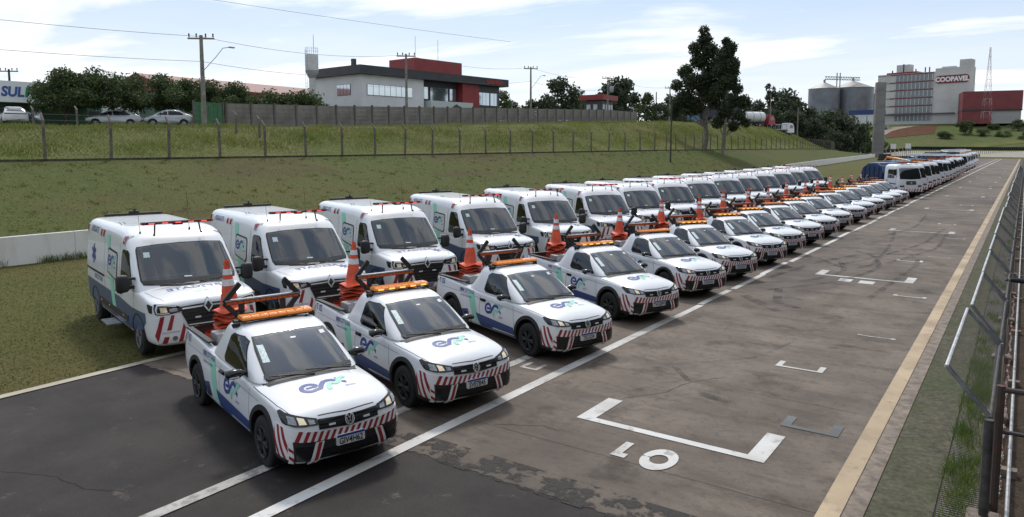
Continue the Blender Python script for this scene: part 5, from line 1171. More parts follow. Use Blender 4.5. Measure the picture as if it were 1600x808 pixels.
def rnd_clumps(seed, n, rx, ry, z0, z1, rr0, rr1, shape='dome'):
    r_ = random.Random(seed); L = []
    for i in range(n):
        a = r_.uniform(0, 2*PI); f = math.sqrt(r_.random()); z = r_.random(); k = math.sqrt(max(0, 1-(abs(z-.35)/.75)**2)) if shape == 'dome' else 1-.75*z
        L.append((math.cos(a)*f*rx*k, math.sin(a)*f*ry*k, z0+(z1-z0)*z, r_.uniform(rr0, rr1)))
    return L
for i in range(4): tree_meshes('umb%d' % i, rnd_clumps(40+i, 34, 3.1, 3.1, 2.0, 4.2, .6, .95), (0, 0, -.2), (.2, .1, 3.4), .16, .05, 11000, .22, 'dark', 50+i)
for i in range(4): tree_meshes('round%d' % i, rnd_clumps(60+i, 26, 2.6, 2.6, 1.2, 5.6, .6, 1.1), (0, 0, -.3), (.1, 0, 5.0), .2, .05, 2600, .42, ('mid', 'dark', 'mid', 'far')[i], 70+i)
for i in range(3): tree_meshes('far%d' % i, rnd_clumps(80+i, 24, 3.6, 3.6, 1.6, 7.6, .8, 1.5), (0, 0, -.5), (.2, 0, 7), .25, .07, 1700, .75, 'far', 90+i)
tree_meshes('tallthin', rnd_clumps(95, 14, 1.5, 1.5, 6.5, 10.5, .45, .8), (0, 0, -.5), (.3, 0, 10.3), .18, .05, 900, .5, 'far', 96)
tree_meshes('conif', rnd_clumps(97, 30, 2.3, 2.3, .6, 6.2, .4, .8, 'cone'), (0, 0, -.3), (0, 0, 6.2), .18, .04, 2200, .4, 'dark', 98)
for i in range(2): tree_meshes('bush%d' % i, rnd_clumps(110+i, 14, 2.0, 2.0, .2, 2.2, .5, .9), (0, 0, -.2), (0, 0, 1.6), .08, .03, 2400, .26, ('dark', 'bright')[i], 112+i)

# canopy row in front of the shop
row = [(-63.6, 27.9, 1.05, .86), (-63.2, 31.3, 1.05, .88), (-62.8, 35.8, 1.0, .84), (-62.4, 40.2, .98, .80)]
for i, (x, y, s, sz) in enumerate(row):
    tree('canopy_tree', 'dark umbrella shaped tree before the shop, %s from the left of four' % ORD[i], 'umb%d' % i, (x, y, gz(x, y)), i*1.3, (s, s, sz*1.12), 'umbrella trees before the shop')
# bushes behind the concrete wall, left of the office
for i, (u, d, s) in enumerate(((356, 77, .95), (392, 79, .9), (440, 78, 1.0), (484, 79, 1.0))):
    x, y = uv_loc(u, d); tree('wall_bush', ('broad dark bush rising behind the wall, %s from the shop trees' % ORD[i]), 'bush0', (x, y, gz(x, y)+.6), i*1.1, (s*1.3, s*1.3, s*1.1), 'bushes behind the concrete wall', 'bush')
# tall eucalyptus pair
euc = [(-.9, .4, 4.6, 1.15), (.9, -.3, 5.2, 1.1), (-1.6, 0, 5.6, 1.0), (.2, .5, 6.2, 1.25), (1.4, .1, 6.6, .9), (-1.0, -.4, 7.2, 1.1), (.5, .2, 7.9, 1.1), (-1.7, .3, 8.4, .85), (.9, -.2, 9.1, .95), (-.5, .3, 9.5, 1.05), (.3, -.2, 10.6, .95), (-.9, 0, 10.9, .75), (-.1, .2, 11.8, .8), (-.2, 0, 12.8, .55), (-2.4, .1, 6.9, .7), (2.0, .2, 8.0, .65), (-2.3, -.1, 4.9, .8), (1.9, -.2, 4.4, .8), (-2.6, 0, 3.9, .6)]
euc = [(a*1.12, b, c, r*.93) for a, b, c, r in euc]; euc2 = [(.1, 0, 4.6, .8), (.8, .2, 5.8, .8), (-.6, 0, 6.9, .8), (.4, .1, 7.9, .95), (1.3, 0, 7.0, .55), (1.9, .1, 5.6, .75), (1.6, 0, 4.2, .6), (-.3, .2, 9.0, .9), (.7, -.2, 9.6, .8), (.0, 0, 10.7, .85), (.5, .1, 11.4, .65), (.1, 0, 12.0, .5), (.9, 0, 8.8, .55), (-.6, 0, 3.4, .6), (1.0, .1, 3.0, .55), (2.2, 0, 3.4, .5)]
tree_meshes('euc0', euc, (0, 0, -1), (-.1, 0, 12.6), .26, .05, 24000, .25, 'euc', 120, M_barkp, nb=19)
tree_meshes('euc1', euc2, (0, 0, -1.5), (.2, 0, 11.8), .2, .05, 16500, .26, 'euc', 121, M_barkp, nb=16)
x, y = uv_loc(1098, 103); tree('eucalyptus_tree', 'tall dark eucalyptus on the bank, broader left one of the pair', 'euc0', (x, y, gz(x, y)), .4, (1.42, 1.42, 1.27), 'eucalyptus pair on the bank')
x, y = uv_loc(1128, 99); tree('eucalyptus_tree', 'slender eucalyptus with bare pale trunk, right one of the pair', 'euc1', (x, y, gz(x, y)), .2, (1.3, 1.3, 1.24), 'eucalyptus pair on the bank')
# trees beyond the wall and the far wood, each its own
r_ = random.Random(44); FT = []
for u, d, k, s in ((788, 118, 'round0', .9), (802, 124, 'round1', .8), (833, 190, 'far0', 1.0), (862, 195, 'far1', 1.2), (878, 185, 'round3', 2.1), (896, 200, 'far2', 1.1), (912, 180, 'round1', 1.3), (968, 170, 'far0', 1.25), (982, 175, 'far1', 1.05), (955, 168, 'far2', 1.2), (1009, 150, 'conif', 1.15), (1030, 190, 'far0', .9), (1052, 200, 'far2', 1.1), (1066, 210, 'far1', 1.3), (1084, 215, 'far0', 1.2), (1150, 220, 'far1', 1.15), (1164, 226, 'far2', 1.3), (1178, 222, 'far0', 1.35), (1192, 230, 'far1', 1.25), (1199, 212, 'tallthin', 1.4), (1212, 225, 'round3', 2.6), (1228, 228, 'far2', 1.7), (1240, 222, 'far0', 1.5), (1252, 232, 'far1', 1.4), (1262, 226, 'far2', 1.3), (1272, 238, 'round1', 2.4), (1286, 236, 'far0', 1.5), (1300, 240, 'far1', 1.5), (1314, 238, 'far2', 1.45), (1326, 242, 'far0', 1.2), (1340, 246, 'round2', 1.7), (1206, 200, 'far0', .9), (1224, 204, 'far1', .9), (1246, 205, 'far2', .85), (1266, 208, 'far0', .85), (1284, 206, 'far1', .8), (1302, 210, 'far2', .75), (1318, 214, 'far0', .7), (1350, 252, 'far1', .8)):
    x, y = uv_loc(u, d); FT.append((u, d, k, s, x, y))
FT.sort(key=lambda q: q[0])
def off_(i): return '%s from the left' % ORD[i] if i < 18 else ('%s from the right' % ORD[len(FT)-1-i] if len(FT)-1-i < 18 else 'mid row, between the two halves')
for i, (u, d, k, s, x, y) in enumerate(FT):
    look = {'r': 'rounded', 'f': 'dense dark', 't': 'thin tall', 'c': 'pointed'}[k[0]]
    tree('background_tree', '%s tree of the distant wood, %s' % (look, off_(i)), k, (x, y, gz(x, y)-.4), r_.uniform(0, 6), (s, s, s*r_.uniform(.9, 1.1)), 'trees of the distant wood')
# a mass of far-off wood that reads as one band
g2 = np.random.default_rng(9); cl2 = []
for i in range(260):
    u = g2.uniform(-60, 1370); d = g2.uniform(280, 420); x, y = uv_loc(u, d); cl2.append((x, y, gz(x, y)+g2.uniform(0, 6.0)*(1 if u > 700 else .8), g2.uniform(3, 5.5)))
V, F = leaf_cloud(cl2, 26000, 2.0, 10); tag(link('far_wood', npmesh('far_wood', V, F, M_leaf['far'])), 'dark band of distant woodland along the horizon', 'wood', kind='stuff')

# ---- concrete slab wall beyond the grass rise
M_slab = mat('slab_concrete', (.225,.205,.185), .9, col2=(.14,.125,.112), scale=.9, bump=.4, bscale=14)
M_slabp = mat('slab_post', (.115,.105,.095), .9, var=.3, scale=3)
XWc = -57.6; cw = thing('concrete_wall', 'long grey concrete slab wall with posts above the grassy rise', 'wall', (XWc, 37, 5.8))
g = G()
for i in range(5): g.box((0, 1.25, .21+i*.42), (.07, 2.36, .405))
pan = g.mesh('wall_panel', M_slab); pst = G().box((0, 0, 1.1), (.20, .15, 2.3)).mesh('wall_post', M_slabp)
yy = 38.4
while yy < 119:
    z0, z1 = gz(XWc, yy), gz(XWc, yy+2.5); o = link('wall_panel', pan, cw, (0, yy-37, z0-5.8-.05)); o.rotation_euler = (math.atan2(z1-z0, 2.5), 0, 0); link('wall_post', pst, cw, (.02, yy-37, z0-5.8-.08)); yy += 2.5
# green sheet gate left of it
gt = thing('green_gate', 'green corrugated sheet gate beside the power pole', 'gate', (-57.6, 35.6, gz(-57.6, 36)))
M_gsheet = mat('green_sheet', (.035,.12,.05), .55, var=.2, scale=3)
for i in range(6):
    G().box((0, i*.44, 1.05), (.04, .41, 2.1)).obj('gate_sheet', M_gsheet, gt)
for y_ in (-.27, 2.5): G().box((0, y_, 1.1), (.14, .12, 2.25)).obj('gate_post', M_slabp, gt)

# ---- office building
M_ofw = mat('office_white', (.60,.60,.60), .6, var=.06, scale=.5); M_ofd = mat('office_dark', (.030,.031,.034), .5, var=.25, scale=.6); M_ofr = mat('office_red', (.23,.022,.022), .5, var=.12, scale=.8); M_ofg = mat('office_grey', (.045,.048,.055), .5)
M_win = mat('window_glass', (.55,.62,.66), .06, metal=.9)
M_frame = mat('window_frame', (.10,.10,.10), .5)
C0 = Vector((-63.1, 59.5)); A_ = 26.2; ang = math.atan2(.996, .092)
of = thing('office_building', 'white office block with dark overhanging roof band and red roof box', 'building', (C0.x, C0.y, 6.0), ang)     # local x along the front, local y to the back
HB = 7.35
def ofbox(name, x0, x1, y0, y1, z0, z1, m, parent=None, bev=0): return G().box(((x0+x1)/2, (y0+y1)/2, (z0+z1)/2), (x1-x0, y1-y0, z1-z0)).obj(name, m, parent or of, bevel=bev)
ofbox('wall', .6, 10.4, .6, 9.6, -.6, HB-1.02, M_ofw); ofbox('recess_wall', 10.4, 17.4, 1.6, 9.6, -.6, HB-1.02, M_ofd); ofbox('red_wall', 17.4, 20.6, .55, 9.6, -.6, HB-1.02, M_ofr); ofbox('grey_wall', 20.6, 25.2, .9, 9.6, -.6, HB-1.02, M_ofg)
rf = ofbox('roof_band', 0, A_, 0, 10.2, HB-1.0, HB, M_ofd)
ofbox('roof_box', 11.6, 20.4, 3.6, 8.6, HB+.01, HB+2.1, M_ofr, rf); ofbox('chimney', .9, 1.35, 2.4, 2.85, HB+.01, HB+.9, M_ofd, rf)
for x_ in (12.5, 16.6): G().tube((x_, 4.4, HB+1.5), (x_, 4.4, HB+5.0), .03, n=5).obj('mast', M_steel, rf)
def ofwin(x0, x1, z0, z1, y, n):
    f = ofbox('window', x0, x1, y-.05, y-.01, z0, z1, M_frame); w = (x1-x0)/n
    for i in range(n): ofbox('pane', x0+w*i+.03, x0+w*(i+1)-.03, y-.085, y-.055, z0+.05, z1-.05, M_win, f)
ofwin(1.4, 8.4, 3.95, 5.25, .6, 8); ofwin(1.3, 2.0, .8, 2.2, .6, 1); ofwin(4.9, 8.2, 1.2, 2.3, .6, 4)
ofwin(10.6, 12.0, 4.0, 5.6, 1.6, 2); ofwin(12.4, 15.6, 3.4, 5.6, 1.6, 5); ofwin(15.9, 17.1, 4.0, 5.6, 1.6, 2); ofwin(12.3, 14.6, .4, 2.1, 1.6, 3); ofwin(14.8, 16.0, .4, 2.1, 1.6, 2); ofwin(16.2, 17.2, .4, 2.1, 1.6, 2)
ofwin(20.9, 23.0, 3.6, 5.4, .9, 3); ofwin(23.2, 24.8, 3.6, 5.4, .9, 2)
ofbox('balcony', 10.9, 18.6, -.2, 1.55, 2.55, 3.75, mat('balcony_panel', (.46,.50,.47), .4)); ofbox('canopy', 9.2, 11.6, -.1, 1.5, 1.0, 2.0, mat('balcony_panel', (.46,.50,.47), .4))
g = G(); g.prism([(14.2, 2.55), (16.6, 2.55), (16.0, 3.2), (15.4, 3.45), (14.9, 3.2)], -.28, -.21, f=lambda x, y, z: (x, z, y)); g.obj('balcony_emblem', M_ofg, of)
r_ = random.Random(3)
for i in range(9): ofbox('roof_letter', 21.6+i*.36, 21.6+i*.36+.26, -.06, -.004, HB-.78, HB-.78+r_.choice((.42, .5, .5)), mat('sign_red', (.33,.02,.02), .5), rf)
# left gable of the office (faces the camera side)
def ofside(x, y0, y1, z0, z1, n):
    f = ofbox('window', x-.05, x-.01, y0, y1, z0, z1, M_frame); w = (y1-y0)/n
    for i in range(n): ofbox('pane', x-.085, x-.055, y0+w*i+.03, y0+w*(i+1)-.03, z0+.05, z1-.05, M_win, f)
ofside(.6, 2.6, 5.2, 4.0, 5.3, 4); ofside(.6, 1.7, 2.3, .4, 2.2, 1); ofbox('side_shed', -.9, .58, 2.6, 6.0, -.5, 2.0, M_ofg)
# water tower
x, y = uv_loc(492, 84); wt = thing('water_tower', 'white concrete water tower with funnel base beside the office', 'water tower', (x, y, 5.3))
M_tank = mat('tank_white', (.52,.52,.50), .7, var=.12, scale=1.2); M_tankg = mat('tank_grey', (.30,.31,.32), .8, var=.15, scale=1.2)
G().lathe([(0, 9.05), (.70, 9.0), (.72, 8.9), (.72, 7.25)], 24).obj('tank', M_tank, wt, smooth=40); G().lathe([(.72, 7.25), (.70, 7.0), (.36, 6.35)], 24).obj('funnel', M_tankg, wt, smooth=40); G().lathe([(.36, 6.35), (.36, 0)], 20).obj('stem', M_tank, wt, smooth=40)
g = G()
for i in range(9):
    a = 2*PI*i/9; g.tube((.7*math.cos(a), .7*math.sin(a), 9.0), (.7*math.cos(a), .7*math.sin(a), 9.75), .018, n=4)
    b_ = 2*PI*(i+1)/9
    for z in (9.4, 9.75): g.tube((.7*math.cos(a), .7*math.sin(a), z), (.7*math.cos(b_), .7*math.sin(b_), z), .015, n=4)
g.obj('guard_rail', M_steel, wt); G().tube((.35, 0, 9.0), (.35, 0, 11.2), .03, n=5).obj('mast', M_steel, wt)
g = G()
for s in (-.16, .16): g.tube((s, -.80, .3), (s, -.80, 9.5), .02, n=4)
for i in range(26): g.tube((-.16, -.80, .5+i*.35), (.16, -.80, .5+i*.35), .012, n=4)
g.obj('ladder', M_steel, wt)

# ---- shop with fascia, far left
sx = -70.5; sh = thing('shop_building', 'low shop with white lettered fascia and green front behind the trees', 'building', (sx, 26, 5.3))
def shbox(name, x0, x1, y0, y1, z0, z1, m, parent=None, bev=0): return G().box(((x0+x1)/2, (y0+y1)/2, (z0+z1)/2), (x1-x0, y1-y0, z1-z0)).obj(name, m, parent or sh, bevel=bev)
shbox('wall', -12, -.5, -8, 7.0, -.5, 4.0, mat('shop_green', (.018,.06,.03), .6)); fa = shbox('fascia', -12.2, .6, -8.2, 7.2, 2.35, 4.1, mat('fascia_white', (.66,.67,.68), .5))
for s_, y0, m in (('SUL', -.30, mat('fascia_blue', (.04,.09,.28), .5)), ('M', 1.46, mat('fascia_green', (.03,.20,.08), .5))):
    P = text_polys(s_, .78, y0, 2.85, bold=.04, align='LEFT', shear=.15, sx=.92); gg = G()
    for p in P: gg.add([(.63, a, b_) for a, b_ in p], [tuple(range(len(p)))])
    gg.obj('lettering', m, fa, fix=False)
for y0 in (-3.2, -1.0, 1.2): f = shbox('window', -.49, -.44, y0, y0+2.0, .2, 1.9, M_frame); shbox('pane', -.43, -.40, y0+.06, y0+1.94, .26, 1.84, M_win, f)
shbox('side_wall', -9, -.8, 7.05, 17.0, -.5, 2.7, mat('shop_side', (.10,.17,.15), .6)); shbox('white_panel', -.78, -.72, 8.4, 12.0, .9, 2.5, mat('fascia_white', (.66,.67,.68), .5)); shbox('dark_opening', -.78, -.74, 7.3, 8.2, -.4, 1.9, M_ofd); shbox('blue_banner', -.70, -.66, 6.0, 7.0, .4, 2.0, mat('banner_blue', (.02,.04,.22), .5))
# long red-brown shed behind
x, y = uv_loc(420, 104); rs = thing('red_shed', 'long low shed with dull red sheet roof behind the trees', 'building', (x, y, 6.0), R(5))
M_rsheet = mat('red_sheet', (.15,.035,.025), .6, var=.2, scale=2)
G().box((0, 0, 2.2), (9, 38, 4.6)).obj('wall', M_slab, rs); g = G(); g.prism([(-5, 4.4), (5, 4.4), (5, 5.0), (0, 6.6), (-5, 5.0)], -19.5, 19.5, f=lambda a, b_, c: (a, c, b_)); ro = g.obj('roof', M_rsheet, rs)
# guard house
x, y = uv_loc(934, 138); gh = thing('guard_house', 'small dark guard house with red flat roof beyond the wall end', 'building', (x, y, 8.6), R(2))
G().box((0, 0, 1.6), (3.6, 4.6, 4.4)).obj('wall', M_ofg, gh); ro = G().box((0, 0, 4.35), (5.0, 6.2, .95)).obj('roof', M_ofr, gh)
for y0 in (-1.9, -.7, .5, 1.5):
    f = G().box((1.82, y0+.25, 2.6), (.05, .85, 1.1)).obj('window', M_frame, gh); G().box((1.86, y0+.25, 2.6), (.03, .72, .98)).obj('pane', mat('pale_pane', (.45,.48,.5), .2), f)
for x0 in (-.9, .5): f = G().box((x0, -2.33, 2.6), (.9, .05, 1.1)).obj('window', M_frame, gh); G().box((x0, -2.37, 2.6), (.78, .03, .98)).obj('pane', mat('pale_pane', (.45,.48,.5), .2), f)

# ---- poles, street lamps, wires
M_cpole = mat('pole_concrete', (.20,.18,.155), .85, var=.3, scale=3); M_dpole = mat('pole_dark', (.05,.045,.042), .8, var=.3, scale=3)
def pole(u, d, top, lab, arms=1, lamp=False, m=M_cpole, trafo=False, base=None, rr=.17):
    x, y = uv_loc(u, d); z = gz(x, y) if base is None else base
    p = thing('utility_pole', lab, 'utility pole', (x, y, z-.3)); H = top-z+.3
    G().tube((0, 0, 0), (0, 0, H), rr, rr*.62, n=10).obj('pole', m, p, smooth=40)
    for i in range(arms):
        a = G().box((0, 0, H-.25-i*.9), (.10, 2.0, .12)).obj('crossarm', m, p); a.rotation_euler = (0, 0, R(-50))
        for q in (-.9, -.35, .35, .9): G().lathe([(0, .34), (.05, .33), (.07, .22), (.04, .18), (.07, .10), (.02, .05), (.02, 0)], 8, c=(0, q, H-.2-i*.9)).obj('insulator', M_dpole, a)
    if lamp:
        g = G(); g.path([(0, 0, H*.62), (.5, .9, H*.62+1.2), (.75, 1.35, H*.62+1.9), (.95, 1.75, H*.62+2.0)], .03, n=6); l = g.obj('lamp_arm', M_steel, p); G().box((1.03, 1.95, H*.62+2.0), (.22, .5, .10)).obj('lamp_head', M_steel, l, bevel=.03)
    if trafo: G().lathe([(0, H-1.6), (.32, H-1.6), (.34, H-1.7), (.34, H-2.5), (.3, H-2.6), (0, H-2.6)], 14, c=(.5, .3, 0)).obj('transformer', M_steel, p, smooth=40)
    return Vector((x, y, top-.1))
tops = [pole(323, 57.5, 12.5, 'tall concrete power pole with street lamp arm beside the green gate', 1, True, rr=.21), pole(637, 80, 13.9, 'concrete power pole standing in front of the white office front'), pole(829, 105, 15.2, 'concrete power pole with lamp arm right of the office', 1, True), pole(948, 124, 15.6, 'concrete pole with transformer beside the guard house', 1, True, trafo=True), pole(1044, 142, 15.4, 'concrete power pole left of the eucalyptus pair', 1, True)]
pole(1047, 80, 8.8, 'slim dark pole standing at the post fence before the eucalyptus pair', 0, m=M_dpole, rr=.10); pole(1023, 150, 15.0, 'dark pole with short top bar between guard house and conifer', 0, m=M_dpole, rr=.16)
pole(25, 85, 12.8, 'wooden pole with crossarm behind the shop roof', 1, m=M_dpole, base=6); pole(1200, 190, 17.5, 'pale lamp pole among the trees behind the tanker', 0, m=M_cpole); pole(1243, 190, 14.0, 'pale short pole at the wood edge right of the white lorry', 0, m=M_cpole)
pole(1300, 205, 12.5, 'dark slim pole at the far bend of the post fence', 0, m=M_dpole, rr=.14); pole(1350, 215, 13.0, 'dark slim pole just left of the tall concrete pillar', 0, m=M_dpole, rr=.14)
def wire(a, b, sag, name='power_line', lab='power line', r=.012):
    pts = [a.lerp(b, i/12)+Vector((0, 0, -sag*4*(i/12)*(1-i/12))) for i in range(13)]; g = G(); g.path([tuple(p-a) for p in pts], r, n=4); o = g.obj(name, M_dpole, None, fix=False); o.location = a; tag(o, lab, 'power line', 'power lines strung between the poles'); return o
left = Vector((-58, -6, 13.2)); names = ['the left edge and the lamp pole by the green gate', 'the green gate pole and the office pole', 'the office pole and the lamp pole right of it', 'the lamp pole and the transformer pole', 'the transformer pole and the pole left of the eucalyptus']
seq = [left]+tops
for i in range(5):
    for j, dz in enumerate((0, -1.9)):
        wire(seq[i]+Vector((0, 0, dz)), seq[i+1]+Vector((0, 0, dz)), .7, lab='%s sagging wire between %s' % (('upper', 'lower')[j], names[i]), r=.014)
wire(Vector((-95, -20, 24)), Vector((-74, 105, 22)), 1.0, lab='high thin wire crossing the sky above the office', r=.02)
# lattice pylons far off
def pylon(u, d, z0, h, lab, w=3.2, m=M_steel, cols=None, arms=True):
    x, y = uv_loc(u, d); p = thing('lattice_tower', lab, 'lattice tower', (x, y, z0), R(20)); n = 12
    for k in range(n):
        g = G(); a0, a1 = k/n, (k+1)/n; w0, w1 = w*(1-a0)**1.1+.35, w*(1-a1)**1.1+.35; t = .012*d/40*(1 if arms else .6)
        cs = [(-1, -1), (1, -1), (1, 1), (-1, 1)]
        for i in range(4):
            c0, c1 = cs[i], cs[(i+1) % 4]; g.tube((c0[0]*w0/2, c0[1]*w0/2, h*a0), (c0[0]*w1/2, c0[1]*w1/2, h*a1), t, n=4); g.tube((c0[0]*w0/2, c0[1]*w0/2, h*a0), (c1[0]*w1/2, c1[1]*w1/2, h*a1), t*.6, n=3); g.tube((c0[0]*w1/2, c0[1]*w1/2, h*a1), (c1[0]*w1/2, c1[1]*w1/2, h*a1), t*.6, n=3)
        g.obj('lattice_section', (cols[k % 2] if cols else m), p, fix=False)
    if arms:
        for z in (.72, .84): G().box((0, 0, h*z), (w*2.4, .3, .35)).obj('crossarm', m, p)
pylon(1011, 520, 14, 28, 'taller grey lattice pylon on the horizon left of the eucalyptus pair'); pylon(990, 620, 14, 24, 'shorter faint lattice pylon on the horizon above the conifer')
pylon(1535, 330, 14, 34, 'red and white lattice mast beside the lettered factory', 3.4, cols=(mat('mast_red', (.20,.09,.08), .6), mat('mast_white', (.36,.36,.36), .6)), arms=False)

# ---- silos
M_silo = mat('silo_steel', (.17,.18,.20), .45, metal=.5, var=.15, scale=.3); M_silor = mat('silo_roof', (.26,.25,.24), .5, metal=.4)
def silo(u, d, rad, zt, zp, lab):
    x, y = uv_loc(u, d); s = thing('grain_silo', lab, 'silo', (x, y, 12), 0, 'grain silos'); prof = []
    for i in range(19): prof += [(rad, zt-12-i*1.2), (rad*.992, zt-12-i*1.2-.6)]
    G().lathe(prof, 40).obj('shell', M_silo, s, smooth=20); G().lathe([(.5, zp-12), (.7, zp-12-.3), (rad*1.02, zt-12+.1), (rad, zt-12)], 40).obj('roof', M_silor, s, smooth=25); G().lathe([(0, zp-10.6), (.6, zp-10.8), (.6, zp-12.2)], 12).obj('cap', M_silor, s)
silo(1282, 415, 8.3, 36.2, 40.2, 'left grain silo with conical roof behind the wood'); silo(1326, 420, 11.0, 37.0, 41.6, 'broad middle grain silo with conical roof behind the wood'); silo(1358, 440, 9, 34.8, 38.2, 'right grain silo partly hidden by the concrete pillar')
x, y = uv_loc(1302, 412); cv = thing('conveyor_bridge', 'steel conveyor gantry crossing above the silo roofs', 'conveyor', (x, y, 40))
d_ = (Vector(uv_loc(1335, 420))-Vector(uv_loc(1282, 415))); aa = math.atan2(d_.y, d_.x); cv.rotation_euler = (0, 0, aa)
g = G()
for i in range(14): g.tube((-8+i*1.6, 0, 1.2), (-8+i*1.6+.8, 0, 2.6), .12, n=4); g.tube((-8+i*1.6+.8, 0, 2.6), (-8+(i+1)*1.6, 0, 1.2), .12, n=4)
g.tube((-8, 0, 1.2), (14.4, 0, 1.2), .2, n=4); g.tube((-8, 0, 2.7), (14.4, 0, 2.7), .2, n=4); g.obj('truss', M_silo, cv, fix=False)
for x_ in (-.4, 1.6): G().box((x_, 0, -8), (.4, .4, 26)).obj('tower_leg', M_silo, cv)
x, y = uv_loc(1350, 372); bs = thing('blue_roof_shed', 'pale shed with blue fascia below the silos', 'building', (x, y, 14), R(-12)); G().box((0, 0, 3), (14, 8, 6)).obj('wall', M_ofw, bs); G().box((0, 0, 7.2), (14.6, 8.6, 2.2)).obj('fascia', mat('shed_blue', (.02,.04,.16), .5), bs)
# tall concrete pillar
x, y = uv_loc(1369, 228); pi_ = thing('concrete_pillar', 'tall plain concrete tower pillar before the factory', 'tower', (x, y, gz(x, y)-.5), R(20)); M_pil = mat('pillar_concrete', (.23,.22,.205), .9, col2=(.16,.155,.15), scale=.25, stretch=(1, 1, 3), bump=.2)
NL = 8; HL = (23.7-gz(x, y)+.5)/NL
for i in range(NL): G().box((0, 0, HL*(i+.5)), (3.0-.04*i, 2.4-.03*i, HL-.02)).obj('shaft_lift', M_pil, pi_)
G().box((1.9, -.6, 9.2), (.8, 1.2, .25)).obj('platform', M_dpole, pi_); G().box((2.3, -.6, 9.9), (.5, .8, 1.3)).obj('cabinet', M_steel, pi_)
# ---- lettered factory
M_fac = mat('factory_wall', (.50,.49,.465), .8, var=.10, scale=.15); M_fr = mat('factory_red', (.17,.030,.034), .6, var=.12, scale=.3); M_fg = mat('factory_glass', (.17,.20,.22), .25, spec=.6)
Lc, Rc = Vector((-66.5, 433)), Vector((-24.2, 422.5)); fl = (Rc-Lc).length; fan = math.atan2((Rc-Lc).y, (Rc-Lc).x)
fa = thing('factory_building', 'large pale factory block with red floor bands and a lettered sign', 'building', (Lc.x, Lc.y, 15), fan)
def fbox(name, x0, x1, y0, y1, z0, z1, m, parent=None, bev=0): return G().box(((x0+x1)/2, (y0+y1)/2, (z0+z1)/2), (x1-x0, y1-y0, z1-z0)).obj(name, m, parent or fa, bevel=bev)
fbox('wall', 0, 28, 0, 20, -3, 26.6, M_fac); fbox('wall', 28, fl, -.4, 7, -3, 28.0, M_fac); fbox('stair_tower', fl-5.0, fl-.1, .0, 6, 28.05, 31.6, M_fac); fbox('roof_plant', 8, 14.5, 3, 8, 26.65, 31.5, M_fac); fbox('roof_slab', 4, 19, .8, 9, 26.65, 27.5, M_fr); fbox('roof_plant', 30, 36, 2, 5, 28.05, 28.9, M_fac)
for x_, z_ in ((11.5, 33.5), (6.0, 30.5), (17.5, 30.5), (22, 31), (24, 31)): G().tube((x_, 3, 26.7), (x_, 3, z_-1.6), .3, n=8).obj('vent_pipe', M_dpole, fa)
for k in range(6):
    z = 2.6+k*4.05; fbox('floor_band', 6.5, 27.2, -.25, -.01, z+3.0, z+3.55, M_fr); fbox('grey_band', .05, 6.5, -.12, -.01, z+3.0, z+3.5, mat('factory_grey', (.25,.235,.23), .7))
    gl = fbox('window_row', 9.0, 27.0, -.15, -.01, z-.3, z+2.85, M_fg)
    for q in range(10): fbox('window_frame', 9.0+q*1.95, 9.0+q*1.95+.35, -.40, -.16, z-.3, z+2.85, M_fac, gl)
sg = G().prism(rrect(28.3, 20.4, 43.3, 24.3, 1.5, 4), -.65, -.42, f=lambda a, b_, c: (a, c, b_)).obj('sign_board', M_fr, fa)
gg = G()
for p in text_polys('COOPAVEL', 2.2, 35.8, 21.3, bold=.05, sx=.94): gg.add([(a, -.68, b_) for a, b_ in p], [tuple(range(len(p)))])
gg.obj('sign_lettering', mat('sign_white', (.75,.75,.74), .6), sg, fix=False)
fbox('pipe_bridge', 1, 38, -1.6, -.9, 5.2, 5.9, mat('pipe_dark', (.07,.07,.08), .6))
Lr, Rr_ = Vector(uv_loc(1497, 346)), Vector(uv_loc(1590, 336)); an = math.atan2((Rr_-Lr).y, (Rr_-Lr).x); rl = (Rr_-Lr).length
rh = thing('red_hall', 'flat red hall with dark base standing right of the factory', 'building', (Lr.x, Lr.y, 16.5), an)
G().box((rl/2, 8, 9.0), (rl, 16, 8.4)).obj('upper_wall', M_fr, rh); G().box((rl*.25, 8, 1.5), (rl*.5, 15.8, 6.6)).obj('lower_wall', M_fr, rh); G().box((rl*.5+rl*.245, 8.4, 1.5), (rl*.49, 15.4, 6.6)).obj('lower_wall', mat('hall_pale', (.34,.33,.32), .7), rh); G().box((rl/2, 7.9, 4.4), (rl+.2, 16.1, .6)).obj('dark_band', M_dpole, rh)
for i in range(9): G().box((rl*.52+i*1.55, .3, .6), (.12, .12, 2.6)).obj('yard_post', M_steel, rh)
x, y = uv_loc(1504, 325); TREE['rt'] = TREE['round1']; tree('round_tree', 'round dark tree standing alone before the red hall', 'round1', (x, y, gz(x, y)-.5), 0, (1.35, 1.35, 1.25))
for i, (u, d, k, s, lab) in enumerate(((1585, 322, 'round2', 1.0, 'green bush at the right edge of the factory slope'), (1562, 312, 'bush1', 1.3, 'bright bush on the slope below the red hall'), (1530, 318, 'bush0', 1.4, 'dark bush below the lattice mast'), (1470, 320, 'bush0', 1.5, 'dark scrub right of the red soil'), (1546, 330, 'bush0', 1.2, 'dark scrub left of the slope edge bush'), (1598, 300, 'round0', .8, 'rightmost bush cut by the picture edge'))):
    x, y = uv_loc(u, d); tree('slope_bush', lab, k, (x, y, gz(x, y)-.2), i, (s*1.3, s*1.3, s*.8), None, 'bush')

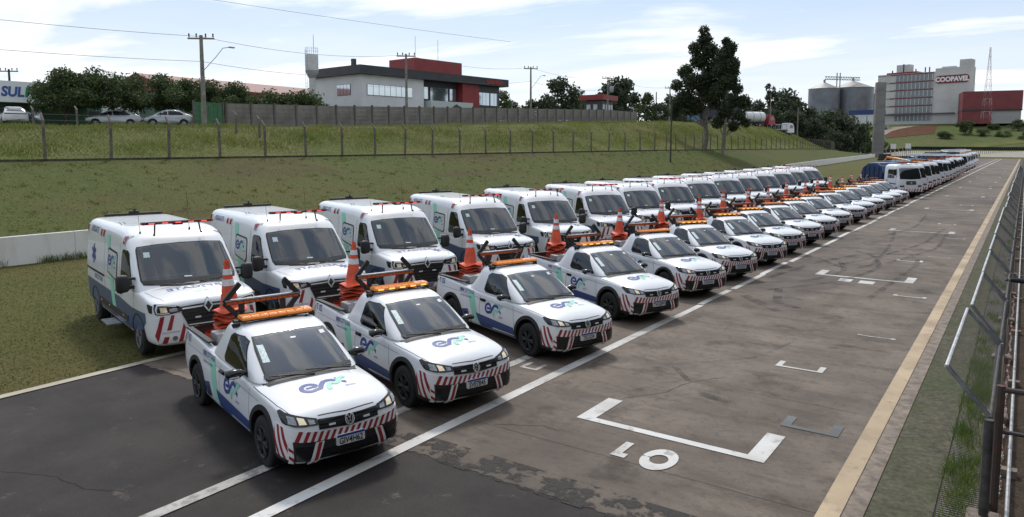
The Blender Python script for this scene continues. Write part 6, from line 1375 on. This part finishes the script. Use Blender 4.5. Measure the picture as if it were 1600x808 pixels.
# ---- hillside patches (sheets following the slope)
def hill_patch(name, us, ds, m, lift=.12, n=8):
    """us: [(u_left,u_right)...] per depth"""
    g = G(); rows = []
    for (ul, ur), d in zip(us, ds): rows.append([uv_loc(ul+(ur-ul)*i/n, d) for i in range(n+1)])
    fine = []
    for a, b_ in zip(rows[:-1], rows[1:]):
        for k in range(6): fine.append([(p[0]+(q[0]-p[0])*k/6, p[1]+(q[1]-p[1])*k/6) for p, q in zip(a, b_)])
    fine.append(rows[-1]); V = [(x, y, gz(x, y)+lift) for r in fine for x, y in r]; w = n+1
    g.add(V, [(j*w+i, j*w+i+1, j*w+i+w+1, j*w+i+w) for j in range(len(fine)-1) for i in range(n)]); return struct(g.obj(name, m, fix=False))
M_soil = node_ground('red_soil', (.075,.030,.018), (.11,.045,.028), (.09,.05,.03), .1, .6, .6, 2)
M_path = node_ground('pale_track', (.22,.19,.15), (.30,.26,.21), (.25,.22,.18), .1, .6, .3, 2)
hill_patch('red_soil_patch', [(1380, 1456), (1380, 1458), (1398, 1460)], [334, 348, 362], M_soil)
hill_patch('pale_dirt_track', [(1322, 1336), (1340, 1354), (1356, 1370), (1370, 1390), (1385, 1430)], [295, 315, 335, 352, 366], M_path, .16, 3)
hill_patch('bright_grass_strip', [(1500, 1640), (1480, 1640)], [292, 300], M_tall, .10)
# tyre barrier round the far bend, dark container, small white boards
tb = thing('tyre_barrier', 'long dark tyre barrier around the far bend', 'barrier', (0, 338, 1.6))
tm = G()
for k in range(3): tm.lathe([(.35, .02+k*.42), (.62, .0+k*.42), (.70, .21+k*.42), (.62, .40+k*.42), (.35, .42+k*.42)], 10)
tme = tm.mesh('tyre_stack', M_rubber, 40)
for i in range(110):
    x = -62+i*1.25; y = 341+.0008*(x-5)**2-max(0, -38-x)*1.6; link('tyre_stack', tme, tb, (x, y-338, gz(x, y)-1.6))
x, y = uv_loc(1381, 168); dc = thing('dark_container', 'dark bundle of boards left at the far end of the white wall', 'crate stack', (x, y, gz(x, y)), R(-10))
for i in range(3): G().box((0, 0, .45+i*.52), (2.6-.3*i, 2.0, .48)).obj('board_bundle', M_bed, dc, bevel=.04)
for u, d, lab in ((1393, 285, 'left small white board with red foot on the far field'), (1416, 287, 'right small white board on the far field')):
    x, y = uv_loc(u, d); b_ = thing('field_board', lab, 'board', (x, y, gz(x, y)+.9), R(-35)); G().box((0, 0, 2.2), (2.4, .15, 1.9)).obj('panel', M_ofw, b_); G().box((0, 0, 1.0), (2.4, .16, .45)).obj('foot', M_fr if 'left' in lab else M_steel, b_)
    for s in (-1, 1): G().box((s*1.0, 0, .1), (.12, .12, 1.8)).obj('leg', M_steel, b_)
# low wire fence across the far field
ff = thing('field_fence', 'faint post fence crossing the far field below the factory', 'fence', (0, 300, 0))
for i in range(70):
    u = 1382+i*3.2; x, y = uv_loc(u, 262+i*.25); G().box((x, y-300, gz(x, y)+.9), (.12, .12, 2.6)).obj('post', M_dpole, ff)
for i, y in enumerate((13.2, 31.6, 44.8, 52.0, 102)):
    pass
# short bent posts on the shop side of the road
yf = thing('yard_fence', 'pale cranked posts of a second fence in front of the shop trees', 'fence', (-53.5, 24, 5.2))
for u in (58, 126, 372, 408): x, y = uv_loc(u, 53); o = link('fence_post', pm, yf, (x+53.5, y-24, gz(x, y)-5.35)); o.scale = (1, 1, .72)
# ================================================================== OTHER VEHICLES
def simple_car(name, label, loc, rz, prof, hw, col, L, wr, glass, doors=True, suv=False):
    """side profile (x,z) lofted across the width with tumblehome"""
    root = thing(name, label, 'car', loc, rz)
    rings = []
    top = max(z for x, z in prof)
    for f, k in ((-1, .0), (-1.0, .6), (-.92, .96), (-.4, 1.0), (.4, 1.0), (.92, .96), (1.0, .6), (1, .0)):
        ring = []
        for x, z in prof:
            zz = z if z < .9 else .9+(z-.9)*(1 if abs(f) < .95 else .0)
            yy = f*hw*(1 if z < .95 else 1-.20*(z-.95)/(top-.95)); xx = x*(1 if abs(f) < .95 else .985); ring.append((xx, yy, zz if abs(f) < .95 else min(zz, .92)))
        rings.append(ring)
    me = mod_mesh(G().loft(rings[1:-1]).mesh('body', col), 1, [cyl_mesh((x, wr), wr+.06, s*hw*.5, s*hw*1.4, 20) for x in (L*.31, -L*.29) for s in (-1, 1)])
    me.polygons.foreach_set('use_smooth', [True]*len(me.polygons)); me.set_sharp_from_angle(angle=R(35)); link('body', me, root); b = bvh_of(me)
    for s in (-1, 1):
        for w in glass: patch('side_window', [w], 'R' if s < 0 else 'L', b, .012, mat('dull_car_glass', (.012,.014,.016), .12, spec=.35), root, res=.15)
        for x in (L*.31, -L*.29): make_wheel(root, x, s*(hw-.10), wr, .2, s, M_steel, 7)
        G().box((L*.5-.12, s*hw*.70, .66), (.10, .34, .14)).obj('headlight', M_lens, root, bevel=.02); G().box((-L*.5+.08, s*hw*.74, .82), (.10, .26, .14)).obj('tail_lamp', M_redlens, root, bevel=.02)
        G().box((L*.16, s*(hw+.06), .98), (.10, .16, .11)).obj('mirror', M_gloss, root, bevel=.02)
    return root, b
M_silver = mat('silver_paint', (.36,.38,.39), .3, metal=.5, coat=.5); M_wcar = mat('white_suv_paint', (.66,.67,.67), .3, coat=.5)
sed = [(2.05, .28), (2.1, .52), (2.0, .70), (1.15, .88), (.42, 1.36), (-.3, 1.44), (-.95, 1.38), (-1.55, 1.02), (-2.08, .96), (-2.12, .5), (-2.0, .28)]
sgl = [[(1.0, .93), (.36, 1.32), (.10, 1.36), (.10, .93)], [(.02, .93), (.02, 1.36), (-.75, 1.34), (-1.25, 1.02), (-1.15, .94)]]
x, y = uv_loc(183, 61); simple_car('parked_car', 'silver saloon car with long bonnet parked below the canopy trees, left one', (x, y, gz(x, y)+.02), R(-118), sed, .84, M_silver, 4.2, .30, sgl)
x, y = uv_loc(266, 62); simple_car('parked_car', 'silver hatchback car parked below the canopy trees, right one by the green gate', (x, y, gz(x, y)+.02), R(-112), [(p[0]*.93, p[1]*1.03) for p in sed], .84, M_silver, 3.95, .30, [[(a*.93, b_*1.03) for a, b_ in q] for q in sgl])
suv = [(2.1, .35), (2.15, .62), (2.05, .92), (1.2, 1.06), (.5, 1.56), (-.4, 1.66), (-1.6, 1.60), (-2.02, 1.12), (-2.15, .95), (-2.15, .45), (-2.05, .35)]
x, y = uv_loc(27, 60); so, sb = simple_car('parked_car', 'white sport utility car seen from behind before the shop', (x, y, gz(x, y)+.02), R(164), suv, .92, M_wcar, 4.3, .35, [[(1.0, 1.1), (.46, 1.50), (-.5, 1.56), (-.5, 1.1)], [(-.58, 1.1), (-.58, 1.56), (-1.5, 1.5), (-1.6, 1.15)]])
patch('rear_window', [[(-.62, 1.22), (.62, 1.22), (.55, 1.52), (-.55, 1.52)]], 'B', sb, .012, M_glass, so, res=.15); patch('rear_bar', [[(-.75, .98), (.75, .98), (.75, 1.05), (-.75, 1.05)]], 'B', sb, .012, M_gloss, so, res=.15); patch('rear_plate', [[(-.2, .78), (.2, .78), (.2, .9), (-.2, .9)]], 'B', sb, .02, M_plate, so, res=0); patch('rear_bumper', [[(-.85, .40), (.85, .40), (.85, .58), (-.85, .58)]], 'B', sb, .012, M_black, so, res=.2)
# lorries on the road beyond the bank
def lorry(name, label, loc, rz, cabm, kind):
    r = thing(name, label, 'lorry', loc, rz)
    prof = [(0, .5), (.05, 1.0), (0, 1.5), (-.25, 2.55), (-.6, 2.8), (-1.9, 2.9), (-2.0, .5)]
    me = G().prism(prof, -1.2, 1.2, f=lambda a, b_, c: (a, c, b_)).mesh('cab', cabm, bevel=.10); link('cab', me, r); b = bvh_of(me)
    patch('windscreen', [[(-1.0, 1.6), (1.0, 1.6), (.95, 2.4), (-.95, 2.4)]], 'F', b, .015, M_glass, r, res=.3)
    for sd in 'RL': patch('side_window', [[(-.4, 1.6), (-1.4, 1.6), (-1.4, 2.4), (-.55, 2.4)]], sd, b, .015, M_glass, r, res=.3)
    G().box((-.02, 0, .45), (.3, 2.4, .4)).obj('bumper', M_black, r, bevel=.04); G().box((-6.5, 0, .95), (9, .9, .25)).obj('chassis', M_black, r)
    for x_ in (-1.0, -4.3, -8.2, -9.4):
        for s in (-1, 1): make_wheel(r, x_, s*1.0, .5, .3, s, M_steel, 8)
    if kind == 'tank':
        g = G(); g.lathe([(.0, -10.6), (.8, -10.55), (1.15, -10.2), (1.2, -9.9), (1.2, -3.0), (1.15, -2.7), (.8, -2.4), (0, -2.35)], 24, axis='x', c=(0, 0, 2.35)); tk = g.obj('tank', M_ofw, r, smooth=40)
        for q in range(4): G().lathe([(1.22, -4-q*1.9), (1.25, -4-q*1.9), (1.25, -4.12-q*1.9), (1.22, -4.12-q*1.9)], 24, axis='x', c=(0, 0, 2.35)).obj('hoop', M_steel, tk)
        G().box((-6.5, 0, 3.62), (2.0, .6, .14)).obj('hatch_walk', M_steel, tk)
    elif kind == 'flat': G().box((-6.4, 0, 1.3), (8.6, 2.4, .2)).obj('flat_bed', M_steel, r); [G().box((-2.4-q*1.2, s*1.15, 2.0), (.08, .08, 1.3)).obj('stake', M_steel, r) for q in range(8) for s in (-1, 1)]; [G().box((-6.5, s*1.15, 2.5), (8.6, .05, .12)).obj('rail', M_steel, r) for s in (-1, 1)]
    else: G().box((-6.4, 0, 2.3), (8.4, 2.4, 2.3)).obj('curtain_side', mat('dark_tarp', (.03,.035,.05), .6), r, bevel=.05)
    return r
RZ = R(68)
x, y = uv_loc(1203, 172); lorry('tanker_lorry', 'white tanker lorry with red cab on the road behind the bank', (x, y, gz(x, y)+.5), R(55), mat('lorry_red', (.30,.02,.03), .4, coat=.4), 'tank')
x, y = uv_loc(1074, 150); lorry('box_lorry', 'blue cab lorry on the road behind the eucalyptus pair', (x, y, gz(x, y)+.6), R(-140), mat('lorry_blue', (.03,.13,.30), .4, coat=.4), 'box')
x, y = uv_loc(1233, 178); lorry('flatbed_lorry', 'white cab flatbed lorry following the tanker', (x, y, gz(x, y)+.2), R(55), M_wcar, 'flat')
x, y = uv_loc(1150, 165); lorry('box_lorry', 'dark lorry between the eucalyptus pair and the tanker', (x, y, gz(x, y)+.5), R(55), mat('lorry_grey', (.10,.10,.11), .4, coat=.4), 'box')

# ---- person at the rail, only a dark sleeve reaches into view
M_jack = mat('dark_jacket', (.008,.010,.020), .8, var=.3, scale=12, bump=.3); M_trou = mat('dark_trousers', (.02,.02,.025), .9); M_skin = mat('skin', (.32,.18,.12), .55); M_hair = mat('dark_hair', (.015,.012,.010), .6); M_shoe = mat('shoe_leather', (.02,.018,.016), .5)
pe = thing('person', 'person in a dark jacket resting one arm on the safety fence rail', 'person', (.60, 17.9, .01), R(90))   # local x faces world +Y, local y to world -X
def skinned(name, nodes, edges, m, parent, sub=2):
    me = bpy.data.meshes.new(name); me.from_pydata([n[:3] for n in nodes], edges, []); o = bpy.data.objects.new(name, me); COL.objects.link(o)
    mo = o.modifiers.new('s', 'SKIN'); mo.use_smooth_shade = True
    for v, n in zip(me.skin_vertices[0].data, nodes): v.radius = (n[3], n[4] if len(n) > 4 else n[3])
    me.skin_vertices[0].data[0].use_root = True; ss = o.modifiers.new('d', 'SUBSURF'); ss.levels = sub
    dg = bpy.context.evaluated_depsgraph_get(); dg.update(); r = bpy.data.meshes.new_from_object(o.evaluated_get(dg), depsgraph=dg); bpy.data.objects.remove(o)
    r.materials.clear(); r.materials.append(m); r.polygons.foreach_set('use_smooth', [True]*len(r.polygons)); r.name = name; return link(name, r, parent)
nd = [(0, 0, .98, .15, .13), (0, 0, 1.15, .14, .125), (0, 0, 1.35, .16, .13), (0, 0, 1.46, .10, .09), (0, .02, 1.53, .055), (0.01, .02, 1.62, .08), (0.01, .02, 1.72, .085), (0, .02, 1.78, .05),
      (0, .20, 1.42, .065), (.05, .36, 1.17, .052), (.10, .66, 1.17, .040), (.11, .74, 1.165, .034), (0, -.20, 1.42, .065), (.0, -.27, 1.14, .05), (.06, -.27, .90, .038), (.08, -.27, .82, .034),
      (0, .10, .90, .10), (.01, .11, .50, .068), (0, .11, .10, .05), (.02, .11, .05, .045), (.14, .12, .04, .038), (0, -.10, .90, .10), (.01, -.11, .50, .068), (0, -.11, .10, .05), (.02, -.11, .05, .045), (.14, -.12, .04, .038)]
ed_ = [(0, 1), (1, 2), (2, 3), (3, 4), (4, 5), (5, 6), (6, 7), (2, 8), (8, 9), (9, 10), (10, 11), (2, 12), (12, 13), (13, 14), (14, 15), (0, 16), (16, 17), (17, 18), (18, 19), (19, 20), (0, 21), (21, 22), (22, 23), (23, 24), (24, 25)]
skinned('body', nd, ed_, M_skin, pe)
skinned('jacket', [(n[0], n[1], n[2], n[3]+.014, (n[4] if len(n) > 4 else n[3])+.014) for n in (nd[0], nd[1], nd[2], (0, 0, 1.45, .105, .095), nd[8], nd[9], nd[10], nd[11], (nd[12]), nd[13], nd[14])], [(0, 1), (1, 2), (2, 3), (2, 4), (4, 5), (5, 6), (6, 7), (2, 8), (8, 9), (9, 10)], M_jack, pe)
skinned('trousers', [(n[0], n[1], n[2], n[3]+.016, (n[4] if len(n) > 4 else n[3])+.016) for n in (nd[0], nd[16], nd[17], nd[18], nd[21], nd[22], nd[23])], [(0, 1), (1, 2), (2, 3), (0, 4), (4, 5), (5, 6)], M_trou, pe)
for s in (1, -1): skinned('shoe', [(-.06, s*.11, .05, .052), (.05, s*.115, .045, .055), (.18, s*.12, .035, .045)], [(0, 1), (1, 2)], M_shoe, pe)
skinned('hair', [(-.02, .02, 1.70, .098), (0.0, .02, 1.77, .085), (-.03, .02, 1.62, .07)], [(0, 1), (0, 2)], M_hair, pe)
g = G(); g.lathe([(.0, .0), (.008, .004), (.012, .012)], 8)
for s in (1, -1): G().lathe([(0, .012), (.008, .010), (.011, 0), (.008, -.01), (0, -.012)], 10, axis='x', c=(.092, .02+s*.032, 1.685)).obj('eye', mat('eye', (.3,.28,.26), .3), pe)
g = G(); g.prism([(.088, 1.69), (.118, 1.645), (.088, 1.638)], .006, .034, f=lambda a, b_, c: (a, c, b_)); g.obj('nose', M_skin, pe, bevel=.006); G().box((.092, .02, 1.605), (.012, .05, .010)).obj('mouth', mat('lips', (.25,.10,.08), .5), pe, bevel=.004)
for s in (1, -1): G().box((.0, .02+s*.088, 1.675), (.035, .016, .06)).obj('ear', M_skin, pe, bevel=.007)
for hy, hz, hx, sg_ in ((.74, 1.165, .11, 1), (-.27, .82, .08, -1)):
    for k in range(4):
        o_ = -.03+.02*k; L_ = (.065, .078, .074, .058)[k]
        if sg_ > 0: P_ = [(hx+o_, hy, hz, .010), (hx+o_, hy+L_*.6, hz+.005, .009), (hx+o_, hy+L_, hz-.03, .008)]
        else: P_ = [(hx+o_*.3, hy+o_, hz, .010), (hx+o_*.3+.01, hy+o_, hz-L_*.7, .009), (hx+o_*.3+.03, hy+o_, hz-L_*1.1, .008)]
        skinned('finger', P_, [(0, 1), (1, 2)], M_jack if sg_ > 0 else M_skin, pe, 1)
    skinned('thumb', [(hx+.03, hy-.02*sg_, hz, .012), (hx+.06, hy+.02*sg_, hz-.015, .010), (hx+.06, hy+.05*sg_, hz-.03, .009)], [(0, 1), (1, 2)], M_jack if sg_ > 0 else M_skin, pe, 1)
# ================================================================== THE ROWS: copies of the prototypes
PICK = [(-6.26,5.64),(-6.27,8.05),(-6.22,11.22),(-6.31,14.52),(-6.35,17.61),(-6.42,20.4),(-6.43,23.56),(-6.52,26.4),(-6.56,29.4),(-6.56,32.3),(-6.62,35.5),(-6.65,39.2),(-6.68,42.3),(-6.70,45.57),(-6.66,48.98),(-6.64,52.03),(-6.64,55.0)]
LIT = {1, 3, 5, 6, 7, 9, 10, 12, 13, 14, 15}
PS = (.975, .90, .965)
YAWS = [-15.5, -17, -19.5, -24, -28, -31, -33, -34, -35, -36, -36.5, -37, -37, -37.5, -38, -38, -38]
PLATES = ['GIV4H62', 'SVE7B45', 'TJG1J24', 'TWG8F93']
def root_at(front, yaw, half): return (front[0]-half*math.cos(yaw), front[1]-half*math.sin(yaw), .012)
plate_tpl = None
PLT = [text_polys(q, .078, 0, .413, bold=.02, sx=.80) for q in PLATES]; FLT = [text_polys('T %02d' % (q+1), .12, px(4.13), .925, bold=.02, sx=.85) for q in range(4)]
def plate_text(root, s):
    patch('plate_characters', PLT[PLATES.index(s)], 'F', pick_bvh, .043, M_ink, root, res=0)
def plate_bars(root):
    global plate_tpl
    if plate_tpl is None:
        P = []; r_ = random.Random(4)
        for i in range(7):
            x0 = -.165+i*.048; P += [[(x0, .413), (x0+.012, .413), (x0+.012, .49), (x0, .49)], [(x0+.024, .413), (x0+.034, .413), (x0+.034, .49), (x0+.024, .49)]]
        plate_tpl = patch('plate_characters', P, 'F', pick_bvh, .043, M_ink, root, res=0)
    else: link('plate_characters', plate_tpl.data, root)
pick_roots = []; yaw_list = []
r_ = random.Random(31)
for i, (x, y) in enumerate(PICK):
    yaw = R(YAWS[i]+r_.uniform(-.9, .9)); o = pick0 if i == 0 else copy_tree(pick0)
    pick_roots.append(o); yaw_list.append(yaw)
for i, ((x, y), o, yaw) in enumerate(zip(PICK, pick_roots, yaw_list)):
    o.scale = PS; o.location = root_at((x*1.0235, y*1.0235), yaw, (PL+.02)*PS[0]); o.rotation_euler = (0, 0, yaw)
    o['group'] = 'pickups parked in the front row'
    if i < 4: o['label'] = 'white pickup with cones and arrow board, plate %s' % PLATES[i] + (', nearest the camera' if i == 0 else ', %s in the front row' % ORD[i])
    else: o['label'] = 'white pickup with light bar and cones, %s in the front row from the camera' % ORD[i]
    lb = [c for c in o.children if c.name.startswith('light_bar')][0]
    if i in LIT:
        for c in lb.children:
            if c.name.startswith('lamp_front'):
                if 'lit_front' not in CHILD: CHILD['lit_front'] = {}
                key = c.data.name
                if key not in CHILD['lit_front']:
                    d = c.data.copy(); d.materials.clear(); d.materials.append(M_amberlit); CHILD['lit_front'][key] = d
                c.data = CHILD['lit_front'][key]
    plate = [c for c in o.children if c.name.startswith('number_plate')][0]
    if i > 4 and i % 3 == 2:
        for c in o.children:
            if c.name.startswith('wheel') and not c.name.startswith('wheel_') and c.location.x > 0: c.rotation_euler = (0, 0, R((9, -7, 14)[i % 3]))
    if i < 4: plate_text(plate, PLATES[i])
    else: plate_bars(plate)
    if i < 4:
        tp = FLT[i]
        patch('fleet_number', tp, 'R', pick_bvh, .0045, M_navy, o, res=0)

# ------------------------------------------------------------------ traffic cones, nested in stacks in each bed
def cone_mesh(full):
    g = G(); n = 28
    if full: g.lathe([(.030, .79), (.034, .785), (.040, .74), (.142, .07), (.155, .050)], n)
    else: g.lathe([(.13, .13), (.142, .07), (.155, .050)], n)
    ps = []; fs = []
    for k, (r, z, wv) in enumerate(((.155, .050, 0), (.20, .036, .008), (.25, .010, .026), (.247, -.004, .026), (.15, .03, 0))):
        for i in range(n):
            t = 2*PI*i/n; sq = 1+.05*math.cos(4*t); ps.append((r*sq*math.cos(t), r*sq*math.sin(t), z+wv*math.sin(4*t+.6)))
    for k in range(4):
        for i in range(n): fs.append((k*n+i, k*n+(i+1) % n, (k+1)*n+(i+1) % n, (k+1)*n+i))
    g.add(ps, fs); return g.mesh('traffic_cone', M_cone, 50, fix=True)
def band_mesh(z0, z1):
    rr2 = lambda z: .040+(.74-z)*(.142-.040)/(.74-.07)+.003
    return G().lathe([(rr2(z0)-.003, z0), (rr2(z0), z0+.001), (rr2(z1), z1-.001), (rr2(z1)-.003, z1)], 28).mesh('reflective_band', M_coneband, 60)
cone_full, cone_low = cone_mesh(True), cone_mesh(False); cone_low2 = cone_low.copy(); cone_low2.materials.clear(); cone_low2.materials.append(mat('cone_orange_shade', (.36,.048,.02), .7, var=.3, scale=9)); bandA, bandB = band_mesh(.555, .645), band_mesh(.385, .485)  # darker alternate tint paints shadow lines between the nested flanges
for i, (o, yaw) in enumerate(zip(pick_roots, yaw_list)):
    r_ = random.Random(100+i); c, s = math.cos(yaw), math.sin(yaw)
    which = 'bed of pickup with plate %s' % PLATES[i] if i < 4 else 'bed of the %s pickup in the row' % ORD[i]
    def put(lx, ly, z, me, lab, full, grp):
        q = link('traffic_cone', me, None, (o.location.x+lx*c-ly*s, o.location.y+lx*s+ly*c, z)); q.rotation_euler = (R(r_.uniform(-2, 2)), R(r_.uniform(-2, 2)), r_.uniform(0, 6))
        tag(q, lab, 'traffic cone', grp)
        if full:
            link('reflective_band', bandA, q); link('reflective_band', bandB, q)
    lx, ly = px(3.80)*PS[0], -.20
    nlow = (12, 12, 11, 12, 11, 12, 10, 12, 11, 9, 12, 10, 11, 12, 9, 11, 10)[i]
    for k in range(nlow):
        put(lx+r_.uniform(-.006, .006), ly+r_.uniform(-.006, .006), .64+k*.061, (cone_low, cone_low2)[k % 2], 'orange cone nested under the top one, %s' % which, False, 'nested cones, %s' % which)
    put(lx, ly, .64+nlow*.061, cone_full, 'banded orange cone topping the stack, %s' % which, True, None)
    if i < 6:
        for k in range(5): put(lx-.22+r_.uniform(-.01, .01), ly-.17+r_.uniform(-.01, .01), .64+k*.061, (cone_low, cone_low2)[k % 2], 'orange cone in the low second stack, %s' % which, False, 'low second cone stack on the %s' % which)
VAN = [(-12.45,7.7),(-12.4,10.6),(-12.4,13.75),(-12.5,17.55),(-12.6,21.2),(-12.55,25.1),(-12.6,28.55),(-12.7,32.3),(-12.75,36.1),(-12.8,40.2),(-12.75,43.5),(-12.9,47.7),(-13.0,52.2),(-13.1,56.3),(-13.1,60.7)]
r_ = random.Random(8); van_roots = [van0]+[copy_tree(van0) for _ in VAN[1:]]
for i, ((x, y), o) in enumerate(zip(VAN, van_roots)):
    yaw = R([-14, -17, -20, -24, -29, -33, -35, -37, -38, -39, -40, -40.5, -41, -41.5, -42][i]+r_.uniform(-.8, .8)); o.location = root_at((x+.12, y), yaw, VL+.02); o.rotation_euler = (0, 0, yaw); o['group'] = 'rescue vans parked in the back row'
    o['label'] = 'white rescue van with red light bar, %s from the camera in the back row' % ORD[i] if i else 'white rescue van with red light bar standing nearest the white wall end, foremost'
    o['label'] = 'white rescue van with red roof bar, %s' % ('nearest the camera in the back row' if i == 0 else '%s in the back row from the camera' % ORD[i])
    if i:
        for c_ in list(o.children):
            if c_.name.startswith('unit_number'): bpy.data.objects.remove(c_)
    if i in (2, 4, 7, 8, 11):
        for c_ in o.children:
            if c_.name.startswith('wheel') and not c_.name.startswith('wheel_') and c_.location.x > 0: c_.rotation_euler = (0, 0, R((12, -9, 6)[i % 3]))
troots = [cab0]+[copy_tree(cab0) for _ in TY[1:]]; r_ = random.Random(12)
for i, (y, o, k) in enumerate(zip(TY, troots, KINDS)):
    yaw = R(-44+r_.uniform(-1.5, 1.5)); x = interp(y, [62, 95, 120, 165], [-6.95, -7.0, -7.4, -8.0])
    o.location = (x, y, .012); o.rotation_euler = (0, 0, yaw); o['group'] = 'trucks parked beyond the pickups'
    o.scale = (1.0, r_.uniform(.96, 1.04), (1.16+.05*(i > 15) if i > 12 else r_.uniform(1.0, 1.1)))
    body_variant(o, k)
    o['label'] = 'white cab truck with %s, %s' % (WHAT[k], 'nearest of the truck row' if i == 0 else ('last and farthest of the truck row' if i == 17 else '%s truck of the row' % ORD[i]))
